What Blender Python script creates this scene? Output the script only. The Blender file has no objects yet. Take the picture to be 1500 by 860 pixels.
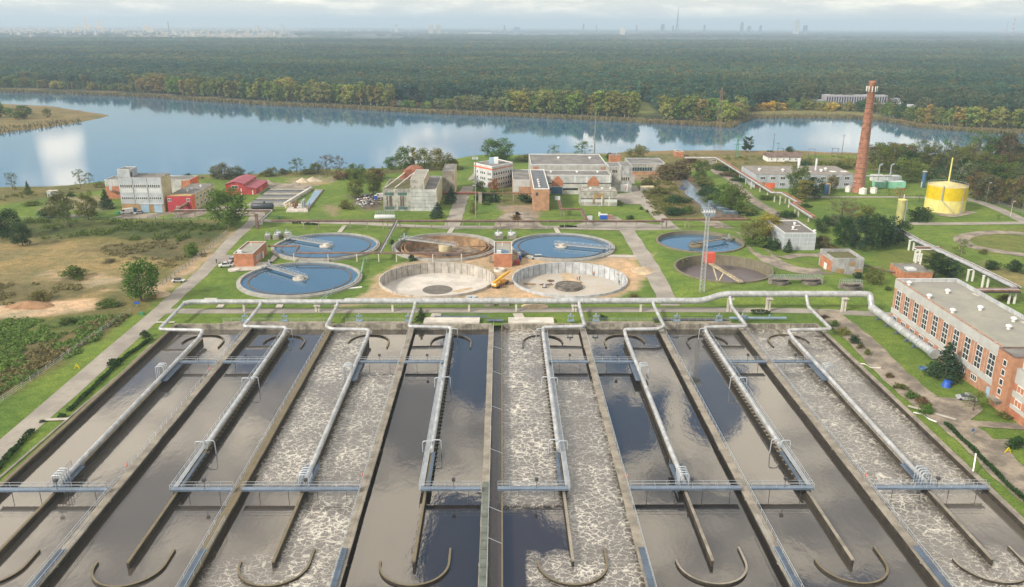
import bpy, math, random
import numpy as np
from mathutils import Vector, Matrix

# ------------------------------------------------------------------ camera, sky, sun, exposure
C = bpy.context.scene
COL = C.collection
EYE = 84.0; F = 1200.0
PITCH = math.atan(393 / 1200.); YAW = math.atan(17 / 1200. * math.cos(PITCH)); ROLL = math.radians(.25)
fw = np.array([math.sin(YAW) * math.cos(PITCH), math.cos(YAW) * math.cos(PITCH), -math.sin(PITCH)])
r0 = np.array([math.cos(YAW), -math.sin(YAW), 0.]); u0 = np.cross(r0, fw)
rt = r0 * math.cos(ROLL) + u0 * math.sin(ROLL); up = -r0 * math.sin(ROLL) + u0 * math.cos(ROLL)
cam = bpy.data.objects.new('camera', bpy.data.cameras.new('camera'))
COL.objects.link(cam)
cam.matrix_world = Matrix(((rt[0], up[0], -fw[0], 0), (rt[1], up[1], -fw[1], 0), (rt[2], up[2], -fw[2], EYE), (0, 0, 0, 1)))
cam.data.sensor_width = 36; cam.data.lens = 28.8; cam.data.clip_start = 1; cam.data.clip_end = 90000
C.camera = cam

SUN_EL, SUN_AZ = math.radians(33), math.radians(235)      # azimuth clockwise from +Y
sun = bpy.data.objects.new('sun', bpy.data.lights.new('sun', 'SUN'))
COL.objects.link(sun)
sun.data.energy = 2.5; sun.data.angle = math.radians(7); sun.data.color = (1, .92, .8)
sd = Vector((math.sin(SUN_AZ) * math.cos(SUN_EL), math.cos(SUN_AZ) * math.cos(SUN_EL), math.sin(SUN_EL)))
sun.rotation_euler = (-sd).to_track_quat('-Z', 'Y').to_euler()
C.view_settings.view_transform = 'Standard'; C.view_settings.look = 'None'
C.view_settings.gamma = 1; C.view_settings.use_curve_mapping = False
C.view_settings.exposure = .92
C.cycles.max_bounces = 6; C.cycles.volume_bounces = 2; C.cycles.transparent_max_bounces = 4

class NT:
    """tiny node-graph writer"""
    def __init__(s, tree): s.t = tree; s.n = tree.nodes; s.l = tree.links
    def new(s, typ, **kw):
        n = s.n.new(typ)
        for k, v in kw.items(): setattr(n, k, v)
        return n
    def set(s, sock, v):
        if isinstance(v, bpy.types.NodeSocket): s.l.new(v, sock)
        elif v is not None: sock.default_value = v
    def math(s, op, a, b=None, c=None, clamp=False):
        n = s.new('ShaderNodeMath', operation=op, use_clamp=clamp)
        s.set(n.inputs[0], a); s.set(n.inputs[1], b); s.set(n.inputs[2], c)
        return n.outputs[0]
    def vmath(s, op, a, b=None):
        n = s.new('ShaderNodeVectorMath', operation=op); s.set(n.inputs[0], a); s.set(n.inputs[1], b)
        return n.outputs[0]
    def scale(s, a, k):
        n = s.new('ShaderNodeVectorMath', operation='SCALE'); s.set(n.inputs[0], a); n.inputs[3].default_value = k
        return n.outputs[0]
    def noise(s, vec, scale, detail=3, rough=.55, out=0, dist=0):
        n = s.new('ShaderNodeTexNoise'); s.set(n.inputs['Vector'], vec)
        n.inputs['Scale'].default_value = scale; n.inputs['Detail'].default_value = detail
        n.inputs['Roughness'].default_value = rough; n.inputs['Distortion'].default_value = dist
        return n.outputs[out]
    def ramp(s, fac, stops):
        n = s.new('ShaderNodeValToRGB'); s.set(n.inputs[0], fac); e = n.color_ramp.elements
        while len(e) < len(stops): e.new(.5)
        for q, (p, c) in zip(e, stops):
            q.position = p; q.color = (c, c, c, 1) if isinstance(c, (int, float)) else (*c, 1)
        return n.outputs[0]
    def mix(s, fac, a, b, typ='MIX'):
        n = s.new('ShaderNodeMix', data_type='RGBA', blend_type=typ)
        s.set(n.inputs[0], fac)
        for k, v in ((6, a), (7, b)):
            s.set(n.inputs[k], (*v, 1) if isinstance(v, tuple) and len(v) == 3 else v)
        return n.outputs[2]
    def smooth(s, v, lo, hi, a=0., b=1.):
        n = s.new('ShaderNodeMapRange', interpolation_type='SMOOTHSTEP'); s.set(n.inputs[0], v)
        for k, q in ((1, lo), (2, hi), (3, a), (4, b)): s.set(n.inputs[k], q)
        return n.outputs[0]
    def sep(s, v):
        n = s.new('ShaderNodeSeparateXYZ'); s.set(n.inputs[0], v); return n.outputs
    def comb(s, x, y, z=0.):
        n = s.new('ShaderNodeCombineXYZ'); s.set(n.inputs[0], x); s.set(n.inputs[1], y); s.set(n.inputs[2], z); return n.outputs[0]

W = bpy.data.worlds.new('World'); C.world = W; W.use_nodes = True
w = NT(W.node_tree); w.n.clear()
sky = w.new('ShaderNodeTexSky', sky_type='NISHITA', sun_disc=False, sun_elevation=SUN_EL, sun_rotation=SUN_AZ)
sky.air_density = 1.2; sky.dust_density = 1.5; sky.ozone_density = 2
dirv = w.new('ShaderNodeTexCoord').outputs['Generated']
dx, dy, dz = w.sep(dirv)
zc = w.math('MAXIMUM', dz, .0)
den = w.math('ADD', zc, .14)
plane = w.comb(w.math('DIVIDE', dx, den), w.math('DIVIDE', dy, den), 0.)
pn = w.math('MULTIPLY', w.math('SUBTRACT', w.noise(w.vmath('MULTIPLY', dirv, (1., 1., .45)), 14., 6, .62), .5), 3.4)
tx = w.math('DIVIDE', dx, w.math('MAXIMUM', dy, .05))
def cloud_patch(cx, cz, rx, rz):
    a = w.math('POWER', w.math('DIVIDE', w.math('SUBTRACT', tx, cx), rx), 2.); b = w.math('POWER', w.math('DIVIDE', w.math('SUBTRACT', dz, cz), rz), 2.)
    return w.smooth(w.math('ADD', w.math('SUBTRACT', 1., w.math('ADD', a, b)), pn), -.1, .85)
pn_low = pn; pn = w.math('MULTIPLY', w.math('SUBTRACT', w.noise(dirv, 11., 7, .66), .5), 4.2)
hole = None
for q in ((-.04, .375, .05, .08), (.165, .43, .075, .11), (-.01, .585, .17, .06), (-.28, .355, .11, .05), (.29, .42, .06, .05), (-.50, .36, .06, .03), (.50, .60, .10, .05), (-.62, .62, .1, .05)):
    h_ = cloud_patch(*q); hole = h_ if hole is None else w.math('MAXIMUM', hole, h_)
hole = w.smooth(hole, .22, .62)
up_ = w.smooth(dz, .72, .60)
cover = w.math('MULTIPLY', w.math('SUBTRACT', 1., hole), w.smooth(dz, .30, .345))
cover = w.math('MULTIPLY', cover, w.math('ADD', w.math('MULTIPLY', up_, .5), .5))
pn = pn_low
for q in ((-.535, .15, .033, .07), (-.095, .16, .065, .045), (-.04, .13, .04, .025), (.55, .125, .28, .028), (-.53, .118, .035, .02), (.12, .12, .06, .02)):
    cover = w.math('MAXIMUM', cover, w.math('MULTIPLY', cloud_patch(*q), .9))
cover = w.math('MAXIMUM', cover, w.math('MULTIPLY', w.math('MULTIPLY', w.smooth(w.noise(w.vmath('MULTIPLY', dirv, (1., 1., .6)), 5.5, 6, .6), .50, .64), .5), w.smooth(dz, .2, .15)))
lowb = w.smooth(dz, .085, .05)                       # cloud bank towards the horizon
cover = w.math('MAXIMUM', cover, lowb)
shade = w.noise(w.vmath('ADD', plane, (9., 2., 0)), 2.4, 5, .6)
ccol = w.mix(w.smooth(shade, .40, .58), (.34, .335, .335), (1.25, 1.1, .88))
bank = w.noise(w.comb(dx, dy, w.math('MULTIPLY', dz, 5.)), 14., 6, .62)
bcol = w.mix(w.smooth(bank, .42, .66), (.56, .52, .44), (.95, .84, .64))
ccol = w.mix(lowb, ccol, bcol)
skyc = w.new('ShaderNodeVectorMath', operation='SCALE'); w.l.new(sky.outputs[0], skyc.inputs[0]); skyc.inputs[3].default_value = .085
bg = w.new('ShaderNodeBackground'); w.l.new(w.mix(cover, skyc.outputs[0], ccol), bg.inputs[0]); bg.inputs[1].default_value = 1
w.l.new(bg.outputs[0], w.new('ShaderNodeOutputWorld').inputs[0])

# ------------------------------------------------------------------ helpers
rnd = random.Random(11)
def G(px, py, h=0.):
    """a pixel of the 1500x860 photograph onto the plane z = h"""
    d = fw * F + rt * (px - 750) + up * (430 - py); t = (h - EYE) / d[2]
    return d[0] * t, d[1] * t

ORG = {}
def tag(o, label=None, cat=None, group=None, kind=None):
    if label: o['label'] = label
    if cat: o['category'] = cat
    if group: o['group'] = group
    if kind: o['kind'] = kind
    return o
def thing(name, label, cat, loc, group=None):
    o = bpy.data.objects.new(name, None); COL.objects.link(o); o.location = loc; o.empty_display_size = .5
    ORG[o.name] = Vector(loc); return tag(o, label, cat, group)
def copy_tree(o, parent=None):
    c = o.copy(); COL.objects.link(c); c.parent = parent
    ORG[c.name] = ORG.get(o.name, Vector())
    for ch in list(o.children): copy_tree(ch, c)
    return c

WHOLE = {'walkway', 'launder_ring', 'rim_wall', 'white_lattice', 'red_mark', 'hoop', 'scraper_bridge', 'shell', 'platform_mesh'}
class MB:
    def __init__(s): s.v = []; s.f = []; s.m = []; s.smooth = []
    def add(s, V, Fc, m=0, sm=False):
        b = len(s.v); s.v += [tuple(p) for p in V]
        for f in Fc: s.f.append(tuple(b + i for i in f)); s.m.append(m); s.smooth.append(sm)
        return s
    def box(s, x0, x1, y0, y1, z0, z1, m=0, top=None):
        if x0 > x1: x0, x1 = x1, x0
        if y0 > y1: y0, y1 = y1, y0
        V = [(x, y, z) for z in (z0, z1) for y in (y0, y1) for x in (x0, x1)]
        s.add(V, [(0, 2, 3, 1), (0, 1, 5, 4), (1, 3, 7, 5), (3, 2, 6, 7), (2, 0, 4, 6)], m)
        s.add(V[4:], [(0, 1, 3, 2)], m if top is None else top); return s
    def prism(s, poly, z0, z1, m=0, top=None):
        a = sum(poly[i][0] * poly[(i + 1) % len(poly)][1] - poly[(i + 1) % len(poly)][0] * poly[i][1] for i in range(len(poly)))
        if a < 0: poly = poly[::-1]
        n = len(poly); V = [(*p, z0) for p in poly] + [(*p, z1) for p in poly]
        s.add(V, [(i, (i + 1) % n, n + (i + 1) % n, n + i) for i in range(n)] + [tuple(range(n))[::-1]], m)
        s.add(V[n:], [tuple(range(n))], m if top is None else top); return s
    def bar(s, p, q, w_=.1, h_=None, m=0):
        h_ = w_ if h_ is None else h_; p = Vector(p); q = Vector(q); d = (q - p)
        if d.length < 1e-6: return s
        d.normalize(); a = d.cross(Vector((0, 0, 1)))
        if a.length < .01: a = Vector((1, 0, 0))
        a.normalize(); b = a.cross(d); a *= w_ / 2; b *= h_ / 2
        V = [e + i * a + j * b for e in (p, q) for i, j in ((-1, -1), (1, -1), (1, 1), (-1, 1))]
        return s.add(V, [(0, 1, 2, 3), (7, 6, 5, 4), (0, 4, 5, 1), (1, 5, 6, 2), (2, 6, 7, 3), (3, 7, 4, 0)], m)
    def tube(s, pts, r, n=8, m=0, cap=True, sm=True):
        P_ = [Vector(p) for p in pts]; rings = []
        for i, p in enumerate(P_):
            d = (P_[min(i + 1, len(P_) - 1)] - P_[max(i - 1, 0)]).normalized()
            a = d.cross(Vector((0, 0, 1)))
            if a.length < .05: a = d.cross(Vector((0, 1, 0)))
            a.normalize(); b = d.cross(a); k = r[i] if isinstance(r, (list, tuple)) else r
            rings.append([p + k * (math.cos(2 * math.pi * j / n) * a + math.sin(2 * math.pi * j / n) * b) for j in range(n)])
        # keep rings aligned
        for i in range(1, len(rings)):
            best = min(range(n), key=lambda q: (rings[i][q] - rings[i - 1][0]).length); rings[i] = rings[i][best:] + rings[i][:best]
        V = [v for g in rings for v in g]; Fc = []
        for i in range(len(rings) - 1):
            for j in range(n): Fc.append((i * n + j, i * n + (j + 1) % n, (i + 1) * n + (j + 1) % n, (i + 1) * n + j))
        s.add(V, Fc, m, sm)
        if cap: s.add(rings[0], [tuple(range(n))[::-1]], m); s.add(rings[-1], [tuple(range(n))], m)
        return s
    def lathe(s, c, prof, n=48, m=0, sm=True, a0=0., a1=2 * math.pi, close=True):
        full = abs(a1 - a0 - 2 * math.pi) < 1e-6; k = n if full else n + 1
        V = [(c[0] + r * math.cos(a0 + (a1 - a0) * j / n), c[1] + r * math.sin(a0 + (a1 - a0) * j / n), z) for r, z in prof for j in range(k)]
        Fc = []
        for i in range(len(prof) - 1):
            for j in range(n):
                j2 = (j + 1) % k; Fc.append((i * k + j, i * k + j2, (i + 1) * k + j2, (i + 1) * k + j))
        s.add(V, Fc, m, sm); return s
    def disc(s, c, r, z, n=48, m=0):
        return s.add([(c[0] + r * math.cos(2 * math.pi * j / n), c[1] + r * math.sin(2 * math.pi * j / n), z) for j in range(n)], [tuple(range(n))], m)
    def cyl(s, c, r, z0, z1, n=16, m=0, r1=None, top=None):
        r1 = r if r1 is None else r1
        s.lathe(c, [(r, z0), (r1, z1)], n, m); s.disc(c, r1, z1, n, m if top is None else top); return s
    def pieces(s):
        """separate pieces of the mesh, those that touch kept together"""
        n = len(s.v); par = list(range(n))
        def fd(i):
            while par[i] != i: par[i] = par[par[i]]; i = par[i]
            return i
        for f in s.f:
            a = fd(f[0])
            for i in f[1:]: par[fd(i)] = a
        g = {}
        for i in range(n): g.setdefault(fd(i), []).append(i)
        ks = list(g)
        if len(ks) < 2 or len(ks) > 420: return None
        V = np.array(s.v); lo = np.array([V[g[k]].min(0) for k in ks]) - .06; hi = np.array([V[g[k]].max(0) for k in ks]) + .06; q = list(range(len(ks)))
        def f2(i):
            while q[i] != i: q[i] = q[q[i]]; i = q[i]
            return i
        for i in range(len(ks)):
            for j in np.nonzero(((lo[i] <= hi[i + 1:]) & (hi[i] >= lo[i + 1:])).all(1))[0]: q[f2(i + 1 + int(j))] = f2(i)
        out = {}
        own = {k: f2(i) for i, k in enumerate(ks)}
        for fi, f in enumerate(s.f): out.setdefault(own[fd(f[0])], []).append(fi)
        return list(out.values()) if 1 < len(out) <= 60 else None
    def build(s, name, mats, parent=None, org=None, flat=True):
        if parent is not None and name not in WHOLE:
            pc = s.pieces()
            if pc:
                first = None
                for fl in pc:
                    b = MB(); mp = {}
                    for fi in fl:
                        for i in s.f[fi]:
                            if i not in mp: mp[i] = len(b.v); b.v.append(s.v[i])
                        b.f.append(tuple(mp[i] for i in s.f[fi])); b.m.append(s.m[fi]); b.smooth.append(s.smooth[fi])
                    o = MB._one(b, name, mats, parent); first = first or o
                return first
        return MB._one(s, name, mats, parent, org)
    def _one(s, name, mats, parent=None, org=None):
        if not isinstance(mats, (list, tuple)): mats = [mats]
        V = np.array(s.v, dtype=float)
        if parent is not None: o3 = ORG[parent.name]
        elif org is not None: o3 = Vector(org)
        else:
            lo = V.min(0); hi = V.max(0); o3 = Vector(((lo[0] + hi[0]) / 2, (lo[1] + hi[1]) / 2, lo[2]))
        V = V - np.array(o3); me = bpy.data.meshes.new(name)
        me.from_pydata(V.tolist(), [], s.f)
        for q in mats: me.materials.append(q)
        me.polygons.foreach_set('material_index', s.m); me.polygons.foreach_set('use_smooth', s.smooth)
        me.update(); o = bpy.data.objects.new(name, me); COL.objects.link(o)
        if parent is not None: o.parent = parent
        else: o.location = o3
        ORG[o.name] = o3; return o

def raw_mesh(name, V, Fc, mats, parent=None, loc=(0, 0, 0)):
    me = bpy.data.meshes.new(name); V = np.asarray(V, dtype=np.float32); Fc = np.asarray(Fc, dtype=np.int32)
    me.vertices.add(len(V)); me.vertices.foreach_set('co', V.ravel())
    k = Fc.shape[1]; me.loops.add(Fc.size); me.loops.foreach_set('vertex_index', Fc.ravel())
    me.polygons.add(len(Fc)); me.polygons.foreach_set('loop_start', np.arange(len(Fc)) * k)
    me.polygons.foreach_set('loop_total', np.full(len(Fc), k)); me.update(calc_edges=True)
    for q in (mats if isinstance(mats, (list, tuple)) else [mats]): me.materials.append(q)
    return me

MATS = {}
def mat(name, col, rough=.85, metal=0., var=.12, sc=.35, col2=None, bump=0., fine=None, obj=False, streak=0.):
    if name in MATS: return MATS[name]
    m = bpy.data.materials.new(name); m.use_nodes = True; t = NT(m.node_tree); t.n.clear()
    b = t.new('ShaderNodeBsdfPrincipled'); o = t.new('ShaderNodeOutputMaterial'); t.l.new(b.outputs[0], o.inputs[0])
    pos = t.new('ShaderNodeNewGeometry').outputs['Position']
    n = t.noise(pos, sc, 4, .6); c2 = col2 or tuple(c * (1 + var * 1.6) for c in col)
    base = t.mix(t.smooth(n, .35, .66), tuple(c * (1 - var) for c in col), c2)
    k = t.noise(pos, (fine or sc * 9), 3, .6)
    base = t.mix(t.math('MULTIPLY', var * 2.2, 1.), base, t.mix(k, (.35, .34, .32), (1.5, 1.5, 1.5)), 'MULTIPLY')
    if streak:
        sx, sy, sz = t.sep(pos)
        q = t.noise(t.comb(t.math('MULTIPLY', sx, 1.6), t.math('MULTIPLY', sy, 1.6), t.math('MULTIPLY', sz, .12)), 1., 3, .6)
        base = t.mix(t.math('MULTIPLY', t.smooth(q, .52, .68), streak), base, (.05, .045, .04))
    t.set(b.inputs['Base Color'], base); b.inputs['Roughness'].default_value = rough; b.inputs['Metallic'].default_value = metal
    if bump:
        bp = t.new('ShaderNodeBump'); bp.inputs['Strength'].default_value = bump; bp.inputs['Distance'].default_value = .1
        t.l.new(k, bp.inputs['Height']); t.l.new(bp.outputs[0], b.inputs['Normal'])
    MATS[name] = m; return m

M_CONC = mat('concrete', (.235, .21, .172), .9, var=.2, sc=.3, bump=.2)
M_CONCY = mat('stained_concrete', (.26, .215, .135), .9, var=.3, sc=.5, col2=(.15, .125, .08), bump=.3)
M_CONCL = mat('pale_concrete', (.5, .47, .42), .9, var=.15, sc=.25)
M_CONCD = mat('dark_concrete', (.115, .10, .085), .9, var=.35, sc=.5)
M_SLUDGE = mat('wet_shaded_wall', (.026, .02, .014), .75, var=.35, sc=.6, col2=(.05, .038, .024))  # wet concrete; shade under the walkways is put into the dark brown too
M_PIPE = mat('pale_pipe_cladding', (.40, .41, .42), .42, .2, var=.16, sc=.5, fine=1.6, streak=.12)
M_STEEL = mat('galvanised_steel', (.40, .43, .46), .5, .5, var=.1)
M_BRIDGE = mat('blue_grey_steel', (.11, .145, .20), .6, .2, var=.15)
M_BLUE = mat('blue_walkway_cover', (.075, .105, .15), .6, var=.15)
M_RAIL = mat('light_railing_steel', (.42, .46, .50), .5, .3, var=.05)
M_DARKST = mat('dark_steel', (.06, .06, .065), .6, .3)
M_RUST = mat('rusty_pipe', (.17, .095, .065), .8, .1, var=.25, sc=.6)
M_BROWNP = mat('brown_pipe', (.15, .10, .085), .7, .1, var=.2)
M_BRICK = mat('orange_brick', (.39, .165, .09), .9, var=.14, sc=.6, fine=4.)
M_BRICKT = mat('tan_brick', (.36, .205, .12), .9, var=.14, sc=.5, fine=4.)
M_ROOF = mat('bitumen_roof', (.16, .155, .15), .9, var=.18, sc=.15, col2=(.22, .21, .195))
M_ROOFL = mat('grey_membrane_roof', (.27, .265, .235), .85, var=.08, sc=.12, col2=(.31, .30, .25))
M_WHITE = mat('white_paint', (.68, .68, .66), .6, var=.06)
M_OFFW = mat('weathered_panel', (.40, .41, .41), .85, var=.14, sc=.3, streak=.25)
M_GLASS = mat('window_glass', (.035, .045, .055), .12, .0, var=.3, sc=.3)
M_SAND = mat('sand', (.44, .34, .225), .95, var=.15, sc=.3)
M_LEAFLESS = None

# ---- value noise / polygons for the ground
_prm = np.random.RandomState(5).rand(256, 256)
def vnoise(x, y):
    xi = np.floor(x).astype(int); yi = np.floor(y).astype(int); fx = x - xi; fy = y - yi
    fx = fx * fx * (3 - 2 * fx); fy = fy * fy * (3 - 2 * fy); g = lambda a, b: _prm[a % 256, b % 256]
    return (g(xi, yi) * (1 - fx) + g(xi + 1, yi) * fx) * (1 - fy) + (g(xi, yi + 1) * (1 - fx) + g(xi + 1, yi + 1) * fx) * fy
def fnoise(x, y, o=4):
    s = 0; a = .5
    for k in range(o): s = s + a * (vnoise(x * 2 ** k + 17 * k, y * 2 ** k + 31 * k) - .5); a *= .5
    return s
def sdf(poly, X, Y):
    """signed distance, negative inside"""
    d = np.full(X.shape, 1e18); ins = np.zeros(X.shape, bool); n = len(poly)
    for i in range(n):
        ax, ay = poly[i]; bx, by = poly[(i + 1) % n]; ex, ey = bx - ax, by - ay
        t = np.clip(((X - ax) * ex + (Y - ay) * ey) / (ex * ex + ey * ey + 1e-9), 0, 1)
        d = np.minimum(d, (X - ax - t * ex) ** 2 + (Y - ay - t * ey) ** 2)
        c = ((ay > Y) != (by > Y)); ins ^= c & (X < (ex * (Y - ay) / (by - ay + 1e-12) + ax))
    d = np.sqrt(d); return np.where(ins, -d, d)
def GP(pts, h=0.): return [G(x, y, h) for x, y in pts]

# ------------------------------------------------------------------ the ground
FAR_SHORE = [(-420, 128), (-200, 131), (0, 134), (100, 137), (200, 141), (300, 148), (400, 154), (500, 158), (600, 164), (700, 168), (800, 172),
             (900, 177), (1000, 182), (1068, 186), (1082, 180), (1098, 173), (1150, 172), (1250, 173), (1300, 178), (1350, 187), (1400, 191),
             (1460, 194), (1560, 196), (1900, 200)]
NEAR_SHORE = [(1900, 214), (1500, 211), (1440, 226), (1400, 226), (1290, 226), (1200, 222), (1140, 220), (950, 221), (900, 224), (760, 226), (690, 228),
              (650, 236), (560, 246), (470, 248), (400, 254), (300, 255), (165, 264), (100, 272), (0, 274), (-420, 285)]
LAKE = GP(FAR_SHORE + NEAR_SHORE, -.8)
ISLE = GP([(-300, 150), (-100, 150), (0, 152), (80, 156), (120, 162), (163, 169), (158, 172), (125, 178), (80, 186), (30, 192), (0, 197), (-300, 215)], -.8)
T_R = 20.2
TANKS = {'a': (-69.5, 315.2), 'b': (-69.5, 271.4), 'c': (-22.3, 315.2), 'd': (-22.3, 271.2), 'e': (23.9, 315.2), 'f': (23.6, 271.2), 'g': (79.6, 318.), 'h': (79.2, 280.)}
TRR = {k: (17.4 if k in 'gh' else T_R) for k in TANKS}
MOUND = GP([(925, 338), (1085, 334), (1150, 378), (1260, 408), (1290, 444), (1000, 446), (962, 400)])
def gz(x, y):
    X = np.asarray(x, float); Y = np.asarray(y, float)
    d = sdf(MOUND, X, Y); z = 1.5 * (1 - np.clip((d + 7) / 8., 0, 1))
    z = z * z * (3 - 2 * z / 1.5) / 1.5
    return z
def axis(segs):
    out = [segs[0][0]]
    for a, b, st in segs:
        n = max(1, int(round((b - a) / st))); out += list(a + (b - a) * (np.arange(n) + 1) / n)
    return np.array(out)
BX0, BX1, BY0, BY1 = -95.9, 93.7, 84., 226.3
xs = axis([(-40000, -8000, 8000), (-8000, -2000, 1000), (-2000, -800, 60), (-800, -300, 12), (-300, BX0, 3), (BX0, BX1, 2.2), (BX1, 300, 2.6), (300, 800, 10), (800, 2000, 60), (2000, 8000, 1000), (8000, 40000, 8000)])
ys = axis([(-3000, 0, 1000), (0, BY0, 12), (BY0, BY1, 3), (BY1, 350, 2.0), (350, 560, 3.2), (560, 1000, 8), (1000, 2200, 40), (2200, 8000, 200), (8000, 40000, 4000)])
X, Y = np.meshgrid(xs, ys)
lk = sdf(LAKE, X, Y); isl = sdf(ISLE, X, Y)
wob = fnoise(X / 14, Y / 14) * 9
lk = np.maximum(lk + wob * .5, -(isl + wob * .4))     # land of the island cut out of the lake
Z = gz(X, Y)
Z = np.where(lk < 4, np.maximum(-3, Z - (4 - lk) * .28), Z)
Z = Z + fnoise(X / 30, Y / 30, 3) * np.clip((Y - 380) / 100, 0, 1) * .9 * (lk > 6)
leftf = np.clip((-112 - (X + (Y - 150) * .0)) / 20, 0, 1)
Z = Z + fnoise(X / 9, Y / 9, 3) * 1.1 * leftf * (lk > 6) * (Y < 380)

GRASS = (.112, .175, .032); GRASSY = (.155, .170, .045); DRY = (.225, .185, .085); SCRUB = (.065, .085, .028); SANDC = (.42, .325, .21)
OLIVE = (.135, .130, .05); REED = (.20, .155, .07); FOR = (.035, .05, .025); BROWN = (.12, .085, .05)
col = np.zeros(X.shape + (3,)); col[:] = GRASS
def zone(poly, c, soft=2., wobble=3., amt=1., ws=6.):
    P_ = GP(poly); bx = np.array(P_); m = 30
    d = sdf(P_, X, Y) + fnoise(X / ws, Y / ws) * 2 * wobble
    a = (np.clip(.5 - d / (2 * soft), 0, 1) * amt)[..., None]
    col[:] = col * (1 - a) + np.array(c) * a
far = Y > 700
# left field beyond the fence
zone([(-600, 700), (-40, 610), (215, 452), (262, 412), (352, 335), (340, 322), (-300, 322)], OLIVE, 2, 3)
zone([(-600, 470), (40, 470), (110, 462), (195, 462), (-20, 590), (-600, 680)], (.085, .115, .032), 2, 6)
zone([(-60, 520), (60, 500), (150, 470), (203, 458), (-20, 600)], (.13, .10, .055), 2, 5, .7)
zone([(-300, 350), (90, 352), (190, 360), (240, 385), (175, 405), (140, 438), (30, 445), (-300, 455)], DRY, 3, 6, .9)
zone([(-200, 455), (0, 446), (60, 440), (130, 438), (160, 446), (120, 458), (60, 462), (0, 468), (-200, 476)], SANDC, 1.2, 3)
zone([(150, 425), (200, 428), (235, 432), (262, 412), (290, 395), (345, 338), (338, 336), (250, 405), (215, 425)], (.36, .28, .18), 1., 2)
zone([(120, 405), (150, 400), (175, 410), (150, 418), (120, 415)], SANDC, 1.5, 5, .8, 3.)
zone([(60, 400), (90, 395), (105, 405), (80, 412)], (.34, .27, .17), 1.5, 5, .7, 3.)
zone([(-300, 322), (60, 322), (335, 326), (318, 350), (200, 350), (90, 345), (-300, 345)], SCRUB, 2, 4)
zone([(100, 368), (230, 352), (310, 350), (270, 385), (240, 378)], (.105, .095, .045), 3, 7, .8)
zone([(-300, 420), (90, 415), (130, 425), (100, 440), (-300, 448)], (.11, .105, .05), 2, 6, .8)
# shore strip and far left meadow
zone([(-500, 290), (0, 274), (165, 268), (300, 256), (470, 250), (560, 248), (640, 240), (640, 250), (500, 258), (300, 262), (160, 276), (0, 300), (-500, 322)], OLIVE, 3, 6)
zone([(880, 226), (1140, 222), (1300, 228), (1500, 220), (2000, 220), (2000, 262), (1400, 262), (1290, 250), (1100, 246), (1010, 250), (930, 240)], (.145, .135, .05), 3, 6)
zone([(1180, 222), (1260, 224), (1260, 232), (1180, 232)], (.12, .17, .03), 3, 3)
zone([(940, 262), (1000, 262), (1030, 300), (1035, 320), (960, 318), (935, 285)], (.12, .105, .045), 2, 5)
zone([(985, 258), (1010, 258), (1050, 290), (1095, 318), (1040, 322), (1020, 300)], (.15, .125, .095), 1.5, 3)
zone([(885, 258), (970, 256), (1000, 262), (985, 268), (890, 264)], (.24, .19, .12), 1.2, 3)
zone([(730, 300), (790, 300), (790, 322), (735, 324)], (.27, .215, .15), 1.2, 4)
zone([(735, 270), (790, 270), (790, 300), (735, 300)], (.11, .12, .04), 2, 5)
zone([(512, 288), (560, 284), (562, 306), (530, 310)], (.13, .105, .08), 2, 5)
zone([(470, 300), (490, 298), (495, 315), (478, 315)], (.24, .20, .12), 1, 5, .8, 3.)
zone([(420, 262), (470, 258), (500, 262), (470, 272), (430, 272)], (.27, .22, .14), 1, 5, .8, 3.)
zone([(80, 288), (160, 288), (160, 310), (60, 306)], (.22, .19, .14), 1.2, 6, .7, 4.)
# construction sand round the two empty tanks
zone([(500, 447), (540, 425), (548, 405), (580, 388), (640, 374), (720, 370), (760, 362), (850, 366), (930, 383), (948, 402), (936, 424), (880, 442), (760, 441), (640, 441)], (.40, .305, .19), .8, 2.2, 1, 4.)
zone([(820, 374), (958, 374), (958, 380), (820, 384)], (.33, .27, .19), .8, 1)
# right-hand side
zone([(1400, 342), (1500, 334), (1800, 330), (1800, 385), (1500, 376), (1440, 368)], (.125, .15, .04), 3, 6)
zone([(1440, 385), (1500, 400), (1600, 420), (1600, 440), (1480, 420)], (.20, .17, .08), 2, 5, .8)
zone([(1280, 372), (1340, 362), (1400, 362), (1370, 392), (1290, 390)], (.15, .17, .045), 3, 5, .8)
zone([(1330, 225), (2000, 215), (2000, 345), (1480, 305), (1400, 270)], (.08, .085, .035), 4, 6)
# far bank: reeds, woodland floor, distant fields
a = (np.clip((Y - 640) / 60, 0, 1) * (lk > 0) * (isl > 30))[..., None]; col[:] = col * (1 - a) + np.array(FOR) * a
a = (((lk < 24 + wob) & (lk > -6) & (Y > 560))[..., None]).astype(float); col[:] = col * (1 - a) + np.array(REED) * a
zone([(0, 150), (163, 169), (0, 197), (-400, 215), (-400, 150)], (.17, .14, .06), 3, 5)
zone([(925, 148), (948, 150), (965, 168), (935, 172)], (.15, .17, .05), 4, 6)
zone([(1080, 160), (1250, 158), (1300, 172), (1100, 172)], (.17, .16, .06), 5, 8)
def band(y0, y1, c, amt=1.):
    a_ = (np.clip((Y - y0) / (y0 * .06), 0, 1) * np.clip((y1 - Y) / (y1 * .06), 0, 1) * amt)[..., None]; col[:] = col * (1 - a_) + np.array(c) * a_
band(4400, 5400, (.22, .19, .10)); band(5400, 40000, (.06, .075, .05))
zone([(-300, 55), (420, 55), (420, 42), (-300, 38)], (.24, .20, .12), 200, 50, .9, 900.)
zone([(440, 90), (560, 86), (560, 84), (440, 87)], (.14, .15, .05), 20, 10)

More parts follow.
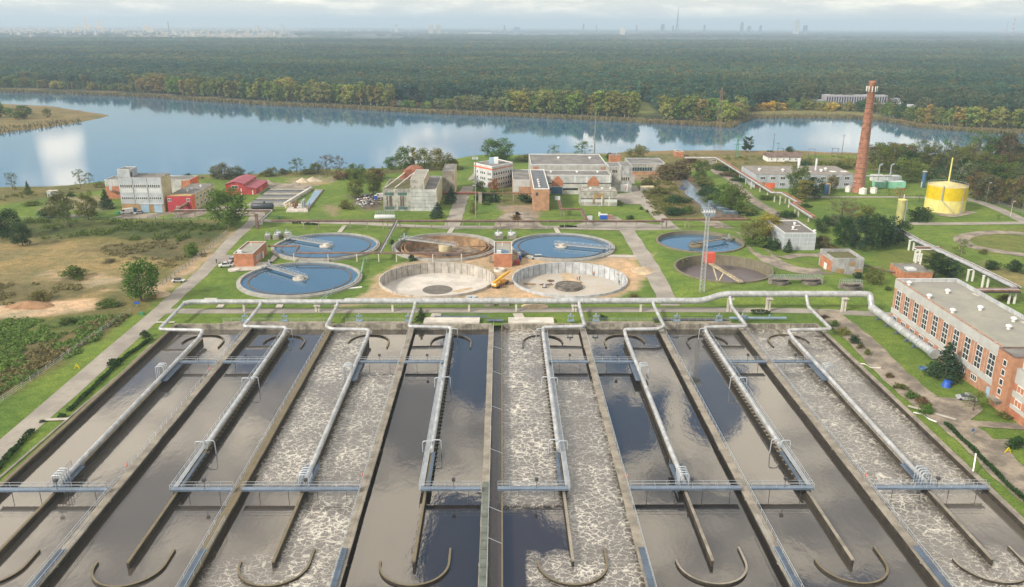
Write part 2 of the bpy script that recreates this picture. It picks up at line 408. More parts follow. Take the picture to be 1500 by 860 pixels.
ny, nx = X.shape
vx = X.copy(); vy = Y.copy()
keep = np.ones((ny - 1, nx - 1), bool)
cx_ = (X[:-1, :-1] + X[1:, 1:]) / 2; cy_ = (Y[:-1, :-1] + Y[1:, 1:]) / 2
keep &= ~((cx_ > BX0) & (cx_ < BX1) & (cy_ > BY0) & (cy_ < BY1))
for k, (tx, ty) in TANKS.items():
    rr = np.hypot(vx - tx, vy - ty); rad = TRR[k] - .3; near = np.abs(rr - rad) < 1.35
    s_ = np.where(near, rad / np.maximum(rr, .01), 1.); vx = tx + (vx - tx) * s_; vy = ty + (vy - ty) * s_
    rr = np.hypot(vx - tx, vy - ty); ins = rr < rad + .02
    keep &= ~(ins[:-1, :-1] & ins[1:, :-1] & ins[:-1, 1:] & ins[1:, 1:])
idx = np.arange(ny * nx).reshape(ny, nx)
quads = np.stack([idx[:-1, :-1], idx[:-1, 1:], idx[1:, 1:], idx[1:, :-1]], -1)[keep]

m = bpy.data.materials.new('ground_soil_and_grass'); m.use_nodes = True; t = NT(m.node_tree)
b = t.n['Principled BSDF']; att = t.new('ShaderNodeVertexColor', layer_name='Col').outputs[0]
pos = t.new('ShaderNodeNewGeometry').outputs['Position']
k1 = t.noise(pos, .05, 4, .6); k2 = t.noise(pos, .35, 4, .65); k3 = t.noise(pos, 2.2, 3, .6)
c = t.mix(.9, att, t.mix(t.smooth(k1, .3, .7), (.72, .80, .85), (1.32, 1.16, 1.12)), 'MULTIPLY')
c = t.mix(.8, c, t.mix(t.smooth(k2, .3, .7), (.72, .78, .75), (1.25, 1.18, 1.2)), 'MULTIPLY')
c = t.mix(.85, c, t.mix(t.smooth(k3, .3, .7), (.65, .68, .65), (1.3, 1.28, 1.3)), 'MULTIPLY')
t.set(b.inputs['Base Color'], c); b.inputs['Roughness'].default_value = .95; b.inputs['Specular IOR Level'].default_value = .15
bp = t.new('ShaderNodeBump'); bp.inputs['Strength'].default_value = .35; bp.inputs['Distance'].default_value = .5
t.l.new(k2, bp.inputs['Height']); t.l.new(bp.outputs[0], b.inputs['Normal'])
me = raw_mesh('ground', np.stack([vx, vy, Z], -1).reshape(-1, 3), quads, m)
ca = me.color_attributes.new('Col', 'FLOAT_COLOR', 'POINT')
ca.data.foreach_set('color', np.concatenate([np.clip(col, 0, 1).reshape(-1, 3), np.ones((ny * nx, 1))], 1).astype(np.float32).ravel())
me.polygons.foreach_set('use_smooth', [True] * len(me.polygons))
ground = bpy.data.objects.new('ground', me); COL.objects.link(ground); tag(ground, kind='structure')

def water_mat(name, base, rough, ior, bump, bsc, foam=None, tint=None):
    m = bpy.data.materials.new(name); m.use_nodes = True; t = NT(m.node_tree); b = t.n['Principled BSDF']
    pos = t.new('ShaderNodeNewGeometry').outputs['Position']; px_, py_, pz_ = t.sep(pos)
    n = t.noise(pos, .09, 4, .6); c = t.mix(n, tuple(q * .8 for q in base), tuple(q * 1.25 for q in base))
    hgt = t.noise(t.vmath('MULTIPLY', pos, (1., .55, 1.)), bsc, 4, .6)
    b.inputs['IOR'].default_value = ior; rg = rough
    if foam:
        mask = None; wv = t.math('MULTIPLY', t.math('SUBTRACT', t.noise(pos, .16, 4, .65), .5), 16.)
        for (x0, x1, y0, y1, amt) in foam:
            q = t.math('MULTIPLY', t.smooth(t.math('ADD', py_, wv), y0 - 3, y0 + 3), t.smooth(t.math('ADD', py_, wv), y1 + 3, y1 - 3))
            q = t.math('MULTIPLY', q, t.math('MULTIPLY', t.smooth(px_, x0 - .3, x0 + .8), t.smooth(px_, x1 + .3, x1 - .8)))
            q = t.math('MULTIPLY', q, amt); mask = q if mask is None else t.math('MAXIMUM', mask, q)
        wrp = t.vmath('ADD', t.vmath('MULTIPLY', pos, (1., 1.3, 1.)), t.vmath('MULTIPLY', t.vmath('SUBTRACT', t.noise(pos, .5, 5, .65, out=1), (.5, .5, .5)), (3.6, 3.6, 0.)))
        big = t.noise(pos, .09, 4, .65); fine = t.noise(pos, 3., 4, .7)
        def cells(sc, w0, w1):
            vo = t.new('ShaderNodeTexVoronoi', feature='DISTANCE_TO_EDGE'); t.l.new(wrp, vo.inputs['Vector']); vo.inputs['Scale'].default_value = sc
            return t.smooth(t.math('SUBTRACT', vo.outputs[0], t.smooth(big, .35, .7, w0, w1)), .07, -.005)
        ln = t.math('MAXIMUM', cells(.62, -.015, .035), t.math('MULTIPLY', cells(1.35, -.03, .04), .5))
        ln = t.math('MAXIMUM', ln, t.math('MULTIPLY', t.smooth(t.noise(wrp, .33, 5, .7), .60, .70), .85))
        ln = t.math('MULTIPLY', ln, t.math('MULTIPLY', t.smooth(fine, .25, .5, .6, 1.), t.smooth(big, .3, .46, .6, 1.)))
        fm = t.math('MULTIPLY', ln, mask)
        c = t.mix(t.math('MULTIPLY', mask, .85), c, t.mix(fine, (.07, .06, .052), (.13, .115, .10)))
        c = t.mix(fm, c, (.56, .53, .46))
        hgt = t.math('ADD', hgt, t.math('MULTIPLY', fm, .8)); rg = t.math('ADD', rough, t.math('MULTIPLY', mask, .28))
        rg = t.math('MAXIMUM', rg, t.math('MULTIPLY', fm, .8))
    t.set(b.inputs['Base Color'], c); t.set(b.inputs['Roughness'], rg)
    bp = t.new('ShaderNodeBump'); bp.inputs['Strength'].default_value = bump; bp.inputs['Distance'].default_value = .1
    t.l.new(hgt, bp.inputs['Height']); t.l.new(bp.outputs[0], b.inputs['Normal'])
    return m
o = MB(); lp = GP([(x, y - 14) for x, y in FAR_SHORE] + [(x, y + 14) for x, y in NEAR_SHORE], -.8)
o.add([(*p, -.8) for p in lp], [tuple(range(len(lp)))])
tag(o.build('water', water_mat('lake_water', (.05, .13, .22), .06, 1.6, .05, .25)), kind='structure')
# ------------------------------------------------------------------ roads and paths
_rz = [.03]
def strip(name, pts, width, m_, px=True, smooth=True):
    P_ = [Vector((*G(*p), 0)) if px else Vector((*p, 0)) for p in pts]
    if smooth and len(P_) > 2:
        Q = []
        for i in range(len(P_) - 1):
            p0 = P_[max(i - 1, 0)]; p1 = P_[i]; p2 = P_[i + 1]; p3 = P_[min(i + 2, len(P_) - 1)]
            for k in range(5):
                u = k / 5; Q.append(.5 * ((2 * p1) + (p2 - p0) * u + (2 * p0 - 5 * p1 + 4 * p2 - p3) * u * u + (3 * p1 - 3 * p2 + p3 - p0) * u ** 3))
        P_ = Q + [P_[-1]]
    _rz[0] += .006; L = []; Rr = []
    for i, p in enumerate(P_):
        d = (P_[min(i + 1, len(P_) - 1)] - P_[max(i - 1, 0)]).normalized(); n = Vector((-d.y, d.x, 0))
        wd = width[0] + (width[1] - width[0]) * i / (len(P_) - 1) if isinstance(width, tuple) else width
        wd *= 1 + .06 * math.sin(i * 2.3)
        for s_, lst in ((1, L), (-1, Rr)):
            q = p + n * s_ * wd / 2; lst.append((q.x, q.y, float(gz(q.x, q.y)) + _rz[0]))
    mb = MB(); k = len(P_); mb.add(L + Rr, [(i + k, i + 1 + k, i + 1, i) for i in range(k - 1)])
    return tag(mb.build(name, m_), kind='structure')
def patch(name, poly, m_, h=0.):
    _rz[0] += .006; P_ = GP(poly)
    mb = MB(); mb.add([(*p, _rz[0] + h) for p in P_], [tuple(range(len(P_)))])
    return tag(mb.build(name, m_), kind='structure')
M_ROAD = mat('worn_asphalt', (.27, .245, .215), .92, var=.12, sc=.12, col2=(.33, .30, .26), fine=.8)
M_ROADW = mat('broken_asphalt', (.22, .19, .155), .95, var=.3, sc=.18, col2=(.33, .28, .22), fine=1.1)
M_PATH = mat('concrete_path', (.42, .39, .34), .9, var=.1)
M_KERB = mat('kerb_stone', (.20, .19, .16), .9, var=.15)
strip('road', [(-260, 835), (-60, 712), (0, 660), (100, 574), (170, 512), (232, 458)], 5.6, M_ROAD, smooth=False)
strip('road', [(232, 458), (262, 430), (300, 396), (340, 352), (372, 324)], 5.2, M_ROAD)
strip('road', [(225, 461), (250, 456), (300, 456), (600, 455), (900, 454), (1150, 455), (1260, 459), (1316, 462)], (4.5, 4.4), M_ROAD)
strip('road', [(372, 330), (376, 318), (372, 309), (330, 311), (290, 313), (200, 316), (100, 317)], 7, M_ROAD)
strip('road', [(372, 322), (430, 325), (520, 327), (620, 332), (700, 333), (800, 333), (900, 332), (970, 331)], 5, M_ROAD)
strip('road', [(982, 448), (957, 400), (936, 366), (915, 334), (895, 318)], 6.2, M_ROAD)
strip('road', [(985, 335), (960, 312), (938, 290), (922, 268), (925, 256)], 6, M_ROAD)
strip('road', [(660, 336), (668, 315), (675, 294), (684, 278), (690, 268), (700, 255), (705, 250)], (7, 6), M_ROAD)
strip('road', [(735, 334), (740, 320), (760, 312), (770, 318), (780, 331)], 7, M_ROADW)
strip('path', [(940, 376), (900, 375), (840, 374)], 3.5, M_PATH)
strip('road', [(1040, 232), (1048, 250), (1070, 262), (1082, 275), (1105, 295), (1135, 312), (1175, 330)], 6, M_ROADW)
strip('road', [(1035, 322), (1060, 334), (1090, 345), (1106, 365), (1130, 388), (1170, 402), (1215, 403)], (8, 8), M_ROADW)
strip('path', [(1140, 381), (1170, 374), (1200, 374), (1212, 370)], 4.5, M_ROADW)
strip('road', [(1180, 289), (1320, 289), (1360, 290), (1410, 290)], 3.6, M_ROAD)
strip('road', [(1410, 290), (1440, 298), (1470, 310), (1500, 324), (1540, 345)], 6, M_ROAD)
strip('road', [(1325, 328), (1400, 328), (1500, 327), (1560, 330)], 5, M_ROAD)
strip('road', [(1560, 352), (1480, 341), (1430, 343), (1408, 350), (1420, 360), (1460, 368), (1520, 376), (1600, 380)], 6, M_ROADW)
strip('road', [(1205, 455), (1228, 472), (1262, 500), (1300, 540), (1345, 580), (1385, 610), (1440, 655), (1500, 712), (1620, 800)], (8, 8.5), M_ROADW)
patch('road', [(1372, 582), (1400, 584), (1432, 590), (1440, 602), (1418, 618), (1390, 618), (1366, 596)], M_ROADW)
strip('path', [(1400, 618), (1440, 622), (1500, 626)], 3, M_ROADW)
strip('path', [(1432, 652), (1470, 650), (1520, 652)], 3.5, M_ROADW)
patch('paved_yard', [(720, 336), (730, 326), (760, 318), (785, 322), (800, 336)], M_ROADW)
patch('paved_yard', [(820, 336), (865, 324), (925, 324), (1000, 336), (990, 338), (935, 338), (905, 338)], M_ROAD)
patch('paved_yard', [(240, 312), (322, 302), (375, 307), (372, 316), (330, 318), (180, 321), (178, 314)], M_ROADW)
patch('paved_yard', [(900, 285), (928, 282), (945, 300), (915, 299), (900, 295)], M_ROAD)
patch('paved_yard', [(390, 262), (400, 268), (470, 272), (440, 277), (395, 277)], M_ROADW)
patch('paved_yard', [(1362, 308), (1400, 306), (1432, 312), (1400, 319), (1378, 317)], M_ROADW)
patch('ground_apron', [(345, 386), (400, 384), (432, 352), (415, 352), (386, 396), (345, 398)], M_PATH)
patch('ground_apron', [(345, 374), (345, 392), (326, 392), (322, 384), (330, 374)], M_ROAD)
strip('path', [(492, 370), (470, 384)], 1.8, M_PATH)
strip('path', [(505, 331), (497, 341)], 1.8, M_PATH)
strip('path', [(418, 433), (408, 452)], 2, M_PATH)
strip('path', [(664, 333), (658, 342)], 2, M_PATH)
strip('path', [(813, 333), (818, 342)], 2, M_PATH)
strip('path', [(640, 460), (634, 472)], 3, M_PATH)
strip('path', [(758, 460), (764, 472)], 3, M_PATH)
strip('path', [(228, 473), (256, 473)], 1.2, M_PATH)
strip('path', [(65, 616), (100, 615)], 1.2, M_PATH)
strip('path', [(327, 444), (321, 452)], 2, M_PATH)
strip('path', [(1330, 596), (1400, 616)], 1., M_PATH)
# kerbs along the curved lawn in front of the office
def kerb(pts, w_=.3, h_=.13):
    P_ = GP(pts); mb = MB()
    for p, q in zip(P_[:-1], P_[1:]): mb.bar((*p, h_ / 2), (*q, h_ / 2), w_, h_)
    tag(mb.build('road_kerb', M_KERB), kind='structure')
kerb([(1245, 470), (1243, 478), (1262, 500), (1300, 540), (1330, 568), (1350, 578), (1378, 583), (1400, 584)])
kerb([(1003, 448), (975, 400), (952, 366), (932, 338)])
kerb([(-6, 705), (104, 610), (180, 545), (222, 505)], .5, .2)
M_FRESH = mat('hedge_strip', (.05, .08, .022), .95, var=.3, sc=1.2, bump=.5)

# ------------------------------------------------------------------ aeration basins
WALLS = [-95.4, -73.0, -49.6, -26.0, -3.0, 23.4, 46.2, 69.9, 93.2]
BAF = [-84.0, -61.2, -37.5, -14.4, 11.8, 34.9, 58.2, 81.5]
YN, YF, WT, WL = 86., 225.8, .4, -1.1
mud = MB().box(BX0, BX1, BY0, BY1, -5.2, -5); tag(mud.build('basin_floor', M_SLUDGE), kind='structure')
waters = []
FO = {3: [(-49, -37.7, 142, 230, 1), (-37.3, -26, 96, 193, 1), (-49, -36, 103, 117, .8)], 5: [(0, 11.6, 133, 232, 1), (12, 24, 104, 188, 1), (4, 14, 108, 117, .9)],
      8: [(70, 81.3, 100, 232, .95), (81.7, 94, 136, 232, .9), (78, 90, 106, 118, .8)]}
BASE = {1: (.085, .075, .066), 2: (.06, .052, .046), 3: (.06, .05, .042), 4: (.022, .018, .017), 5: (.028, .022, .021), 6: (.022, .019, .018), 7: (.05, .044, .038), 8: (.10, .088, .074)}
for i in range(8):
    x0 = WALLS[i] + .1; x1 = WALLS[i + 1] - .1
    if i == 4: x0 = .15
    if i == 3: x1 = WALLS[4] - .1
    mb = MB(); mb.add([(x0, YN, WL), (x1, YN, WL), (x1, YF, WL), (x0, YF, WL)], [(0, 1, 2, 3)])
    tag(mb.build('water', water_mat('basin_water_%d' % (i + 1), BASE[i + 1], .03, 2.1, .17, .5, FO.get(i + 1))), kind='structure')
mb = MB(); mb.add([(-2.6, YN, -1.), (0, YN, -1.), (0, YF + 6, -1.), (-2.6, YF + 6, -1.)], [(0, 1, 2, 3)])
tag(mb.build('water', water_mat('channel_water', (.06, .055, .06), .2, 1.45, .9, 1.6)), kind='structure')

def railing(mb, p, q, h=1.05, step=2.4, r=.045, base=0., m=0, mid=True):
    p = Vector(p); q = Vector(q); L = (q - p).length; n = max(1, round(L / step))
    for k in range(n + 1):
        a_ = p.lerp(q, k / n); mb.bar(a_, a_ + Vector((0, 0, h)), r * 1.4, r * 1.4, m)
    mb.bar(p + Vector((0, 0, h)), q + Vector((0, 0, h)), r * 1.5, r * 1.5, m)
    if mid: mb.bar(p + Vector((0, 0, h * .5)), q + Vector((0, 0, h * .5)), r, r, m)
ordn = ['first', 'second', 'third', 'fourth', 'fifth', 'sixth', 'seventh', 'eighth', 'ninth']
for i, x in enumerate(WALLS):
    outer = i in (0, 8); wide = .8 if outer else 1.45
    lab = ('low outer concrete wall of the basins beside the %s grass strip' % ('left' if i == 0 else 'right')) if outer else \
        '%s long concrete basin wall with walkway counted from the left edge' % ordn[i]
    if i == 4: lab = 'long central concrete wall with walkway beside the narrow channel'
    T = thing('basin_wall', lab, 'wall', (x, YN, -4.9), None if outer else 'walls between the aeration basins')
    mb = MB()
    mb.box(x - .25, x + .25, YN, YF, -4.9, .1, 0)
    mb.build('wall', M_SLUDGE, T) if not outer else None
    if outer:
        mb = MB(); mb.box(x - .25, x + .25, YN, YF, -4.9, .1, 0); mb.build('wall', M_SLUDGE, T)
        for k in range(28):
            a0 = YN + (YF - YN) * k / 28; mb = MB(); mb.box(x - .42, x + .42, a0 + .03, a0 + (YF - YN) / 28 - .03, .1, .5 + rnd.uniform(-.03, .03)); mb.build('coping', M_CONCY if i == 0 else M_CONC, T)
    if not outer:
        mb = MB(); n = 22
        for k in range(n):
            a0 = YN + (YF - YN) * k / n; a1 = YN + (YF - YN) * (k + 1) / n - .05
            e = rnd.uniform(-.05, .05); mb.box(x - wide / 2 + e, x + wide / 2 + e, a0, a1, .1 + .02, WT + rnd.uniform(-.015, .015))
            if k % 3 == 1: mb.box(x - wide / 2 - .12 + e, x + wide / 2 + .1 + e, a0 + 2, a0 + 2.5, .0, .12)
        mb.build('walkway', M_CONC if i != 2 else M_CONCY, T)
        mb = MB(); side = -1 if i in (1, 2, 3) else 1
        xr = x + side * (wide / 2 - .06); railing(mb, (xr, YN, WT), (xr, YF, WT), 1.05, 3., .04)
        if i in (1, 2, 6): railing(mb, (x - side * (wide / 2 - .06), YN, WT), (x - side * (wide / 2 - .06), YF - 100, WT), 1.05, 3., .04)
        mb.build('railing', M_RAIL, T)
        if i != 4:
            mb = MB(); sx = -.25 if i < 4 else .15
            mb.box(x + sx - .5, x + sx + .5, YN, 117.5, WT + .03, WT + .24)
            for k in range(6): mb.box(x + sx - .55, x + sx + .55, YN + 3 + k * 5, YN + 3.15 + k * 5, WT + .23, WT + .3)
            mb.build('cover', M_BLUE, T)
        if i == 4:
            mb = MB()
            for k in range(22): mb.box(x - .55, x + .55, YN + k * 2.4, YN + k * 2.4 + 2.25, WT + .02, WT + .12)
            mb.build('cover', mat('green_grey_grating', (.13, .15, .13), .7, .2, var=.2), T)
T = thing('basin_wall', 'thin pale concrete wall on the right side of the narrow channel', 'wall', (.1, YN, -4.9))
MB().box(-.02, .24, YN, YF, -4.9, .3).build('wall', M_CONCY, T)
mb = MB()
for yy in (119, 128.5, 150, 170, 190, 207): mb.bar((.1, yy, .35), (-2.3, yy + 1.2, .7), .06)
mb.build('tie_rod', M_RAIL, T)

# far end wall with its sluices and platforms
T = thing('basin_wall', 'long concrete end wall across the far side of all basins', 'wall', (-1, 226.6, -4.9))
mb = MB(); mb.box(BX0, -3.0, YF, YF + .7, -4.9, .55); mb.box(.2, BX1, YF, YF + .7, -4.9, .55)
mb.build('wall', mat('end_wall_concrete', (.24, .22, .18), .9, var=.35, sc=.6, streak=.5), T)
mb = MB()
for (a0, a1) in ((-82, -50), (-46, -26.5), (25, 45), (48, 68)): mb.box(a0, a1, YF + .72, YF + 2.2, .1, .72)
mb.build('ledge', M_CONC, T)
mb = MB()
for (a0, a1) in ((-82, -50), (-46, -26.5), (25, 45), (48, 68)): railing(mb, (a0, YF + 2., .72), (a1, YF + 2., .72), 1., 2.5, .035)
mb.build('railing', M_RAIL, T)
for (a0, a1, lab) in ((-23, -6.5, 'left one of two pale concrete slabs at the far end of the channel'), (2, 15.5, 'right one of two pale concrete slabs at the far end of the channel')):
    T = thing('concrete_platform', lab, 'platform', ((a0 + a1) / 2, 229, 0), 'slabs at the channel end')
    MB().box(a0, a1, 226.6, 231., .5, .85).build('slab', M_CONCL, T)
    mb = MB()
    for k in range(8): mb.box(a0 + .3 + k * (a1 - a0 - 1) / 7, a0 + .7 + k * (a1 - a0 - 1) / 7, 226.7, 227.2, 0.02, .5)
    mb.box(a0 + .5, a1 - .5, 227.3, 230.5, 0, .5); mb.build('base', M_CONCD, T)
T = thing('channel_bridge', 'small blue steel platform over the far end of the narrow channel', 'footbridge', (-1.5, 228, .5))
MB().box(-4.4, .6, 228.5, 230, .5, .66).build('deck', M_BRIDGE, T)
mb = MB(); railing(mb, (-4.4, 228.5, .66), (.6, 228.5, .66), 1, 1.2); railing(mb, (-20, 231.3, .66), (-4.4, 231.3, 1.2), 1, 2.5); mb.bar((-20, 231.3, .9), (-4.4, 231.3, .9), .4, .4)
mb.build('railing', M_BRIDGE, T)

M_VALVE = mat('blue_grey_machine', (.20, .28, .36), .6, .2)
def sluice(x, lab):
    T = thing('sluice_gate', lab, 'sluice gate', (x, 228.2, .7), 'sluice gates on the far end wall')
    mb = MB(); mb.box(x - 1.0, x + 1.0, 227.4, 228.6, .75, 1.1); mb.box(x - .8, x - .62, 227.8, 228.2, 1.1, 2.2); mb.box(x + .62, x + .8, 227.8, 228.2, 1.1, 2.2); mb.box(x - .9, x + .9, 227.7, 228.3, 2.2, 2.45)
    mb.build('frame', M_VALVE, T)
    mb = MB(); mb.cyl((x, 228), .22, 2.45, 3.1, 10); mb.lathe((x, 228), [(.42, 2.6), (.42, 2.72)], 12); mb.cyl((x, 228), .06, 3.1, 3.9, 6); mb.build('actuator', M_STEEL, T)
for x, lab in ((-75.5, 'sluice gate nearest the left end of the far wall'), (-64, 'sluice gate left of the second wall pipe'), (-42, 'sluice gate just right of the third wall pipe'), (-27.5, 'sluice gate beside the dark conifer'),
               (20.5, 'sluice gate between the right slab and the central right pipe'), (28, 'sluice gate just right of the fifth wall pipe'), (52, 'sluice gate behind the seventh curved baffle'), (64.5, 'sluice gate left of the seventh wall pipe'), (71.5, 'sluice gate beside the thick blue tube')):
    sluice(x, lab)
mb = MB(); mb.tube([(68, 229.2, 1.2), (85, 229.2, 1.2)], .42, 10); mb.tube([(73, 229.2, 1.2), (73, 229.2, 2.2)], .3, 8); mb.tube([(80, 229.2, 1.2), (80, 229.2, 2.4)], .3, 8)
tag(mb.build('blue_tube', M_VALVE), 'thick blue grey tube lying behind the far wall at right', 'pipe')
mb = MB(); mb.box(45, 67, 228.2, 229.6, .75, 1.05); railing(mb, (45, 228.3, 1.05), (67, 228.3, 1.05), 1, 2.5, .04)
tag(mb.build('service_platform', M_DARKST), 'dark steel service platform behind the far wall right of centre', 'platform')

# baffles, curved baffles
for i, x in enumerate(BAF):
    odd = i in (0, 2, 5, 7); yf = 215.6 if odd else 219.2; left = i < 4
    nm = ordn[i]
    T = thing('baffle_wall', 'thin %s baffle wall in the middle of basin counted from the left' % nm, 'wall', (x, 114.5, -4.9), 'baffle walls in the middle of the basins')
    mb = MB(); mb.box(x - .2, x + .2, 114.5, yf, -4.9, -.05)
    if not odd: mb.box(x - .75, x + .75, 135.8, yf, -.3, -.06)
    mb.build('wall', M_SLUDGE, T)
    mb = MB(); n = 14
    for k in range(n):
        a0 = 114.5 + (yf - 114.5) * k / n; a1 = 114.5 + (yf - 114.5) * (k + 1) / n - .06
        mb.box(x - .24, x + .24, a0, a1, -.03, .2 + rnd.uniform(-.03, .03))
    if not odd:
        for k in range(46): mb.box(x - .95, x + .95, 136.5 + k * 1.8, 136.75 + k * 1.8, -.04, .12)
    mb.build('coping', M_CONCY if left else M_CONC, T)
    if not odd:
        mb = MB(); s_ = -1 if left else 1
        mb.box(x + s_ * .35, x + s_ * 1.25, 135.8, yf, .29, .36); mb.build('walkway', M_STEEL, T)
        mb = MB(); railing(mb, (x + s_ * 1.22, 135.8, .36), (x + s_ * 1.22, yf, .36), 1.05, 2.6, .04); railing(mb, (x + s_ * .37, 135.8, .36), (x + s_ * .37, yf, .36), 1.05, 2.6, .03)
        mb.build('railing', M_RAIL, T)
        mb = MB(); mb.box(x + s_ * .3, x + s_ * 1.3, 118, 152, .3, .42) if False else mb.box(x - .5 * s_ - .3, x - .5 * s_ + .3, 136, 150, .36, .62)
        mb.build('cover', M_BLUE, T)
def arc_baffle(cx, cy, r, near, longside, m_, lab):
    pts = []; n = 22
    for k in range(n + 1):
        a_ = math.pi * k / n + (math.pi if near else 0)
        pts.append((cx + r * math.cos(a_), cy + (r * 1.0) * math.sin(a_)))
    ext = 4.0; dy_ = 1 if near else -1
    lo = min(range(2), key=lambda q: pts[0 if q == 0 else -1][0]);
    li = 0 if pts[0][0] < pts[-1][0] else -1; ri = -1 if li == 0 else 0
    e = li if longside < 0 else ri; q = (pts[e][0], pts[e][1] + dy_ * ext)
    s_ = ri if e == li else li; q2 = (pts[s_][0], pts[s_][1] + dy_ * .6)
    if e == 0: pts = [q] + pts + [q2]
    else: pts = [q2] + pts + [q]
    mb = MB(); th = .18; O = []; I = []
    for i, p in enumerate(pts):
        a_ = Vector(pts[max(i - 1, 0)]); b_ = Vector(pts[min(i + 1, len(pts) - 1)]); d = (b_ - a_).normalized(); nn = Vector((-d.y, d.x))
        O.append(Vector(p) + nn * th); I.append(Vector(p) - nn * th)
    k = len(pts); V = [(v.x, v.y, z) for z in (-4.9, -.68) for L_ in (O, I) for v in L_]
    Fc = []; Ft = []
    for i in range(k - 1):
        Fc += [(i, i + 1, 2 * k + i + 1, 2 * k + i), (k + i + 1, k + i, 3 * k + i, 3 * k + i + 1)]; Ft.append((2 * k + i, 2 * k + i + 1, 3 * k + i + 1, 3 * k + i))
    Fc += [(0, 2 * k, 3 * k, k), (k - 1, 2 * k - 1, 4 * k - 1, 3 * k - 1)]
    mb.add(V, Ft, 1); mb.add(V, Fc)
    tag(mb.build('curved_baffle', [M_SLUDGE, m_]), lab, 'baffle', 'curved baffles at the basin ends')
for i, x in enumerate(BAF):
    left = i < 4
    arc_baffle(x, 115.3, 5.7, True, 1, M_CONCY if i in (0, 1, 2, 3, 4, 6) else M_CONC, 'near curved concrete baffle in the %s basin from the left' % ordn[i])
    odd = i in (0, 2, 5, 7)
    arc_baffle(x + (.2 if left else -.2), 215.2 if odd else 214.8, 5.6, False, (1 if left else -1), M_CONCY if odd else M_CONCD, 'far curved concrete baffle in the %s basin from the left' % ordn[i])

# footbridges across the lanes
M_PALE = mat('pale_blue_steel', (.20, .26, .34), .5, .3, var=.1)
def bridge(x0, x1, y, lab, z=.62, lamp=None):
    T = thing('footbridge', lab, 'footbridge', ((x0 + x1) / 2, y, z), 'blue steel footbridges across the basins')
    mb = MB(); mb.box(x0, x1, y - .6, y - .5, z - .25, z + .12); mb.box(x0, x1, y + .5, y + .6, z - .25, z + .12)
    mb.build('girder', M_BRIDGE, T)
    MB().box(x0, x1, y - .5, y + .5, z - .06, z + .02).build('deck', M_PALE, T)
    mb = MB(); railing(mb, (x0, y - .55, z + .12), (x1, y - .55, z + .12), 1.05, 2.3, .035); railing(mb, (x0, y + .55, z + .12), (x1, y + .55, z + .12), 1.05, 2.3, .035)
    mb.build('railing', M_RAIL, T)
    mb = MB(); n = max(2, int((x1 - x0) / 4.5))
    for k in range(1, n + 1): xx = x0 + (x1 - x0) * (k - .4) / n; mb.bar((xx, y - .5, z - .3), (xx, y - .5, -1.5), .09)
    mb.build('mixer_rod', M_DARKST, T)
    xm = x0 + (x1 - x0) * .55; mb = MB(); mb.bar((xm, y, z), (xm, y, z + 1.7), .1); mb.box(xm - .3, xm + .3, y - .3, y + .3, z + 1.6, z + 2.1)
    mb.build('control_box', M_DARKST, T)
NB = [('first', 1), ('second', 0), ('third', 1), ('fourth', 0), ('fifth', 0), ('sixth', 1), ('seventh', 0), ('eighth', 1)]
for i in range(8):
    a_, b_, c_ = WALLS[i], BAF[i], WALLS[i + 1]
    if i == 4: a_ = .1
    x0, x1 = {0: (a_, c_), 1: (b_, c_), 2: (a_, c_), 3: (b_, c_), 4: (a_, b_), 5: (a_, c_), 6: (a_, b_), 7: (a_, c_)}[i]
    bridge(x0 + (.9 if x0 in WALLS else -.8), x1 - (.9 if x1 in WALLS else -.8), 135.4, 'near blue footbridge across the %s basin from the left' % ordn[i], 1.05)
    right = i in (0, 2, 4, 6)
    bridge((b_ if right else a_ + .8), (c_ - .8 if right else b_), 197., 'far blue footbridge across half of the %s basin from the left' % ordn[i], .85)

# air pipes: main header and one branch per basin
def elbow(pts, r=1.2, n=4):
    out = [Vector(pts[0])]
    for i in range(1, len(pts) - 1):
        p, q, s_ = Vector(pts[i - 1]), Vector(pts[i]), Vector(pts[i + 1]); a_ = (p - q).normalized(); b_ = (s_ - q).normalized()
        rr = min(r, (p - q).length * .45, (s_ - q).length * .45)
        for k in range(n + 1):
            u = k / n; out.append(q + a_ * rr * (1 - u) ** 2 + b_ * rr * u ** 2)
    return out + [Vector(pts[-1])]
T = thing('header_pipe', 'long thick silver header pipe running across behind all the basins', 'pipe', (0, 236, 0))
hz = 3.2
hl = [G(262, 457, hz)[0], G(262, 457, hz)[1]]
yh_ = 238.5
HP = [(-96.5, 236.6, hz), (-94.6, yh_, hz), (-47, yh_, hz)]
HP1 = [(-48, yh_, hz + .2), (62, yh_ + .4, hz + .2), (68.5, yh_ + .5, 5.6), (112, yh_ + .5, 5.6), (113.6, yh_, 5.6), (113.6, yh_ - 2.5, 2.0)]
mb = MB(); mb.tube(elbow(HP, 1.5), .78, 14); mb.build('pipe', M_PIPE, T)
mb = MB(); mb.tube(elbow(HP1, 2.2), .95, 16); mb.build('pipe', M_PIPE, T)
x_e, y_e = G(1338, 517, 1.6)
mb = MB(); mb.tube(elbow([(113.6, yh_ - 2.2, 2.1), (114.2, 228, 1.75), (114.6, y_e, 1.7)], 2), 1.15, 16)
mb.build('pipe', M_PIPE, T)
mb = MB(); mb.tube([(114.6, y_e, 1.7), (114.6, y_e - 1.4, 1.7)], 1.35, 16); mb.build('end_cap', M_STEEL, T)
mb = MB()
for k in range(1, 26):
    xx = -95 + k * 8
    if xx < -48: mb.tube([(xx, yh_, hz), (xx + .3, yh_, hz)], .84, 14)
    elif xx < 62: mb.tube([(xx, yh_ + .2, hz + .2), (xx + .3, yh_ + .2, hz + .2)], 1.01, 14)
    elif xx > 70: mb.tube([(xx, yh_ + .5, 5.6), (xx + .3, yh_ + .5, 5.6)], 1.01, 14)
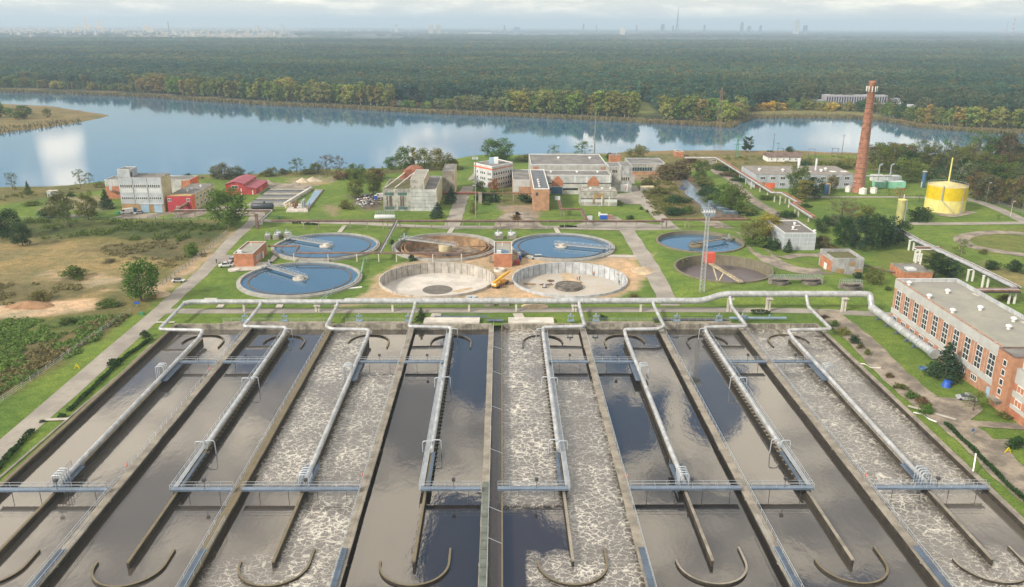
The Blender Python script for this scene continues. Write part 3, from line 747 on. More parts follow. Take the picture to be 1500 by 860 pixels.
for yy in (231, 226, 221, 216, 211, 207): mb.tube([(114.3, yy, 1.74), (114.3, yy + .25, 1.74)], 1.2, 14)
mb.build('flange', M_STEEL, T)
for xx, zt, two in ((-79, 2.5, 0), (-57, 2.5, 1), (-51, 2.5, 0), (-33.5, 2.5, 0), (-10, 2.5, 0), (4.5, 2.5, 0), (22, 2.5, 1), (43, 2.5, 0), (70, 4.7, 1), (82, 4.7, 1), (105.5, 4.7, 1)):
    mb = MB(); mb.box(xx - .3, xx + .3, yh_ - .35, yh_ + .35, 0, zt)
    if two: mb.box(xx + .6, xx + 1.1, yh_ - .3, yh_ + .3, 0, zt); mb.box(xx - .5, xx + 1.5, yh_ - 1., yh_ + 1., zt - .5, zt - .2)
    mb.build('support', M_CONCL, T)
for yy in (231, 225, 219, 213, 208.5):
    mb = MB(); mb.box(112.8, 115.8, yy - .25, yy + .25, .1, .3); mb.box(113.2, 113.5, yy - .2, yy + .2, .3, 1.4); mb.box(115.1, 115.4, yy - .2, yy + .2, .3, 1.4)
    mb.build('saddle', M_BRIDGE, T)
for i in range(8):
    left = i < 4; xw = WALLS[i] if left else WALLS[i + 1]; xb = BAF[i]; odd = i in (0, 2, 5, 7)
    xt = xw + (-.4 if left else .4)
    if i == 0: xt = xw - 1.0
    if i == 7: xt = xw + .6
    ytop = yh_ - .2; ys_ = 217.3 if odd else 219.6
    if i == 2 or i == 5: ys_ = 217.8
    T = thing('air_pipe', '%s branch of white air pipe from the left feeding a basin' % ordn[i], 'pipe', (xb, 136, .3), 'air pipes running along the basins')
    zz = hz + .1 if i < 6 else 5.4
    if i == 6: zz = 4.9
    sg = 1 if left else -1
    yend = 137.5 if odd else (152 if i in (1, 6) else 150)
    pts = [(xt, ytop, zz), (xt, ytop - 2.5, 2.6), (xt, ys_ + (1.8 if (i in (2, 5)) else 0), 2.2)]
    if i in (2, 5): pts += [(xt + 1.9 * sg, ys_, 2.1)]
    pts += [(xb, ys_, 1.9), (xb, ys_ - 4, 1.15), (xb, yend, .95)]
    if i == 0: pts = [(-96.5, 236.6, hz)] + pts[2:]
    mb = MB(); mb.tube(elbow(pts, 1.0), .5, 12); mb.build('pipe', M_PIPE, T)
    mb = MB()
    for yy in (207, 195, 180, 165, 153): mb.tube([(xb, yy, 1.0), (xb, yy + .25, 1.0)], .56, 12)
    for k in range(18): mb.box(xb - .35, xb + .35, yend + k * 4, yend + k * 4 + .25, .27, .62)
    mb.build('clamp', M_STEEL, T)
    if odd:     # manifold of bent tubes by the near bridge, and one by the far bridge
        mb = MB(); so = -1 if left else 1
        for k in range(4):
            y_ = 137.2 + k * .9
            mb.tube(elbow([(xb - .9, y_, -.9), (xb - .9, y_, 2.9), (xb + .9, y_, 2.9), (xb + .9, y_, -.9)], .5, 3), .13, 6)
        mb.build('manifold', M_RAIL, T)
        mb = MB()
        for k in range(3):
            y_ = 190.8 - k * 1.0
            mb.tube(elbow([(xb, y_, 1.2), (xb, y_, 3.1), (xb + so * 2., y_, 3.1), (xb + so * 2., y_, -.6)], .5, 3), .13, 6)
        mb.build('manifold', M_RAIL, T)
        mb = MB(); mb.box(xb - so * .7 - .9, xb - so * .7 + .9, 186, 196.5, .3, .5); railing(mb, (xb - so * 1.6, 186, .5), (xb - so * 1.6, 196.5, .5), 1.1, 2.2, .04); mb.box(xb - 1.3, xb + 1.3, 136.2, 145, .3, .5)
        railing(mb, (xb - 1.3, 136.2, .5), (xb - 1.3, 145, .5), 1.1, 2.2, .04); railing(mb, (xb + 1.3, 136.2, .5), (xb + 1.3, 145, .5), 1.1, 2.2, .04)
        mb.build('platform', M_BRIDGE, T)
    else:       # loops dropping into the water on both sides
        for y_, k in ((217.5, 1), (184, 2), (152, 3)):
            mb = MB(); so = 1 if left else -1
            mb.tube(elbow([(xb, y_, 1.), (xb, y_, 2.3), (xb + so * 1.9, y_, 2.3), (xb + so * 1.9, y_ + .3, -1.3)], .5, 3), .12, 6)
            if k > 1: mb.tube(elbow([(xb, y_ - .5, 1.), (xb, y_ - .5, 2.3), (xb - so * 1.9, y_ - .5, 2.3), (xb - so * 1.9, y_ - .5, -.2)], .5, 3), .12, 6)
            mb.build('drop_pipe', M_RAIL, T)
for i, y_ in ((1, 144), (3, 140), (5, 139.5), (7, 139.5), (1, 192), (3, 192)):
    x = WALLS[i] + (-.95 if i < 4 else .95)
    mb = MB(); mb.lathe((0, 0), [(.22, -.06), (.38, -.06), (.38, .06), (.22, .06), (.22, -.06)], 16)
    mb.v = [(x + v[2], y_ + v[0], 1.15 + v[1]) for v in mb.v]
    tag(mb.build('life_ring', mat('orange_red_plastic', (.75, .13, .05), .5)), '%s red life ring hanging on the railing of the %s basin wall' % ('near' if y_ < 150 else 'far', ordn[i]), 'life ring', 'life rings on the railings')

# ------------------------------------------------------------------ round tanks
M_RIM = mat('rim_concrete', (.31, .30, .275), .85, var=.12, sc=.4)
M_CLEARW = water_mat('settler_water', (.04, .10, .17), .03, 1.75, .02, .4)
def arm(T, c, r, ang, z, reach=1.0, m_=None, name='scraper_bridge', back=3.0):
    """truss walkway from the rim to the middle"""
    m_ = m_ or M_STEEL; ux, uy = math.cos(ang), math.sin(ang); vx_, vy_ = -uy, ux
    def p(a_, b_, zz): return (c[0] + ux * a_ + vx_ * b_, c[1] + uy * a_ + vy_ * b_, zz)
    mb = MB(); r0_ = -back; r1_ = r * reach; n = 14
    for s_ in (-.7, .7):
        mb.bar(p(r0_, s_, z), p(r1_, s_, z), .16, .3); mb.bar(p(r0_, s_, z + 1.15), p(r1_, s_, z + 1.15), .08)
        for k in range(n + 1):
            a_ = r0_ + (r1_ - r0_) * k / n; mb.bar(p(a_, s_, z), p(a_, s_, z + 1.15), .08)
            if k < n: mb.bar(p(a_, s_, z + 1.15 * (k % 2)), p(a_ + (r1_ - r0_) / n, s_, z + 1.15 * (1 - k % 2)), .06)
    mb.build(name, m_, T)
    mb = MB(); mb.add([p(r0_, -.65, z + .05), p(r1_, -.65, z + .05), p(r1_, .65, z + .05), p(r0_, .65, z + .05)], [(0, 1, 2, 3)])
    mb.add([p(r0_, -.65, z - .02), p(r1_, -.65, z - .02), p(r1_, .65, z - .02), p(r0_, .65, z - .02)], [(3, 2, 1, 0)]); mb.build('deck', M_CONC, T)
    mb = MB(); mb.bar(p(r1_ - 1.5, -1.6, z + .1), p(r1_ - 1.5, 1.6, z + .1), .7, .5); mb.bar(p(r1_ - .6, -1.2, z + .1), p(r1_ - .6, -1.2, z + 2), .5); mb.bar(p(r1_ - .5, 1.4, z - .2), p(r1_ + .6, 1.4, z - .2), .6, .6)
    mb.build('drive_carriage', M_STEEL, T); return p
def ring(mb, c, ri, ro, z0, z1, m_=0, n=96): mb.lathe(c, [(ro, z0), (ro, z1), (ri, z1), (ri, z0)], n, m_, False)
def settler(k, lab, ang, z0=.0, empty=False, back=3., reach=1.):
    c = TANKS[k]; T = thing('settling_tank', lab, 'settling tank', (*c, 0)); R_ = T_R
    mb = MB(); ring(mb, c, R_ - .45, R_ + .15, -4, 1.0); ring(mb, c, R_ + .15, R_ + .9, -.5, .75); mb.build('rim_wall', M_RIM, T)
    mb = MB(); wl = .42
    ring(mb, c, R_ - 2.9, R_ - 2.65, -4, .55); ring(mb, c, R_ - 4.2, R_ - 3.95, -4, .62) if empty else ring(mb, c, R_ - 3.25, R_ - 2.95, -4, .58)
    mb.build('launder_ring', mat('stained_launder', (.27, .17, .09), .8, var=.25) if empty else mat('dark_launder', (.10, .085, .075), .7), T)
    if not empty:
        mb = MB(); mb.disc(c, R_ - .46, wl, 96); mb.build('water_surface', M_CLEARW, T)
        mb = MB(); mb.cyl(c, 2.6, -2, .85, 24); mb.cyl(c, 1.2, .85, 1.6, 16); mb.build('centre_column', M_CONCL, T)
        p = arm(T, c, R_, ang, 1.35, reach, back=back)
    else:
        mb = MB(); mb.lathe(c, [(R_ - .46, -1.2), (R_ - 2.9, -1.5), (R_ - 2.9, -3.2), (3, -3.8), (0.01, -3.9)], 64)
        mb.build('floor', mat('brown_tank_floor', (.13, .095, .07), .7, var=.4, sc=.4, col2=(.24, .18, .13)), T)
        mb = MB(); mb.cyl(c, 1.5, -4, -1.2, 20); mb.build('centre_column', M_CONCD, T)
        MB().cyl(c, 2.7, -1.3, 1.1, 28).build('inlet_drum', mat('yellowed_steel', (.42, .36, .22), .6, var=.2), T)
        p = arm(T, c, R_, ang, 1.5, reach, back=5)
        mb = MB()
        for q in range(6): mb.bar(p(4 + q * 2.3, 0, 1.4), p(3 + q * 2.3, 2.2 + .3 * q, -3.2), .12)
        mb.bar(p(3, 2.6, -3.2), p(17, 4, -3.2), .2, .8); mb.build('scraper', M_RUST, T)
    return T
settler('a', 'round settling tank of blue water farthest left in the back row', math.radians(150))
settler('b', 'round settling tank of blue water in front beside the brick pump house', math.radians(140))
settler('c', 'drained brown settling tank with a silver truss bridge over it', math.radians(155), empty=True)
settler('e', 'round settling tank of blue water behind the parked cars', math.radians(-20))
# empty tanks under repair
def empty_tank(k, lab):
    c = TANKS[k]; R_ = T_R - .2; T = thing('empty_tank', lab, 'tank', (*c, 0), 'drained tanks in the sand')
    mb = MB(); ring(mb, c, R_ - .45, R_, -5.2, .9, 0, 48); mb.build('rim_wall', mat('tank_panel_wall_' + k, (.40, .37, .33) if k == 'd' else (.40, .42, .44), .85, var=.16, sc=.4, streak=.35 if k == 'd' else .12), T)
    mb = MB()
    for q in range(48):
        a_ = 2 * math.pi * q / 48; x = c[0] + (R_ - .47) * math.cos(a_); y = c[1] + (R_ - .47) * math.sin(a_); mb.box(x - .05, x + .05, y - .05, y + .05, -3.3, .88)
    mb.build('panel_joint', M_CONCD, T)
    mb = MB(); mb.lathe(c, [(R_ - .46, -3.3), (4.2, -3.55)], 64); pc = (c[0] + (.3 if k == 'd' else .8), c[1] - 8)
    mb = MB(); mb.disc(c, R_ - .46, -3.3, 64)
    mb.build('floor', mat('tank_floor_' + k, (.50, .47, .43), .9, var=.12, sc=.15, col2=(.42, .37, .30) if k == 'f' else None), T)
    return T, c, pc
Td, cd, pcd = empty_tank('d', 'left empty tank under repair with a stained curved wall')
xg, yg = G(641, 424, -3.2)
mb = MB(); mb.lathe((xg, yg), [(5.2, -3.24), (4.6, -3.27), (4.4, -3.285), (2.0, -3.28)], 32); mb.disc((xg, yg), 4.4, -3.27, 32); mb.build('floor_pit', mat('pit_dark', (.13, .12, .105), .8), Td)
Tf, cf, pcf = empty_tank('f', 'right empty tank under repair with people working inside')
xg2, yg2 = G(833, 421, -3.2)
mb = MB(); mb.cyl((xg2, yg2), 5., -3.29, -2.2, 32, 0, 4.7); mb.lathe((xg2, yg2), [(4.7, -2.19), (4.0, -2.19), (3.9, -2.9)], 32); mb.build('floor_cone', M_CONCD, Tf)
mb = MB()
for q in range(30):
    a_ = math.radians(215 + q * 3.2); mb.box(cf[0] + 18.6 * math.cos(a_) - .2, cf[0] + 18.6 * math.cos(a_) + .2, cf[1] + 18.6 * math.sin(a_) - .2, cf[1] + 18.6 * math.sin(a_) + .2, -3.28, -2.6 - .3 * (q % 3))
mb.build('rusty_stub', M_RUST, Tf)
# right-hand pair
def rtank(k, lab):
    c = TANKS[k]; R_ = 17.3; T = thing('sludge_tank', lab, 'tank', (*c, 1.))
    mb = MB(); ring(mb, c, R_ - .6, R_ + .1, -4, 2.1, 0, 72); mb.build('rim_wall', mat('mossy_rim', (.30, .27, .19), .9, var=.35, sc=.5, col2=(.16, .14, .09), streak=.4), T)
    return T, c, R_
Tg, cg, Rg = rtank('g', 'right hand round tank of blue water with a concrete centre')
MB().disc(cg, Rg - .62, .7, 72).build('water_surface', M_CLEARW, Tg)
xg, yg = G(1020, 357, 1.8); mb = MB(); mb.lathe((xg, yg), [(2.2, -1), (2.9, .9), (2.9, 1.6), (0.01, 1.9)], 24); mb.build('centre_column', M_CONCY, Tg)
TANKc = cg
p = arm(Tg, (xg, yg), 17, math.radians(30), 2.0, 1., M_CONCY)
Th, ch_, Rh = rtank('h', 'right hand round tank of dark sludge under a concrete beam bridge')
MB().disc(ch_, Rh - .62, -1.6, 72).build('sludge_surface', water_mat('grey_sludge', (.12, .10, .105), .35, 1.35, .1, .4), Th)
M_BEAM = mat('cream_beam', (.45, .38, .25), .85, var=.2)
bx1, by1 = G(1086, 413, 2.3); bx0, by0 = G(1040, 382, 3.0)
mb = MB(); dv = Vector((bx1 - bx0, by1 - by0, 0)).normalized(); nv = Vector((-dv.y, dv.x, 0))
p0 = Vector((bx0, by0, 2.2)); p1 = Vector((bx1, by1, 2.2))
mb.bar(p0, p1, 1.7, .35); mb.build('bridge_beam', M_BEAM, Th)
mb = MB()
for q in range(2): s_ = -.8 + 1.6 * q; railing(mb, p0 + nv * s_ + Vector((0, 0, .18)), p1 + nv * s_ + Vector((0, 0, .18)), .9, 2.5, .05)
mb.build('railing', M_CONCD, Th)
mb = MB(); mm = p0.lerp(p1, .55); mb.bar(mm + Vector((-1, 0, -.2)), mm + Vector((-3, -1, -3.5)), .5); mb.bar(p0.lerp(p1, .1) + Vector((0, 0, -.2)), mm + Vector((-3, -1, -3.4)), .35); mb.build('strut', M_BEAM, Th)
ang = math.atan2(ch_[1] - by0 + 8, ch_[0] - bx0)
mb = MB(); mb.box(bx0 - 2.0, bx0 + 1.6, by0 - 1.2, by0 + 1.6, 2.4, 6.0); mb.build('red_kiosk', mat('red_sheet', (.50, .08, .045), .6, var=.1), Th)
# ------------------------------------------------------------------ vegetation
def leaf_material(name, forest=False):
    m = bpy.data.materials.new(name); m.use_nodes = True; t = NT(m.node_tree); t.n.clear()
    oi = t.new('ShaderNodeObjectInfo'); pos = t.new('ShaderNodeNewGeometry').outputs['Position']
    n = t.noise(pos, .9 if not forest else .12, 3, .6); n2 = t.noise(pos, 5. if not forest else .6, 2, .6)
    if forest:
        big = t.noise(pos, .0035, 4, .6)
        base = t.ramp(oi.outputs['Random'], [(0, (.034, .078, .066)), (.5, (.048, .095, .068)), (.86, (.070, .108, .06)), (.96, (.09, .095, .04)), (1, (.12, .10, .045))])  # paler and bluer than the leaves: some distance haze put into these greens
        base = t.mix(t.smooth(big, .50, .60), base, t.mix(oi.outputs['Random'], (.05, .085, .05), (.11, .115, .065)))
        base = t.mix(.8, base, t.mix(t.smooth(t.noise(t.vmath('MULTIPLY', pos, (.4, 1., 1.)), .0022, 4, .65), .38, .62), (.6, .66, .72), (1.45, 1.3, 1.2)), 'MULTIPLY')
    else:
        base = oi.outputs['Color']
        base = t.mix(t.math('MULTIPLY', oi.outputs['Random'], .5), base, t.mix(.6, base, (.82, .88, .9), 'MULTIPLY'))
    c = t.mix(1., base, t.mix(t.smooth(n, .3, .7), (.95, 1.02, 1.), (1.85, 1.75, 1.65)), 'MULTIPLY')
    c = t.mix(.7, c, t.mix(n2, (.55, .6, .5), (1.5, 1.42, 1.4)), 'MULTIPLY')
    d = t.new('ShaderNodeBsdfDiffuse'); t.set(d.inputs[0], c); tr = t.new('ShaderNodeBsdfTranslucent'); t.set(tr.inputs[0], c)
    mx = t.new('ShaderNodeMixShader'); mx.inputs[0].default_value = .3; t.l.new(d.outputs[0], mx.inputs[1]); t.l.new(tr.outputs[0], mx.inputs[2])
    t.l.new(mx.outputs[0], t.new('ShaderNodeOutputMaterial').inputs[0]); return m
M_LEAF = leaf_material('foliage'); M_FOREST = leaf_material('forest_foliage', True)
M_BARK = mat('bark', (.12, .10, .08), .9, var=.3, sc=2.); M_BIRCH = mat('birch_bark', (.26, .25, .22), .9, var=.3, sc=2.)

def leaves(cent, rad, n, size, rs, squash=.85):
    """n small leaf-sized faces on clumps; all in unit tree space"""
    cent = np.array(cent); rad = np.array(rad); w_ = rad ** 2; k = rs.choice(len(cent), n, p=w_ / w_.sum())
    d = rs.normal(size=(n, 3)); d /= np.linalg.norm(d, axis=1)[:, None]; d[:, 2] *= squash
    p = cent[k] + d * (rad[k] * rs.uniform(.55, 1.08, n))[:, None]
    nr = d + rs.normal(size=(n, 3)) * .55; nr[:, 2] += .25; nr /= np.linalg.norm(nr, axis=1)[:, None]
    a = np.cross(nr, rs.normal(size=(n, 3))); a /= np.linalg.norm(a, axis=1)[:, None]; b = np.cross(nr, a)
    s_ = (size * rs.uniform(.6, 1.4, n))[:, None]; a = a * s_; b = b * s_ * .75
    V = np.stack([p - a, p - b * .9 + a * .1, p + a, p + b], 1).reshape(-1, 3)
    return V, np.arange(4 * n).reshape(n, 4)
def crown(kind, seed, n, size):
    rs = np.random.RandomState(seed); C_ = []; R_ = []
    if kind == 'round':
        for i in range(44):
            th = rs.uniform(0, 6.28); z = rs.uniform(.12, .88); r = .34 * math.sqrt(rs.uniform(0, 1)) * math.sqrt(max(.05, 1 - ((z - .48) / .48) ** 2))
            C_.append((r * math.cos(th), r * math.sin(th), z)); R_.append(rs.uniform(.08, .145))
    elif kind == 'tall':
        for i in range(24):
            z = rs.uniform(.12, .93); r = rs.uniform(0, .15) * math.sqrt(max(.05, 1 - ((z - .52) / .5) ** 2)); th = rs.uniform(0, 6.28)
            C_.append((r * math.cos(th), r * math.sin(th), z)); R_.append(rs.uniform(.06, .115) * (1.1 - .45 * z))
    elif kind == 'spruce':
        for i in range(40):
            z = .08 + .88 * (i / 40.); r = (1 - z) * .24 * rs.uniform(.4, 1); th = i * 2.4
            C_.append((r * math.cos(th), r * math.sin(th), z)); R_.append(.03 + .085 * (1 - z))
    elif kind == 'pine':
        for i in range(16):
            th = rs.uniform(0, 6.28); z = rs.uniform(.4, .93); r = rs.uniform(0, .2) * math.sqrt(max(.1, 1 - ((z - .65) / .35) ** 2))
            C_.append((r * math.cos(th), r * math.sin(th), z)); R_.append(rs.uniform(.07, .12))
    elif kind == 'bush':
        for i in range(18):
            th = rs.uniform(0, 6.28); r = rs.uniform(0, .42); z = rs.uniform(.1, .72) * math.sqrt(max(.1, 1 - (r / .55) ** 2))
            C_.append((r * math.cos(th), r * math.sin(th), z)); R_.append(rs.uniform(.16, .27))
    elif kind == 'sparse':
        for i in range(40):
            th = rs.uniform(0, 6.28); z = rs.uniform(.2, .95); r = .36 * math.sqrt(rs.uniform(.02, 1)) * math.sqrt(max(.05, 1 - ((z - .55) / .5) ** 2))
            C_.append((r * math.cos(th), r * math.sin(th), z)); R_.append(rs.uniform(.05, .09))
    return leaves(C_, R_, n, size, rs)
def trunk_mesh(kind, seed, name):
    rs = random.Random(seed); mb = MB()
    if kind == 'bush': n = 5
    top = {'round': .7, 'tall': .9, 'spruce': .97, 'pine': .9, 'bush': .5, 'sparse': .75}[kind]
    mb.tube([(0, 0, -.02), (.004, .003, top * .4), (-.004, .006, top)], [.022, .015, .005], 6)
    if kind != 'spruce':
        for i in range(9 if kind == 'sparse' else 6):
            z = top * (.3 + .09 * i); a = i * 2.2 + rs.random(); l_ = .28 if kind != 'tall' else .13
            mb.tube([(0, 0, z * .9), (l_ * .5 * math.cos(a), l_ * .5 * math.sin(a), z + .1), (l_ * math.cos(a), l_ * math.sin(a), z + .2)], [.009, .006, .002], 4)
    me = bpy.data.meshes.new(name); me.from_pydata(mb.v, [], mb.f); me.materials.append(M_BIRCH if kind == 'tall' else M_BARK); return me
LIB = {}
DENS = {'round': (4200, .017), 'tall': (2400, .016), 'spruce': (2600, .017), 'pine': (2000, .018), 'bush': (1500, .036), 'sparse': (1500, .014)}
def lib(kind, v, lod=1.):
    k = (kind, v, lod)
    if k not in LIB:
        n, s_ = DENS[kind]; V, Fc = crown(kind, 100 + v * 7 + len(kind), int(n * lod), s_ / math.sqrt(lod) * (1.0 if lod > .5 else .9))
        LIB[k] = (raw_mesh('crown', V, Fc, M_LEAF), trunk_mesh(kind, v, 'trunk'))
    return LIB[k]
def hpx(px, py, hp, z0=0.):
    x, y = G(px, py, z0); d = fw * F + rt * (px - 750) + up * (430 - (py - hp)); return x, y, EYE + d[2] * y / d[1] - z0
PAL = dict(green=(.065, .115, .025), mid=(.075, .105, .028), olive=(.105, .115, .035), dark=(.03, .058, .022), grey=(.105, .115, .065), brown=(.105, .078, .042), yellow=(.25, .21, .035),
           gold=(.145, .15, .045), autumn=(.22, .10, .035), spruce=(.028, .055, .032), silver=(.12, .135, .085), red=(.14, .03, .028), pale=(.12, .13, .04), lush=(.11, .17, .05), dry=(.15, .135, .07))
def tree(kind, px, py, hp, wp, colr, label, cat=None, name=None, group=None):
    z0 = float(gz(*G(px, py))); x, y, h = hpx(px, py, hp, z0); dist = math.hypot(x, y)
    w_m = wp * (y * math.cos(PITCH) + EYE * math.sin(PITCH)) / F
    name = name or {'round': 'leafy_tree', 'tall': 'birch_tree', 'spruce': 'spruce_tree', 'pine': 'pine_tree', 'bush': 'bush', 'sparse': 'bare_tree'}[kind]
    cat = cat or ('bush' if kind == 'bush' else 'tree'); v = rnd.randrange(3)
    base_w = {'round': .70, 'tall': .38, 'spruce': .5, 'pine': .5, 'bush': 1.0, 'sparse': .68}[kind]
    lod = 1. if h > 6 or kind == 'bush' else .5
    cm, tm = lib(kind, v, lod); sx = w_m / base_w; c4 = (*[q * rnd.uniform(.88, 1.12) for q in PAL[colr]], 1)
    rz = rnd.uniform(0, 6.28)
    if kind == 'bush':
        o = bpy.data.objects.new(name, cm); COL.objects.link(o); o.location = (x, y, z0); o.scale = (sx, sx, h); o.rotation_euler.z = rz; o.color = c4
        return tag(o, label, cat, group)
    T = thing(name, label, cat, (x, y, z0), group); T.scale = (sx, sx, h); T.rotation_euler.z = rz
    for n_, me_ in (('crown', cm), ('trunk', tm)):
        o = bpy.data.objects.new(n_, me_); COL.objects.link(o); o.parent = T; o.color = c4
    return T
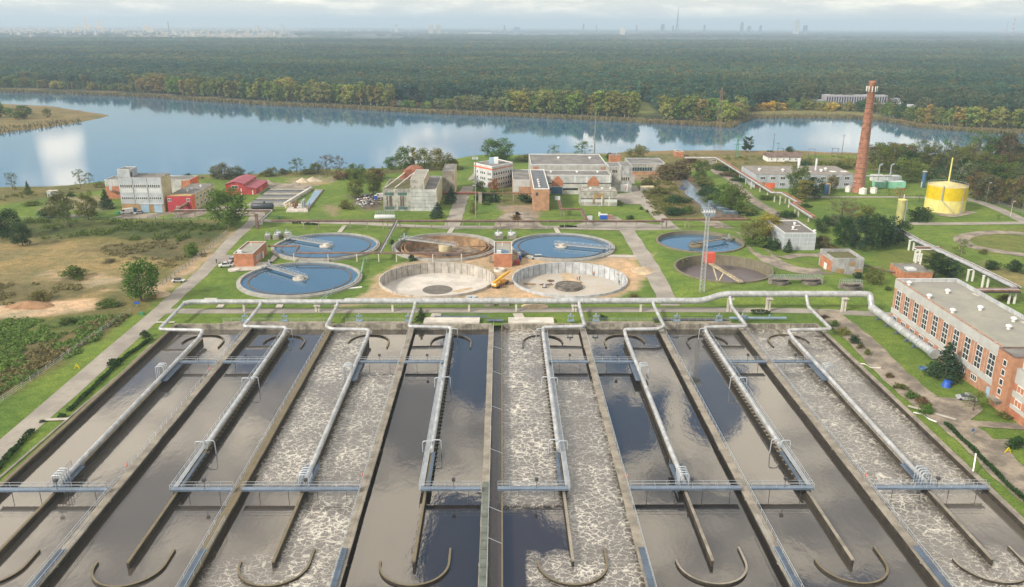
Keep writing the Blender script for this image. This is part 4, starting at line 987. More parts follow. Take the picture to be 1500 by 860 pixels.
for a in [
 ('round', 207, 441, 67, 56, 'green', 'large leafy green tree standing alone beside the road junction at left'),
 ('round', 336, 333, 62, 60, 'green', 'large dense green tree in front of the red barn'),
 ('round', 10, 348, 44, 44, 'dark', 'dark broad tree at the left edge above the dry field'),
 ('round', 33, 360, 36, 30, 'dark', 'dark tree with feathery crown just right of the left edge tree'),
 ('round', 88, 320, 42, 40, 'olive', 'olive tree left of the grey panelled building by the verge'),
 ('sparse', 101, 334, 42, 36, 'mid', 'open crowned tree at the top edge of the dry field'),
 ('round', 130, 322, 44, 30, 'olive', 'tallish olive tree nearest left of the conical dark tree'),
 ('spruce', 156, 306, 30, 24, 'dark', 'small conical dark tree close to the brick annex with the outside stair'),
 ('bush', 70, 318, 18, 24, 'dark', 'dark bush between the two olive trees and the left edge'),
 ('sparse', 19, 278, 26, 18, 'olive', 'thin shore tree farthest left by the water'),
 ('spruce', 42, 286, 22, 12, 'mid', 'small pointed tree near the left shore'),
 ('sparse', 118, 274, 26, 20, 'mid', 'thin leaning tree on the left shore'),
 ('sparse', 131, 270, 17, 14, 'mid', 'smaller thin tree right of the leaning shore tree'),
 ('bush', 46, 300, 7, 28, 'olive', 'low bush on the slope above the left shore'),
 ('bush', 104, 288, 6, 14, 'dark', 'small dark bush by the little grey shed'),
 ('bush', 108, 408, 22, 36, 'mid', 'rounded bush in the middle of the dry field'),
 ('bush', 283, 375, 24, 22, 'green', 'green bush near the fence end of the dry field'),
 ('bush', 160, 384, 5, 24, 'dry', 'low brown bush on the bare dry field'),
 ('bush', 60, 438, 14, 40, 'olive', 'olive thicket at the lower left of the dry field'),
 ('bush', 160, 448, 13, 34, 'green', 'low green thicket at the foot of the lone tree'),
 ('bush', 100, 474, 12, 24, 'mid', 'bush in the green scrub inside the wire fence'),
 ('round', 318, 262, 20, 22, 'grey', 'grey green shore tree left of the pair behind the red barn'),
 ('round', 330, 263, 26, 28, 'silver', 'tallest silvery willow on the shore behind the red barn'),
 ('round', 348, 262, 20, 22, 'grey', 'grey green shore tree right of the silvery willow'),
 ('bush', 276, 262, 10, 14, 'dark', 'small dark tree beyond the roof of the long annex'),
 ('bush', 390, 258, 11, 20, 'olive', 'left of two small olive bushes on the shore past the red barn'),
 ('round', 398, 258, 14, 18, 'olive', 'right of two small olive trees on the shore past the red barn'),
 ('bush', 414, 255, 10, 16, 'grey', 'low grey bush left of the slender lakeside tree'),
 ('sparse', 435, 255, 24, 24, 'mid', 'slender open tree on the shore in line with the concrete troughs'),
 ('bush', 449, 255, 9, 20, 'olive', 'low olive bush right of the slender lakeside tree'),
 ('round', 461, 255, 18, 20, 'olive', 'small round olive tree beyond the sand heap'),
 ('sparse', 479, 256, 30, 24, 'brown', 'tall brownish open tree on the shore left of the conifer group'),
 ('sparse', 498, 256, 28, 22, 'brown', 'second brownish open tree left of the conifer group'),
 ('bush', 506, 262, 14, 34, 'brown', 'brown thicket on the bank by the lake'),
 ('round', 523, 268, 30, 30, 'mid', 'dense green tree on the slope left of the rusty dome'),
 ('round', 520, 290, 30, 26, 'olive', 'olive tree lower on the slope above the scrap heap'),
 ('round', 547, 284, 36, 28, 'mid', 'green tree right behind the scrap heap'),
 ('bush', 551, 262, 18, 30, 'brown', 'brown red bush left of the rusty dome'),
 ('bush', 507, 306, 16, 24, 'olive', 'rounded olive shrub left of the scrap heap'),
 ('round', 573, 248, 20, 22, 'green', 'green tree at the left end of the row behind the rusty dome'),
 ('round', 594, 250, 38, 28, 'green', 'tall green tree directly behind the rusty dome'),
 ('tall', 606, 250, 36, 14, 'gold', 'slim yellowing tree behind the abandoned concrete block'),
 ('round', 622, 249, 34, 28, 'pale', 'pale green tree behind the stair tower of the concrete block'),
 ('round', 645, 249, 34, 34, 'pale', 'tallest pale tree behind the right end of the concrete block'),
 ('bush', 664, 249, 20, 26, 'olive', 'olive tree at the right end of the row behind the concrete block'),
 ('round', 730, 238, 38, 50, 'green', 'big round green tree on the lake shore behind the white office block'),
 ('sparse', 811, 236, 24, 20, 'mid', 'left of two thin trees behind the long grey hall'),
 ('bush', 824, 238, 14, 20, 'mid', 'low leafy tree between the thin trees behind the long hall'),
 ('sparse', 852, 232, 26, 30, 'green', 'right of two thin trees behind the long grey hall'),
 ('bush', 893, 234, 12, 18, 'dark', 'small dark tree behind the right corner of the long hall'),
 ('round', 933, 242, 32, 32, 'gold', 'yellow brown tree behind the low back wing'),
 ('bush', 952, 240, 14, 30, 'olive', 'olive thicket right of the yellow brown tree'),
 ('bush', 770, 236, 12, 30, 'gold', 'golden bush behind the left gable of the long hall'),
 ('spruce', 641, 319, 24, 24, 'spruce', 'bushy blue green spruce at the right corner of the concrete block'),
 ('spruce', 661, 298, 27, 20, 'spruce', 'slender dark spruce under the red brown pipe by the drive'),
 ('bush', 705, 296, 26, 22, 'dark', 'dark round bush left of the concrete pillar'),
 ('bush', 722, 296, 20, 30, 'dark', 'dark wide bush right of the concrete pillar'),
 ('round', 704, 278, 14, 14, 'mid', 'small green tree in front of the white office block'),
 ('round', 723, 282, 22, 16, 'autumn', 'orange autumn tree in front of the white office block'),
 ('round', 693, 314, 20, 14, 'gold', 'small golden tree left of the tall lamp mast'),
 ('bush', 713, 300, 7, 12, 'mid', 'small green shrub on the lawn right of the lamp mast'),
 ('bush', 756, 322, 10, 16, 'brown', 'dry brown shrub behind the pipe bridge by the sandy patch'),
 ('bush', 768, 296, 16, 26, 'dark', 'dark shrub against the orange brick wing'),
 ('bush', 906, 301, 9, 14, 'mid', 'shrub beside the corner of the grey patched annex'),
 ('bush', 924, 321, 7, 13, 'dark', 'small dark shrub by the paved yard'),
 ('bush', 939, 307, 5, 6, 'dark', 'left of two tiny clipped bushes on the lawn'),
 ('bush', 948, 311, 5, 6, 'dark', 'right of two tiny clipped bushes on the lawn'),
 ('bush', 574, 358, 9, 9, 'dark', 'small dark bush beside the sloping pipe'),
 ('bush', 603, 382, 11, 12, 'dark', 'small dark bush between the drained tank and the empty tank'),
 ('bush', 928, 438, 9, 18, 'brown', 'dry brown shrub between the right empty tank and the road'),
 ('spruce', 617, 469, 20, 17, 'dark', 'little dark conifer at the far wall of the basins'),
 ('bush', 882, 468, 9, 14, 'dark', 'round dark bush behind the far basin wall right of the centre'),
 ('bush', 212, 494, 12, 15, 'dark', 'clipped round bush on the grass strip left of the basins'),
 ('bush', 91, 612, 10, 12, 'dark', 'smaller clipped bush on the grass strip left of the basins'),
 ('bush', 62, 619, 6, 8, 'dark', 'tiny bush at the end of the hedge by the left road'),
 ('bush', 971, 262, 24, 36, 'brown', 'brown thicket beyond the back wing'),
 ('bush', 996, 262, 32, 46, 'brown', 'large dull thicket left of the muddy channel head'),
 ('round', 1026, 262, 30, 26, 'mid', 'green tree at the head of the muddy channel'),
 ('bush', 1030, 272, 18, 30, 'olive', 'rounded olive bush at the bend of the dirt track'),
 ('bush', 963, 284, 12, 34, 'olive', 'farthest low thicket on the reedy plot'),
 ('bush', 990, 296, 12, 44, 'dark', 'middle dark thicket on the reedy plot'),
 ('bush', 985, 314, 13, 36, 'dark', 'front dark thicket on the reedy plot'),
 ('bush', 1006, 312, 12, 20, 'mid', 'front right thicket on the reedy plot'),
 ('bush', 1030, 287, 12, 24, 'dark', 'dark bank bush farthest up the muddy channel'),
 ('bush', 1043, 296, 14, 26, 'mid', 'second bank bush along the muddy channel'),
 ('round', 1062, 304, 38, 36, 'green', 'tall green willow on the bank above the rusty boats'),
 ('round', 1074, 310, 42, 42, 'mid', 'broad green willow nearest the rusty boats'),
 ('bush', 1096, 314, 16, 28, 'olive', 'olive bush at the end of the boat row'),
 ('round', 1102, 356, 40, 40, 'gold', 'yellow autumn tree left of the pale panelled building'),
 ('round', 1122, 350, 40, 40, 'yellow', 'bright yellow autumn tree touching the pale panelled building'),
 ('bush', 1108, 360, 20, 34, 'mid', 'green bush under the yellow trees'),
 ('bush', 1128, 364, 20, 30, 'dark', 'dark bush along the side wall of the pale panelled building'),
 ('spruce', 1154, 370, 21, 17, 'dark', 'small conical fir in front of the pale panelled building'),
 ('bush', 1152, 318, 12, 30, 'dark', 'dark bush beside the pipe bridge legs'),
 ('bush', 1120, 292, 8, 26, 'mid', 'low green bush by the drive behind the pipe bridge'),
 ('round', 1166, 290, 52, 34, 'mid', 'tallest green tree in front of the long grey workshop'),
 ('tall', 1176, 296, 34, 34, 'gold', 'yellowing tree in front of the tallest green one'),
 ('round', 1193, 290, 32, 32, 'dark', 'dark round tree in front of the grey workshop'),
 ('round', 1216, 282, 28, 20, 'olive', 'olive tree close to the blue tank by the workshop'),
 ('bush', 1196, 268, 12, 14, 'red', 'dark red climber bush on the workshop wall'),
 ('bush', 1240, 272, 10, 12, 'brown', 'dull red bush left of the chimney'),
 ('bush', 1181, 303, 6, 16, 'dark', 'little bush under the bend of the pipe bridge'),
 ('sparse', 1232, 322, 34, 50, 'grey', 'grey twiggy tree in front of the chimney foot'),
 ('sparse', 1246, 330, 30, 40, 'brown', 'brown twiggy tree right of the grey one'),
 ('bush', 1224, 330, 20, 40, 'grey', 'grey undergrowth below the twiggy trees'),
 ('round', 1205, 342, 28, 24, 'dark', 'dark tree directly behind the pale panelled building'),
 ('bush', 1204, 362, 20, 34, 'brown', 'brown bush at the right side of the pale panelled building'),
 ('bush', 1222, 375, 16, 30, 'brown', 'brown bush behind the abandoned box building'),
 ('round', 1236, 362, 48, 36, 'dark', 'leftmost dark pine of the dense grove'),
 ('round', 1256, 366, 52, 38, 'spruce', 'second dark pine of the dense grove'),
 ('round', 1277, 366, 58, 40, 'dark', 'highest dark pine in the middle of the grove'),
 ('round', 1297, 364, 52, 38, 'spruce', 'fourth dark pine of the dense grove'),
 ('round', 1316, 358, 38, 30, 'dark', 'rightmost dark pine of the grove beside the tall yellow silo'),
 ('round', 1268, 340, 42, 34, 'olive', 'olive tree at the back of the dark grove'),
 ('round', 1332, 266, 38, 46, 'gold', 'rounded yellow willow left of the gas holder'),
 ('bush', 1350, 322, 22, 44, 'dark', 'dark rounded bush in front of the gas holder'),
 ('sparse', 1346, 296, 12, 14, 'green', 'small orchard tree before the gas holder'),
 ('sparse', 1318, 290, 16, 20, 'autumn', 'reddish orchard tree near the green equipment'),
 ('sparse', 1302, 286, 11, 12, 'green', 'little orchard tree right of the white cabins'),
 ('sparse', 1462, 322, 8, 9, 'green', 'tiny tree inside the bend of the right road'),
 ('spruce', 1384, 554, 54, 54, 'spruce', 'large dark fir in front of the long brick office facade'),
 ('sparse', 1425, 602, 30, 42, 'olive', 'small spreading tree beside the silver car'),
 ('bush', 1470, 612, 10, 22, 'olive', 'bush on the lawn below the office stair tower'),
 ('bush', 1256, 408, 12, 18, 'dark', 'dark bush at the corner of the abandoned box building'),
 ('round', 1279, 416, 26, 28, 'olive', 'olive tree right of the abandoned box building'),
 ('pine', 1368, 408, 38, 44, 'dark', 'dark pine beneath the right pipe bridge'),
 ('round', 1386, 406, 28, 40, 'spruce', 'spreading dark tree beneath the right pipe bridge'),
 ('sparse', 1404, 384, 34, 24, 'olive', 'thin olive tree beside the right pipe bridge'),
 ('bush', 1451, 394, 16, 26, 'dark', 'left of two dark round bushes on the right lawn'),
 ('bush', 1485, 398, 20, 30, 'dark', 'right of two dark round bushes on the right lawn'),
 ('bush', 1441, 372, 10, 13, 'olive', 'tiny bush on the lawn ring'),
 ('bush', 1474, 440, 10, 26, 'olive', 'bush behind the office beneath the pipe legs'),
 ('bush', 1300, 425, 8, 12, 'mid', 'small shrub left of the little brick annex'),
 ('bush', 1208, 466, 6, 13, 'brown', 'dry low bush at the corner of the right grass strip'),
 ('bush', 1222, 478, 11, 18, 'mid', 'first bush of the row on the right grass strip'),
 ('bush', 1235, 490, 14, 20, 'olive', 'second bush of the row on the right grass strip'),
 ('bush', 1251, 502, 15, 20, 'dark', 'rounded dark bush of the row on the right grass strip'),
 ('bush', 1261, 511, 9, 12, 'brown', 'small brown bush after the rounded dark one'),
 ('bush', 1270, 520, 11, 12, 'olive', 'small olive bush after the brown one'),
 ('bush', 1303, 553, 9, 12, 'brown', 'single dry bush halfway along the right grass strip'),
 ('bush', 1318, 570, 11, 20, 'mid', 'bush at the start of the lower hedge on the right strip'),
 ('bush', 1334, 583, 13, 22, 'mid', 'bush in the middle of the lower hedge on the right strip'),
 ('bush', 1350, 594, 15, 22, 'brown', 'brownish bush of the lower hedge on the right strip'),
 ('bush', 1358, 606, 17, 22, 'green', 'thick green bush ending the lower hedge on the right strip'),
 ('bush', 1490, 655, 18, 30, 'dark', 'dark bush at the right edge beside the lower lawns'),
 ('spruce', 1132, 366, 6, 6, 'dark', 'tiny fir sapling near the side wall of the pale building'),
]: tree(*a)
# belt of trees on the right, behind the gas holder and along the lake
rr = random.Random(4)
def belt(lst):
    for (px, py, hp, wp, kd, cl, lab) in lst: tree(kd, px, py, hp, wp, cl, lab, group='trees of the right hand wood')
kinds = ['round', 'round', 'sparse', 'tall']; spots = []
for row, (x0, x1, ya, yb, st) in enumerate(((1282, 1420, 240, 246, 13), (1400, 1530, 254, 262, 15), (1405, 1540, 272, 288, 15), (1430, 1540, 292, 314, 15), (1290, 1340, 252, 258, 14), (1430, 1540, 236, 240, 16))):
    x = x0
    while x < x1:
        u = (x - x0) / (x1 - x0); y = ya + (yb - ya) * u; kd = rr.choice(kinds); cl = rr.choice(['mid', 'olive', 'brown', 'grey', 'dark', 'olive', 'gold' if row in (0, 3) else 'mid'])
        spots.append((x, y, rr.uniform(30, 40) + (8 if row > 1 else 0), rr.uniform(26, 36) * (1.2 if kd != 'tall' else .9), kd, cl, {'round': 'rounded', 'sparse': 'thin twiggy', 'tall': 'slim upright'}[kd] + ' ' + {'mid': 'green', 'olive': 'olive', 'brown': 'brown', 'grey': 'grey', 'dark': 'dark', 'gold': 'golden'}[cl] + ' tree in the wood behind the yellow gas holder')); x += st * rr.uniform(.8, 1.25)
belt(spots)
tree('round', 1426, 226, 20, 24, 'gold', 'small yellow tree on the right shore before the water')
tree('round', 1468, 228, 28, 28, 'green', 'green tree on the right shore at the end of the water')
tree('sparse', 1448, 228, 14, 16, 'grey', 'small grey tree between the yellow and the green shore trees')
tree('tall', 1091, 222, 23, 12, 'dark', 'left of the twin slim trees by the green pylon')
tree('tall', 1098, 222, 26, 14, 'dark', 'right of the twin slim trees by the green pylon')
tree('bush', 1157, 223, 10, 16, 'dark', 'dark tree behind the white shed')
tree('bush', 1128, 226, 8, 12, 'dark', 'dark bush at the left end of the white shed')
tree('bush', 1180, 245, 12, 22, 'spruce', 'blue green bush right of the white shed')
tree('bush', 1200, 247, 16, 34, 'gold', 'golden bush behind the workshop roof')
tree('bush', 1228, 247, 16, 34, 'olive', 'olive bush behind the workshop roof')
tree('bush', 1243, 244, 18, 26, 'gold', 'golden bush just left of the chimney')
tree('bush', 993, 227, 5, 10, 'dark', 'small dark bush on the straight shore')
for k, (x, y) in enumerate(((1012, 238), (1050, 246), (1064, 250), (1080, 254), (1098, 258), (1085, 266), (1068, 258))):
    tree('bush', x, y, 8, 30, ['brown', 'olive', 'dark', 'mid', 'olive', 'dark', 'brown'][k], ['dry brown', 'olive', 'dark', 'green', 'sprawling olive', 'low dark', 'low brown'][k] + ' bush between the dirt track and the grey workshop', group='bushes by the dirt track')

# trees in the front row across the lake, each its own object
def ysh(px):
    for (a_, b_), (c_, d_) in zip(FAR_SHORE[:-1], FAR_SHORE[1:]):
        if a_ <= px <= c_: return b_ + (d_ - b_) * (px - a_) / (c_ - a_)
SIMPLE = {}
def simple_tree(kind, v, leafm):
    k = (kind, v, leafm.name)
    if k not in SIMPLE:
        V, Fc = crown(kind, 300 + v, 330 if leafm is M_FOREST else 800, {'tall': .036, 'round': .042, 'pine': .042, 'bush': .085, 'spruce': .04}[kind]); mb = MB(); mb.tube([(0, 0, -.02), (0, 0, .55)], [.02, .01], 4)
        nv = len(V); V = np.concatenate([V, np.array(mb.v)]); Fq = np.concatenate([Fc, np.array([f for f in mb.f if len(f) == 4]) + nv])
        me = raw_mesh('tree_mesh', V, Fq, [leafm, M_BIRCH if kind == 'tall' else M_BARK]); mi = np.zeros(len(Fq), np.int32); mi[len(Fc):] = 1; me.polygons.foreach_set('material_index', mi); SIMPLE[k] = me
    return SIMPLE[k]
def far_tree(kind, x, y, h, w_, colr, label, cat='tree'):
    o = bpy.data.objects.new({'tall': 'birch_tree', 'round': 'leafy_tree', 'bush': 'bush', 'spruce': 'spruce_tree', 'pine': 'pine_tree'}[kind], simple_tree(kind, rnd.randrange(3), M_LEAF)); COL.objects.link(o)
    o.location = (x, y, 0); o.scale = (w_, w_, h); o.rotation_euler.z = rnd.uniform(0, 6.28); o.color = (*[q * rnd.uniform(1.05, 1.6) for q in PAL[colr]], 1)
    return tag(o, label, cat, 'trees along the far shore')
px = -30.; nfar = 0
SECT = [(-60, 60, ['round', 'tall'], ['mid', 'olive', 'pale'], 15, 'left of the pale hut across the lake'), (60, 190, ['tall', 'round', 'bush'], ['mid', 'olive', 'gold'], 11, 'in the open stretch across the lake at left'),
        (190, 575, ['tall', 'tall', 'tall', 'round'], ['pale', 'olive', 'pale', 'mid', 'olive', 'gold'], 23, 'in the long birch wall across the lake at left'), (575, 640, ['bush', 'round'], ['silver', 'brown', 'mid', 'gold'], 8, 'around the red roofed house across the lake'),
        (640, 740, ['round', 'round', 'tall'], ['silver', 'grey', 'olive'], 14, 'right of the red roofed house across the lake'), (740, 928, ['tall', 'tall', 'round'], ['pale', 'olive', 'pale', 'gold', 'mid', 'olive'], 23, 'in the mixed wall left of the clearing across the lake'),
        (968, 1085, ['tall', 'round', 'round'], ['gold', 'olive', 'pale', 'mid', 'mid'], 21, 'right of the clearing across the lake'), (1085, 1260, ['round', 'bush', 'round'], ['gold', 'yellow', 'olive', 'mid', 'pale'], 11, 'in the low yellow row before the long white building'),
        (1260, 1345, ['round', 'tall'], ['gold', 'mid', 'dark', 'olive', 'mid'], 15, 'right of the chimney top across the lake'), (1345, 1560, ['tall', 'round'], ['pale', 'mid', 'pale', 'olive', 'gold'], 18, 'at the right end of the far shore')]
KW = {'tall': 'slim', 'round': 'rounded', 'bush': 'low bushy'}; CW = dict(mid='green', olive='olive', pale='pale green', gold='golden', silver='silvery', brown='brown', grey='grey', yellow='yellow', dark='dark', autumn='orange')
while px < 1535:
    for (a_, b_, ks, cs, h_, wh) in SECT:
        if a_ <= px < b_:
            for row in range(2 if (190 < px < 575 or 740 < px < 928) else 1):
                kd = rnd.choice(ks); cl = rnd.choice(cs); off = 6.8 + (4 if px > 1090 and px < 1290 else 0) + row * 1.8 + rnd.uniform(-.8, .8)
                x, y = G(px + row * 3, ysh(px) - off); hh = h_ * rnd.uniform(.75, 1.15)
                far_tree(kd, x, y, hh, hh * (rnd.uniform(1.0, 1.5) if kd != 'tall' else rnd.uniform(.9, 1.5)), cl, '%s %s tree %s' % (KW[kd], CW[cl], wh)); nfar += 1
    px += rnd.uniform(5.2, 9.5)
for k in range(15):
    x, y = G(rnd.uniform(-12, 72), rnd.uniform(162, 175), 0); kd = rnd.choice(['round', 'bush', 'round', 'tall']); cl = rnd.choice(['mid', 'green', 'dark', 'olive'])
    hh = rnd.uniform(6, 13); far_tree(kd, x, y, hh, hh * 1.3, {'green': 'mid'}.get(cl, cl), '%s %s tree on the reedy peninsula at left' % (KW[kd], {'green': 'green', 'mid': 'green', 'dark': 'dark', 'olive': 'olive'}[cl]))

# forest beyond, one mass
fr = np.random.RandomState(9); P4 = []
def scatter(y0, y1, sp):
    k = math.tan(math.radians(34)); n = int((y1 - y0) * (y0 + y1) * k / sp ** 2)
    yy = np.sqrt(fr.uniform(y0 ** 2, y1 ** 2, n)); xx = yy * fr.uniform(-k, k, n) + 10; return xx, yy
fx0 = []; 
for (y0, y1, sp, ws) in ((640, 1150, 7.2, 1.), (1150, 1700, 9.5, 1.15), (1700, 2600, 14, 1.5), (2600, 4500, 23, 2.2), (5300, 9500, 75, 6.), (9500, 16000, 170, 12)):
    xx, yy = scatter(y0, y1, sp); fx0.append(np.stack([xx, yy, np.full(len(xx), ws)], 1))
fx0 = np.concatenate(fx0)
sl = sdf(LAKE, fx0[:, 0], fx0[:, 1]); d_i = sdf(ISLE, fx0[:, 0], fx0[:, 1])
clr = sdf(GP([(922, 146), (944, 148), (968, 170), (925, 178)]), fx0[:, 0], fx0[:, 1]); clr2 = sdf(GP([(1195, 152), (1195, 158), (1320, 160), (1310, 152)]), fx0[:, 0], fx0[:, 1])
vis = (sl > 34) & (d_i > 40) & (fx0[:, 1] > 640 + 0 * fx0[:, 0]) & (clr > 2) & (clr2 > 5)
yl = np.interp(fx0[:, 0] / fx0[:, 1], [G(a, b)[0] / G(a, b)[1] for a, b in FAR_SHORE], [G(a, b)[1] for a, b in FAR_SHORE])
vis &= fx0[:, 1] > yl + 84 + 30 * ((fx0[:, 0] > .31 * fx0[:, 1]) & (fx0[:, 0] < .5 * fx0[:, 1]))
dens = fnoise(fx0[:, 0] / 260, fx0[:, 1] / 260, 3); vis &= ~((dens < -.27) & (fx0[:, 1] > 1300))
farp = fx0[:, 1] > 5000; vis &= ~(farp & (fnoise(fx0[:, 0] / 1500, fx0[:, 1] / 900, 3) < -.05)); vis &= ~(farp & (fx0[:, 0] < -.22 * fx0[:, 1]) & (fr.rand(len(fx0)) < .6))
fx0 = fx0[vis]; N = len(fx0)
me = bpy.data.meshes.new('forest_points'); me.vertices.add(N)
me.vertices.foreach_set('co', np.stack([fx0[:, 0], fx0[:, 1], np.zeros(N)], 1).astype(np.float32).ravel())
hh = fr.uniform(15, 23, N) * (1 + .25 * dens[vis]); wq = hh * fx0[:, 2] * fr.uniform(1.0, 1.35, N)
kk = fr.choice(4, N, p=[.5, .14, .22, .14])
nearb = (fx0[:, 1] < yl[vis] + 120) & (fr.rand(N) < .6); kk[nearb] = fr.choice([2, 3], nearb.sum())
for nm, dt, arr in (('sc', 'FLOAT_VECTOR', np.stack([wq, wq, hh], 1)), ('ro', 'FLOAT_VECTOR', np.stack([np.zeros(N), np.zeros(N), fr.uniform(0, 6.28, N)], 1)), ('kd', 'INT', kk)):
    at_ = me.attributes.new(nm, dt, 'POINT'); at_.data.foreach_set('vector' if dt != 'INT' else 'value', arr.astype(np.float32 if dt != 'INT' else np.int32).ravel())
forest = bpy.data.objects.new('forest', me); COL.objects.link(forest); tag(forest, 'dark mixed forest covering the land beyond the lake', 'forest', kind='stuff')
gt = bpy.data.node_groups.new('forest_scatter', 'GeometryNodeTree'); gt.interface.new_socket('Geometry', in_out='INPUT', socket_type='NodeSocketGeometry'); gt.interface.new_socket('Geometry', in_out='OUTPUT', socket_type='NodeSocketGeometry')
gi = gt.nodes.new('NodeGroupInput'); go = gt.nodes.new('NodeGroupOutput'); jn = gt.nodes.new('GeometryNodeJoinGeometry')
def named(nm, dt):
    n = gt.nodes.new('GeometryNodeInputNamedAttribute'); n.data_type = dt; n.inputs[0].default_value = nm; return n.outputs[0]
a_sc = named('sc', 'FLOAT_VECTOR'); a_ro = named('ro', 'FLOAT_VECTOR'); a_kd = named('kd', 'INT')
for k, kd in enumerate(('pine', 'spruce', 'round', 'tall')):
    # the source of each kind is one of the forest's own real trees
    so = bpy.data.objects.new({'pine': 'pine_tree', 'spruce': 'spruce_tree', 'round': 'leafy_tree', 'tall': 'birch_tree'}[kd], simple_tree(kd, k, M_FOREST)); COL.objects.link(so)
    sx_, sy_ = G(300 + 150 * k, ysh(300 + 150 * k) - 16); so.location = (sx_, sy_, 0); so.scale = (21, 21, 20)
    tag(so, {'pine': 'tall dark pine at the forest edge behind the left birch wall', 'spruce': 'dark spruce at the forest edge left of the lake cloud reflection', 'round': 'rounded dark tree at the forest edge behind the red roofed house', 'tall': 'slim dark tree at the forest edge above the middle of the lake'}[kd], 'tree')
    oi = gt.nodes.new('GeometryNodeObjectInfo'); oi.inputs['Object'].default_value = so; oi.transform_space = 'ORIGINAL'
    cp = gt.nodes.new('FunctionNodeCompare'); cp.data_type = 'INT'; cp.operation = 'EQUAL'; gt.links.new(a_kd, cp.inputs[2]); cp.inputs[3].default_value = k
    ip = gt.nodes.new('GeometryNodeInstanceOnPoints'); gt.links.new(gi.outputs[0], ip.inputs['Points']); gt.links.new(cp.outputs[0], ip.inputs['Selection']); gt.links.new(oi.outputs['Geometry'], ip.inputs['Instance'])
    gt.links.new(a_sc, ip.inputs['Scale']); e2 = gt.nodes.new('FunctionNodeEulerToRotation'); gt.links.new(a_ro, e2.inputs[0]); gt.links.new(e2.outputs[0], ip.inputs['Rotation'])
    gt.links.new(ip.outputs[0], jn.inputs[0])
gt.links.new(jn.outputs[0], go.inputs[0]); mod = forest.modifiers.new('scatter', 'NODES'); mod.node_group = gt

# reeds along the shores, undergrowth in the left field: ground cover
def blades(name, P_, hmin, hmax, wid, m_, label, cat):
    n = len(P_); rs = np.random.RandomState(len(name)); h = rs.uniform(hmin, hmax, n); a = rs.uniform(0, 3.14, n); w_ = wid * rs.uniform(.5, 1.3, n)
    z = P_[:, 2]; lean = rs.uniform(-.35, .35, (n, 2)) * h[:, None]
    A = np.stack([P_[:, 0] - np.cos(a) * w_, P_[:, 1] - np.sin(a) * w_, z - .2], 1); B = np.stack([P_[:, 0] + np.cos(a) * w_, P_[:, 1] + np.sin(a) * w_, z - .2], 1)
    T_ = np.stack([P_[:, 0] + lean[:, 0] + np.cos(a) * w_ * .3, P_[:, 1] + lean[:, 1] + np.sin(a) * w_ * .3, z + h], 1); T2 = np.stack([P_[:, 0] + lean[:, 0] - np.cos(a) * w_ * .3, P_[:, 1] + lean[:, 1] - np.sin(a) * w_ * .3, z + h * .9], 1)
    me = raw_mesh(name, np.stack([A, B, T_, T2], 1).reshape(-1, 3), np.arange(4 * n).reshape(n, 4), m_); o = bpy.data.objects.new(name, me); COL.objects.link(o)
    return tag(o, label, cat, kind='stuff')
M_REED = mat('reeds', (.19, .145, .065), .9, var=.3, sc=.05, col2=(.13, .12, .05), fine=.4)
pts = []
rs = np.random.RandomState(3)
for (a_, b_), (c_, d_) in zip(FAR_SHORE[:-1], FAR_SHORE[1:]):
    p, q = np.array(G(a_, b_)), np.array(G(c_, d_)); L = np.linalg.norm(q - p); n = int(L * 9); u = rs.rand(n); pp = p + (q - p) * u[:, None]; pp[:, 1] += rs.uniform(-4, 20, n) + fnoise(pp[:, 0] / 14, pp[:, 1] / 14) * 8; pts.append(pp)
pp = np.concatenate(pts); pp = pp[(np.abs(pp[:, 0]) < 1100)]
blades('reeds', np.concatenate([pp, np.full((len(pp), 1), -.3)], 1), 1.5, 3.6, .55, M_REED, 'brown reed belt along the far shore of the lake', 'reeds')
ip_ = np.array(GP([(-60, 160), (-60, 205)], -.8)); n = 22000; xx = rs.uniform(-800, -230, n); yy = rs.uniform(430, 760, n); ok = sdf(ISLE, xx, yy) < 1; ok &= sdf(ISLE, xx, yy) > -30
blades('reeds', np.stack([xx[ok], yy[ok], np.full(ok.sum(), -.4)], 1), 1.2, 3., .6, M_REED, 'brown reeds covering the peninsula at the left edge', 'reeds')
def region(poly, n, seed=1, h=0.):
    P_ = np.array(GP(poly)); r_ = np.random.RandomState(seed); xx = r_.uniform(P_[:, 0].min(), P_[:, 0].max(), n); yy = r_.uniform(P_[:, 1].min(), P_[:, 1].max(), n)
    ok = (sdf(GP(poly), xx, yy) < 0); ok &= sdf(LAKE, xx, yy) > 4; return np.stack([xx[ok], yy[ok]], 1)
def gh(x, y):   # ground height by bilinear look-up in the terrain grid
    i = np.clip(np.searchsorted(xs, x) - 1, 0, len(xs) - 2); j = np.clip(np.searchsorted(ys, y) - 1, 0, len(ys) - 2)
    u = (x - xs[i]) / (xs[i + 1] - xs[i]); v = (y - ys[j]) / (ys[j + 1] - ys[j])
    return (Z[j, i] * (1 - u) + Z[j, i + 1] * u) * (1 - v) + (Z[j + 1, i] * (1 - u) + Z[j + 1, i + 1] * u) * v
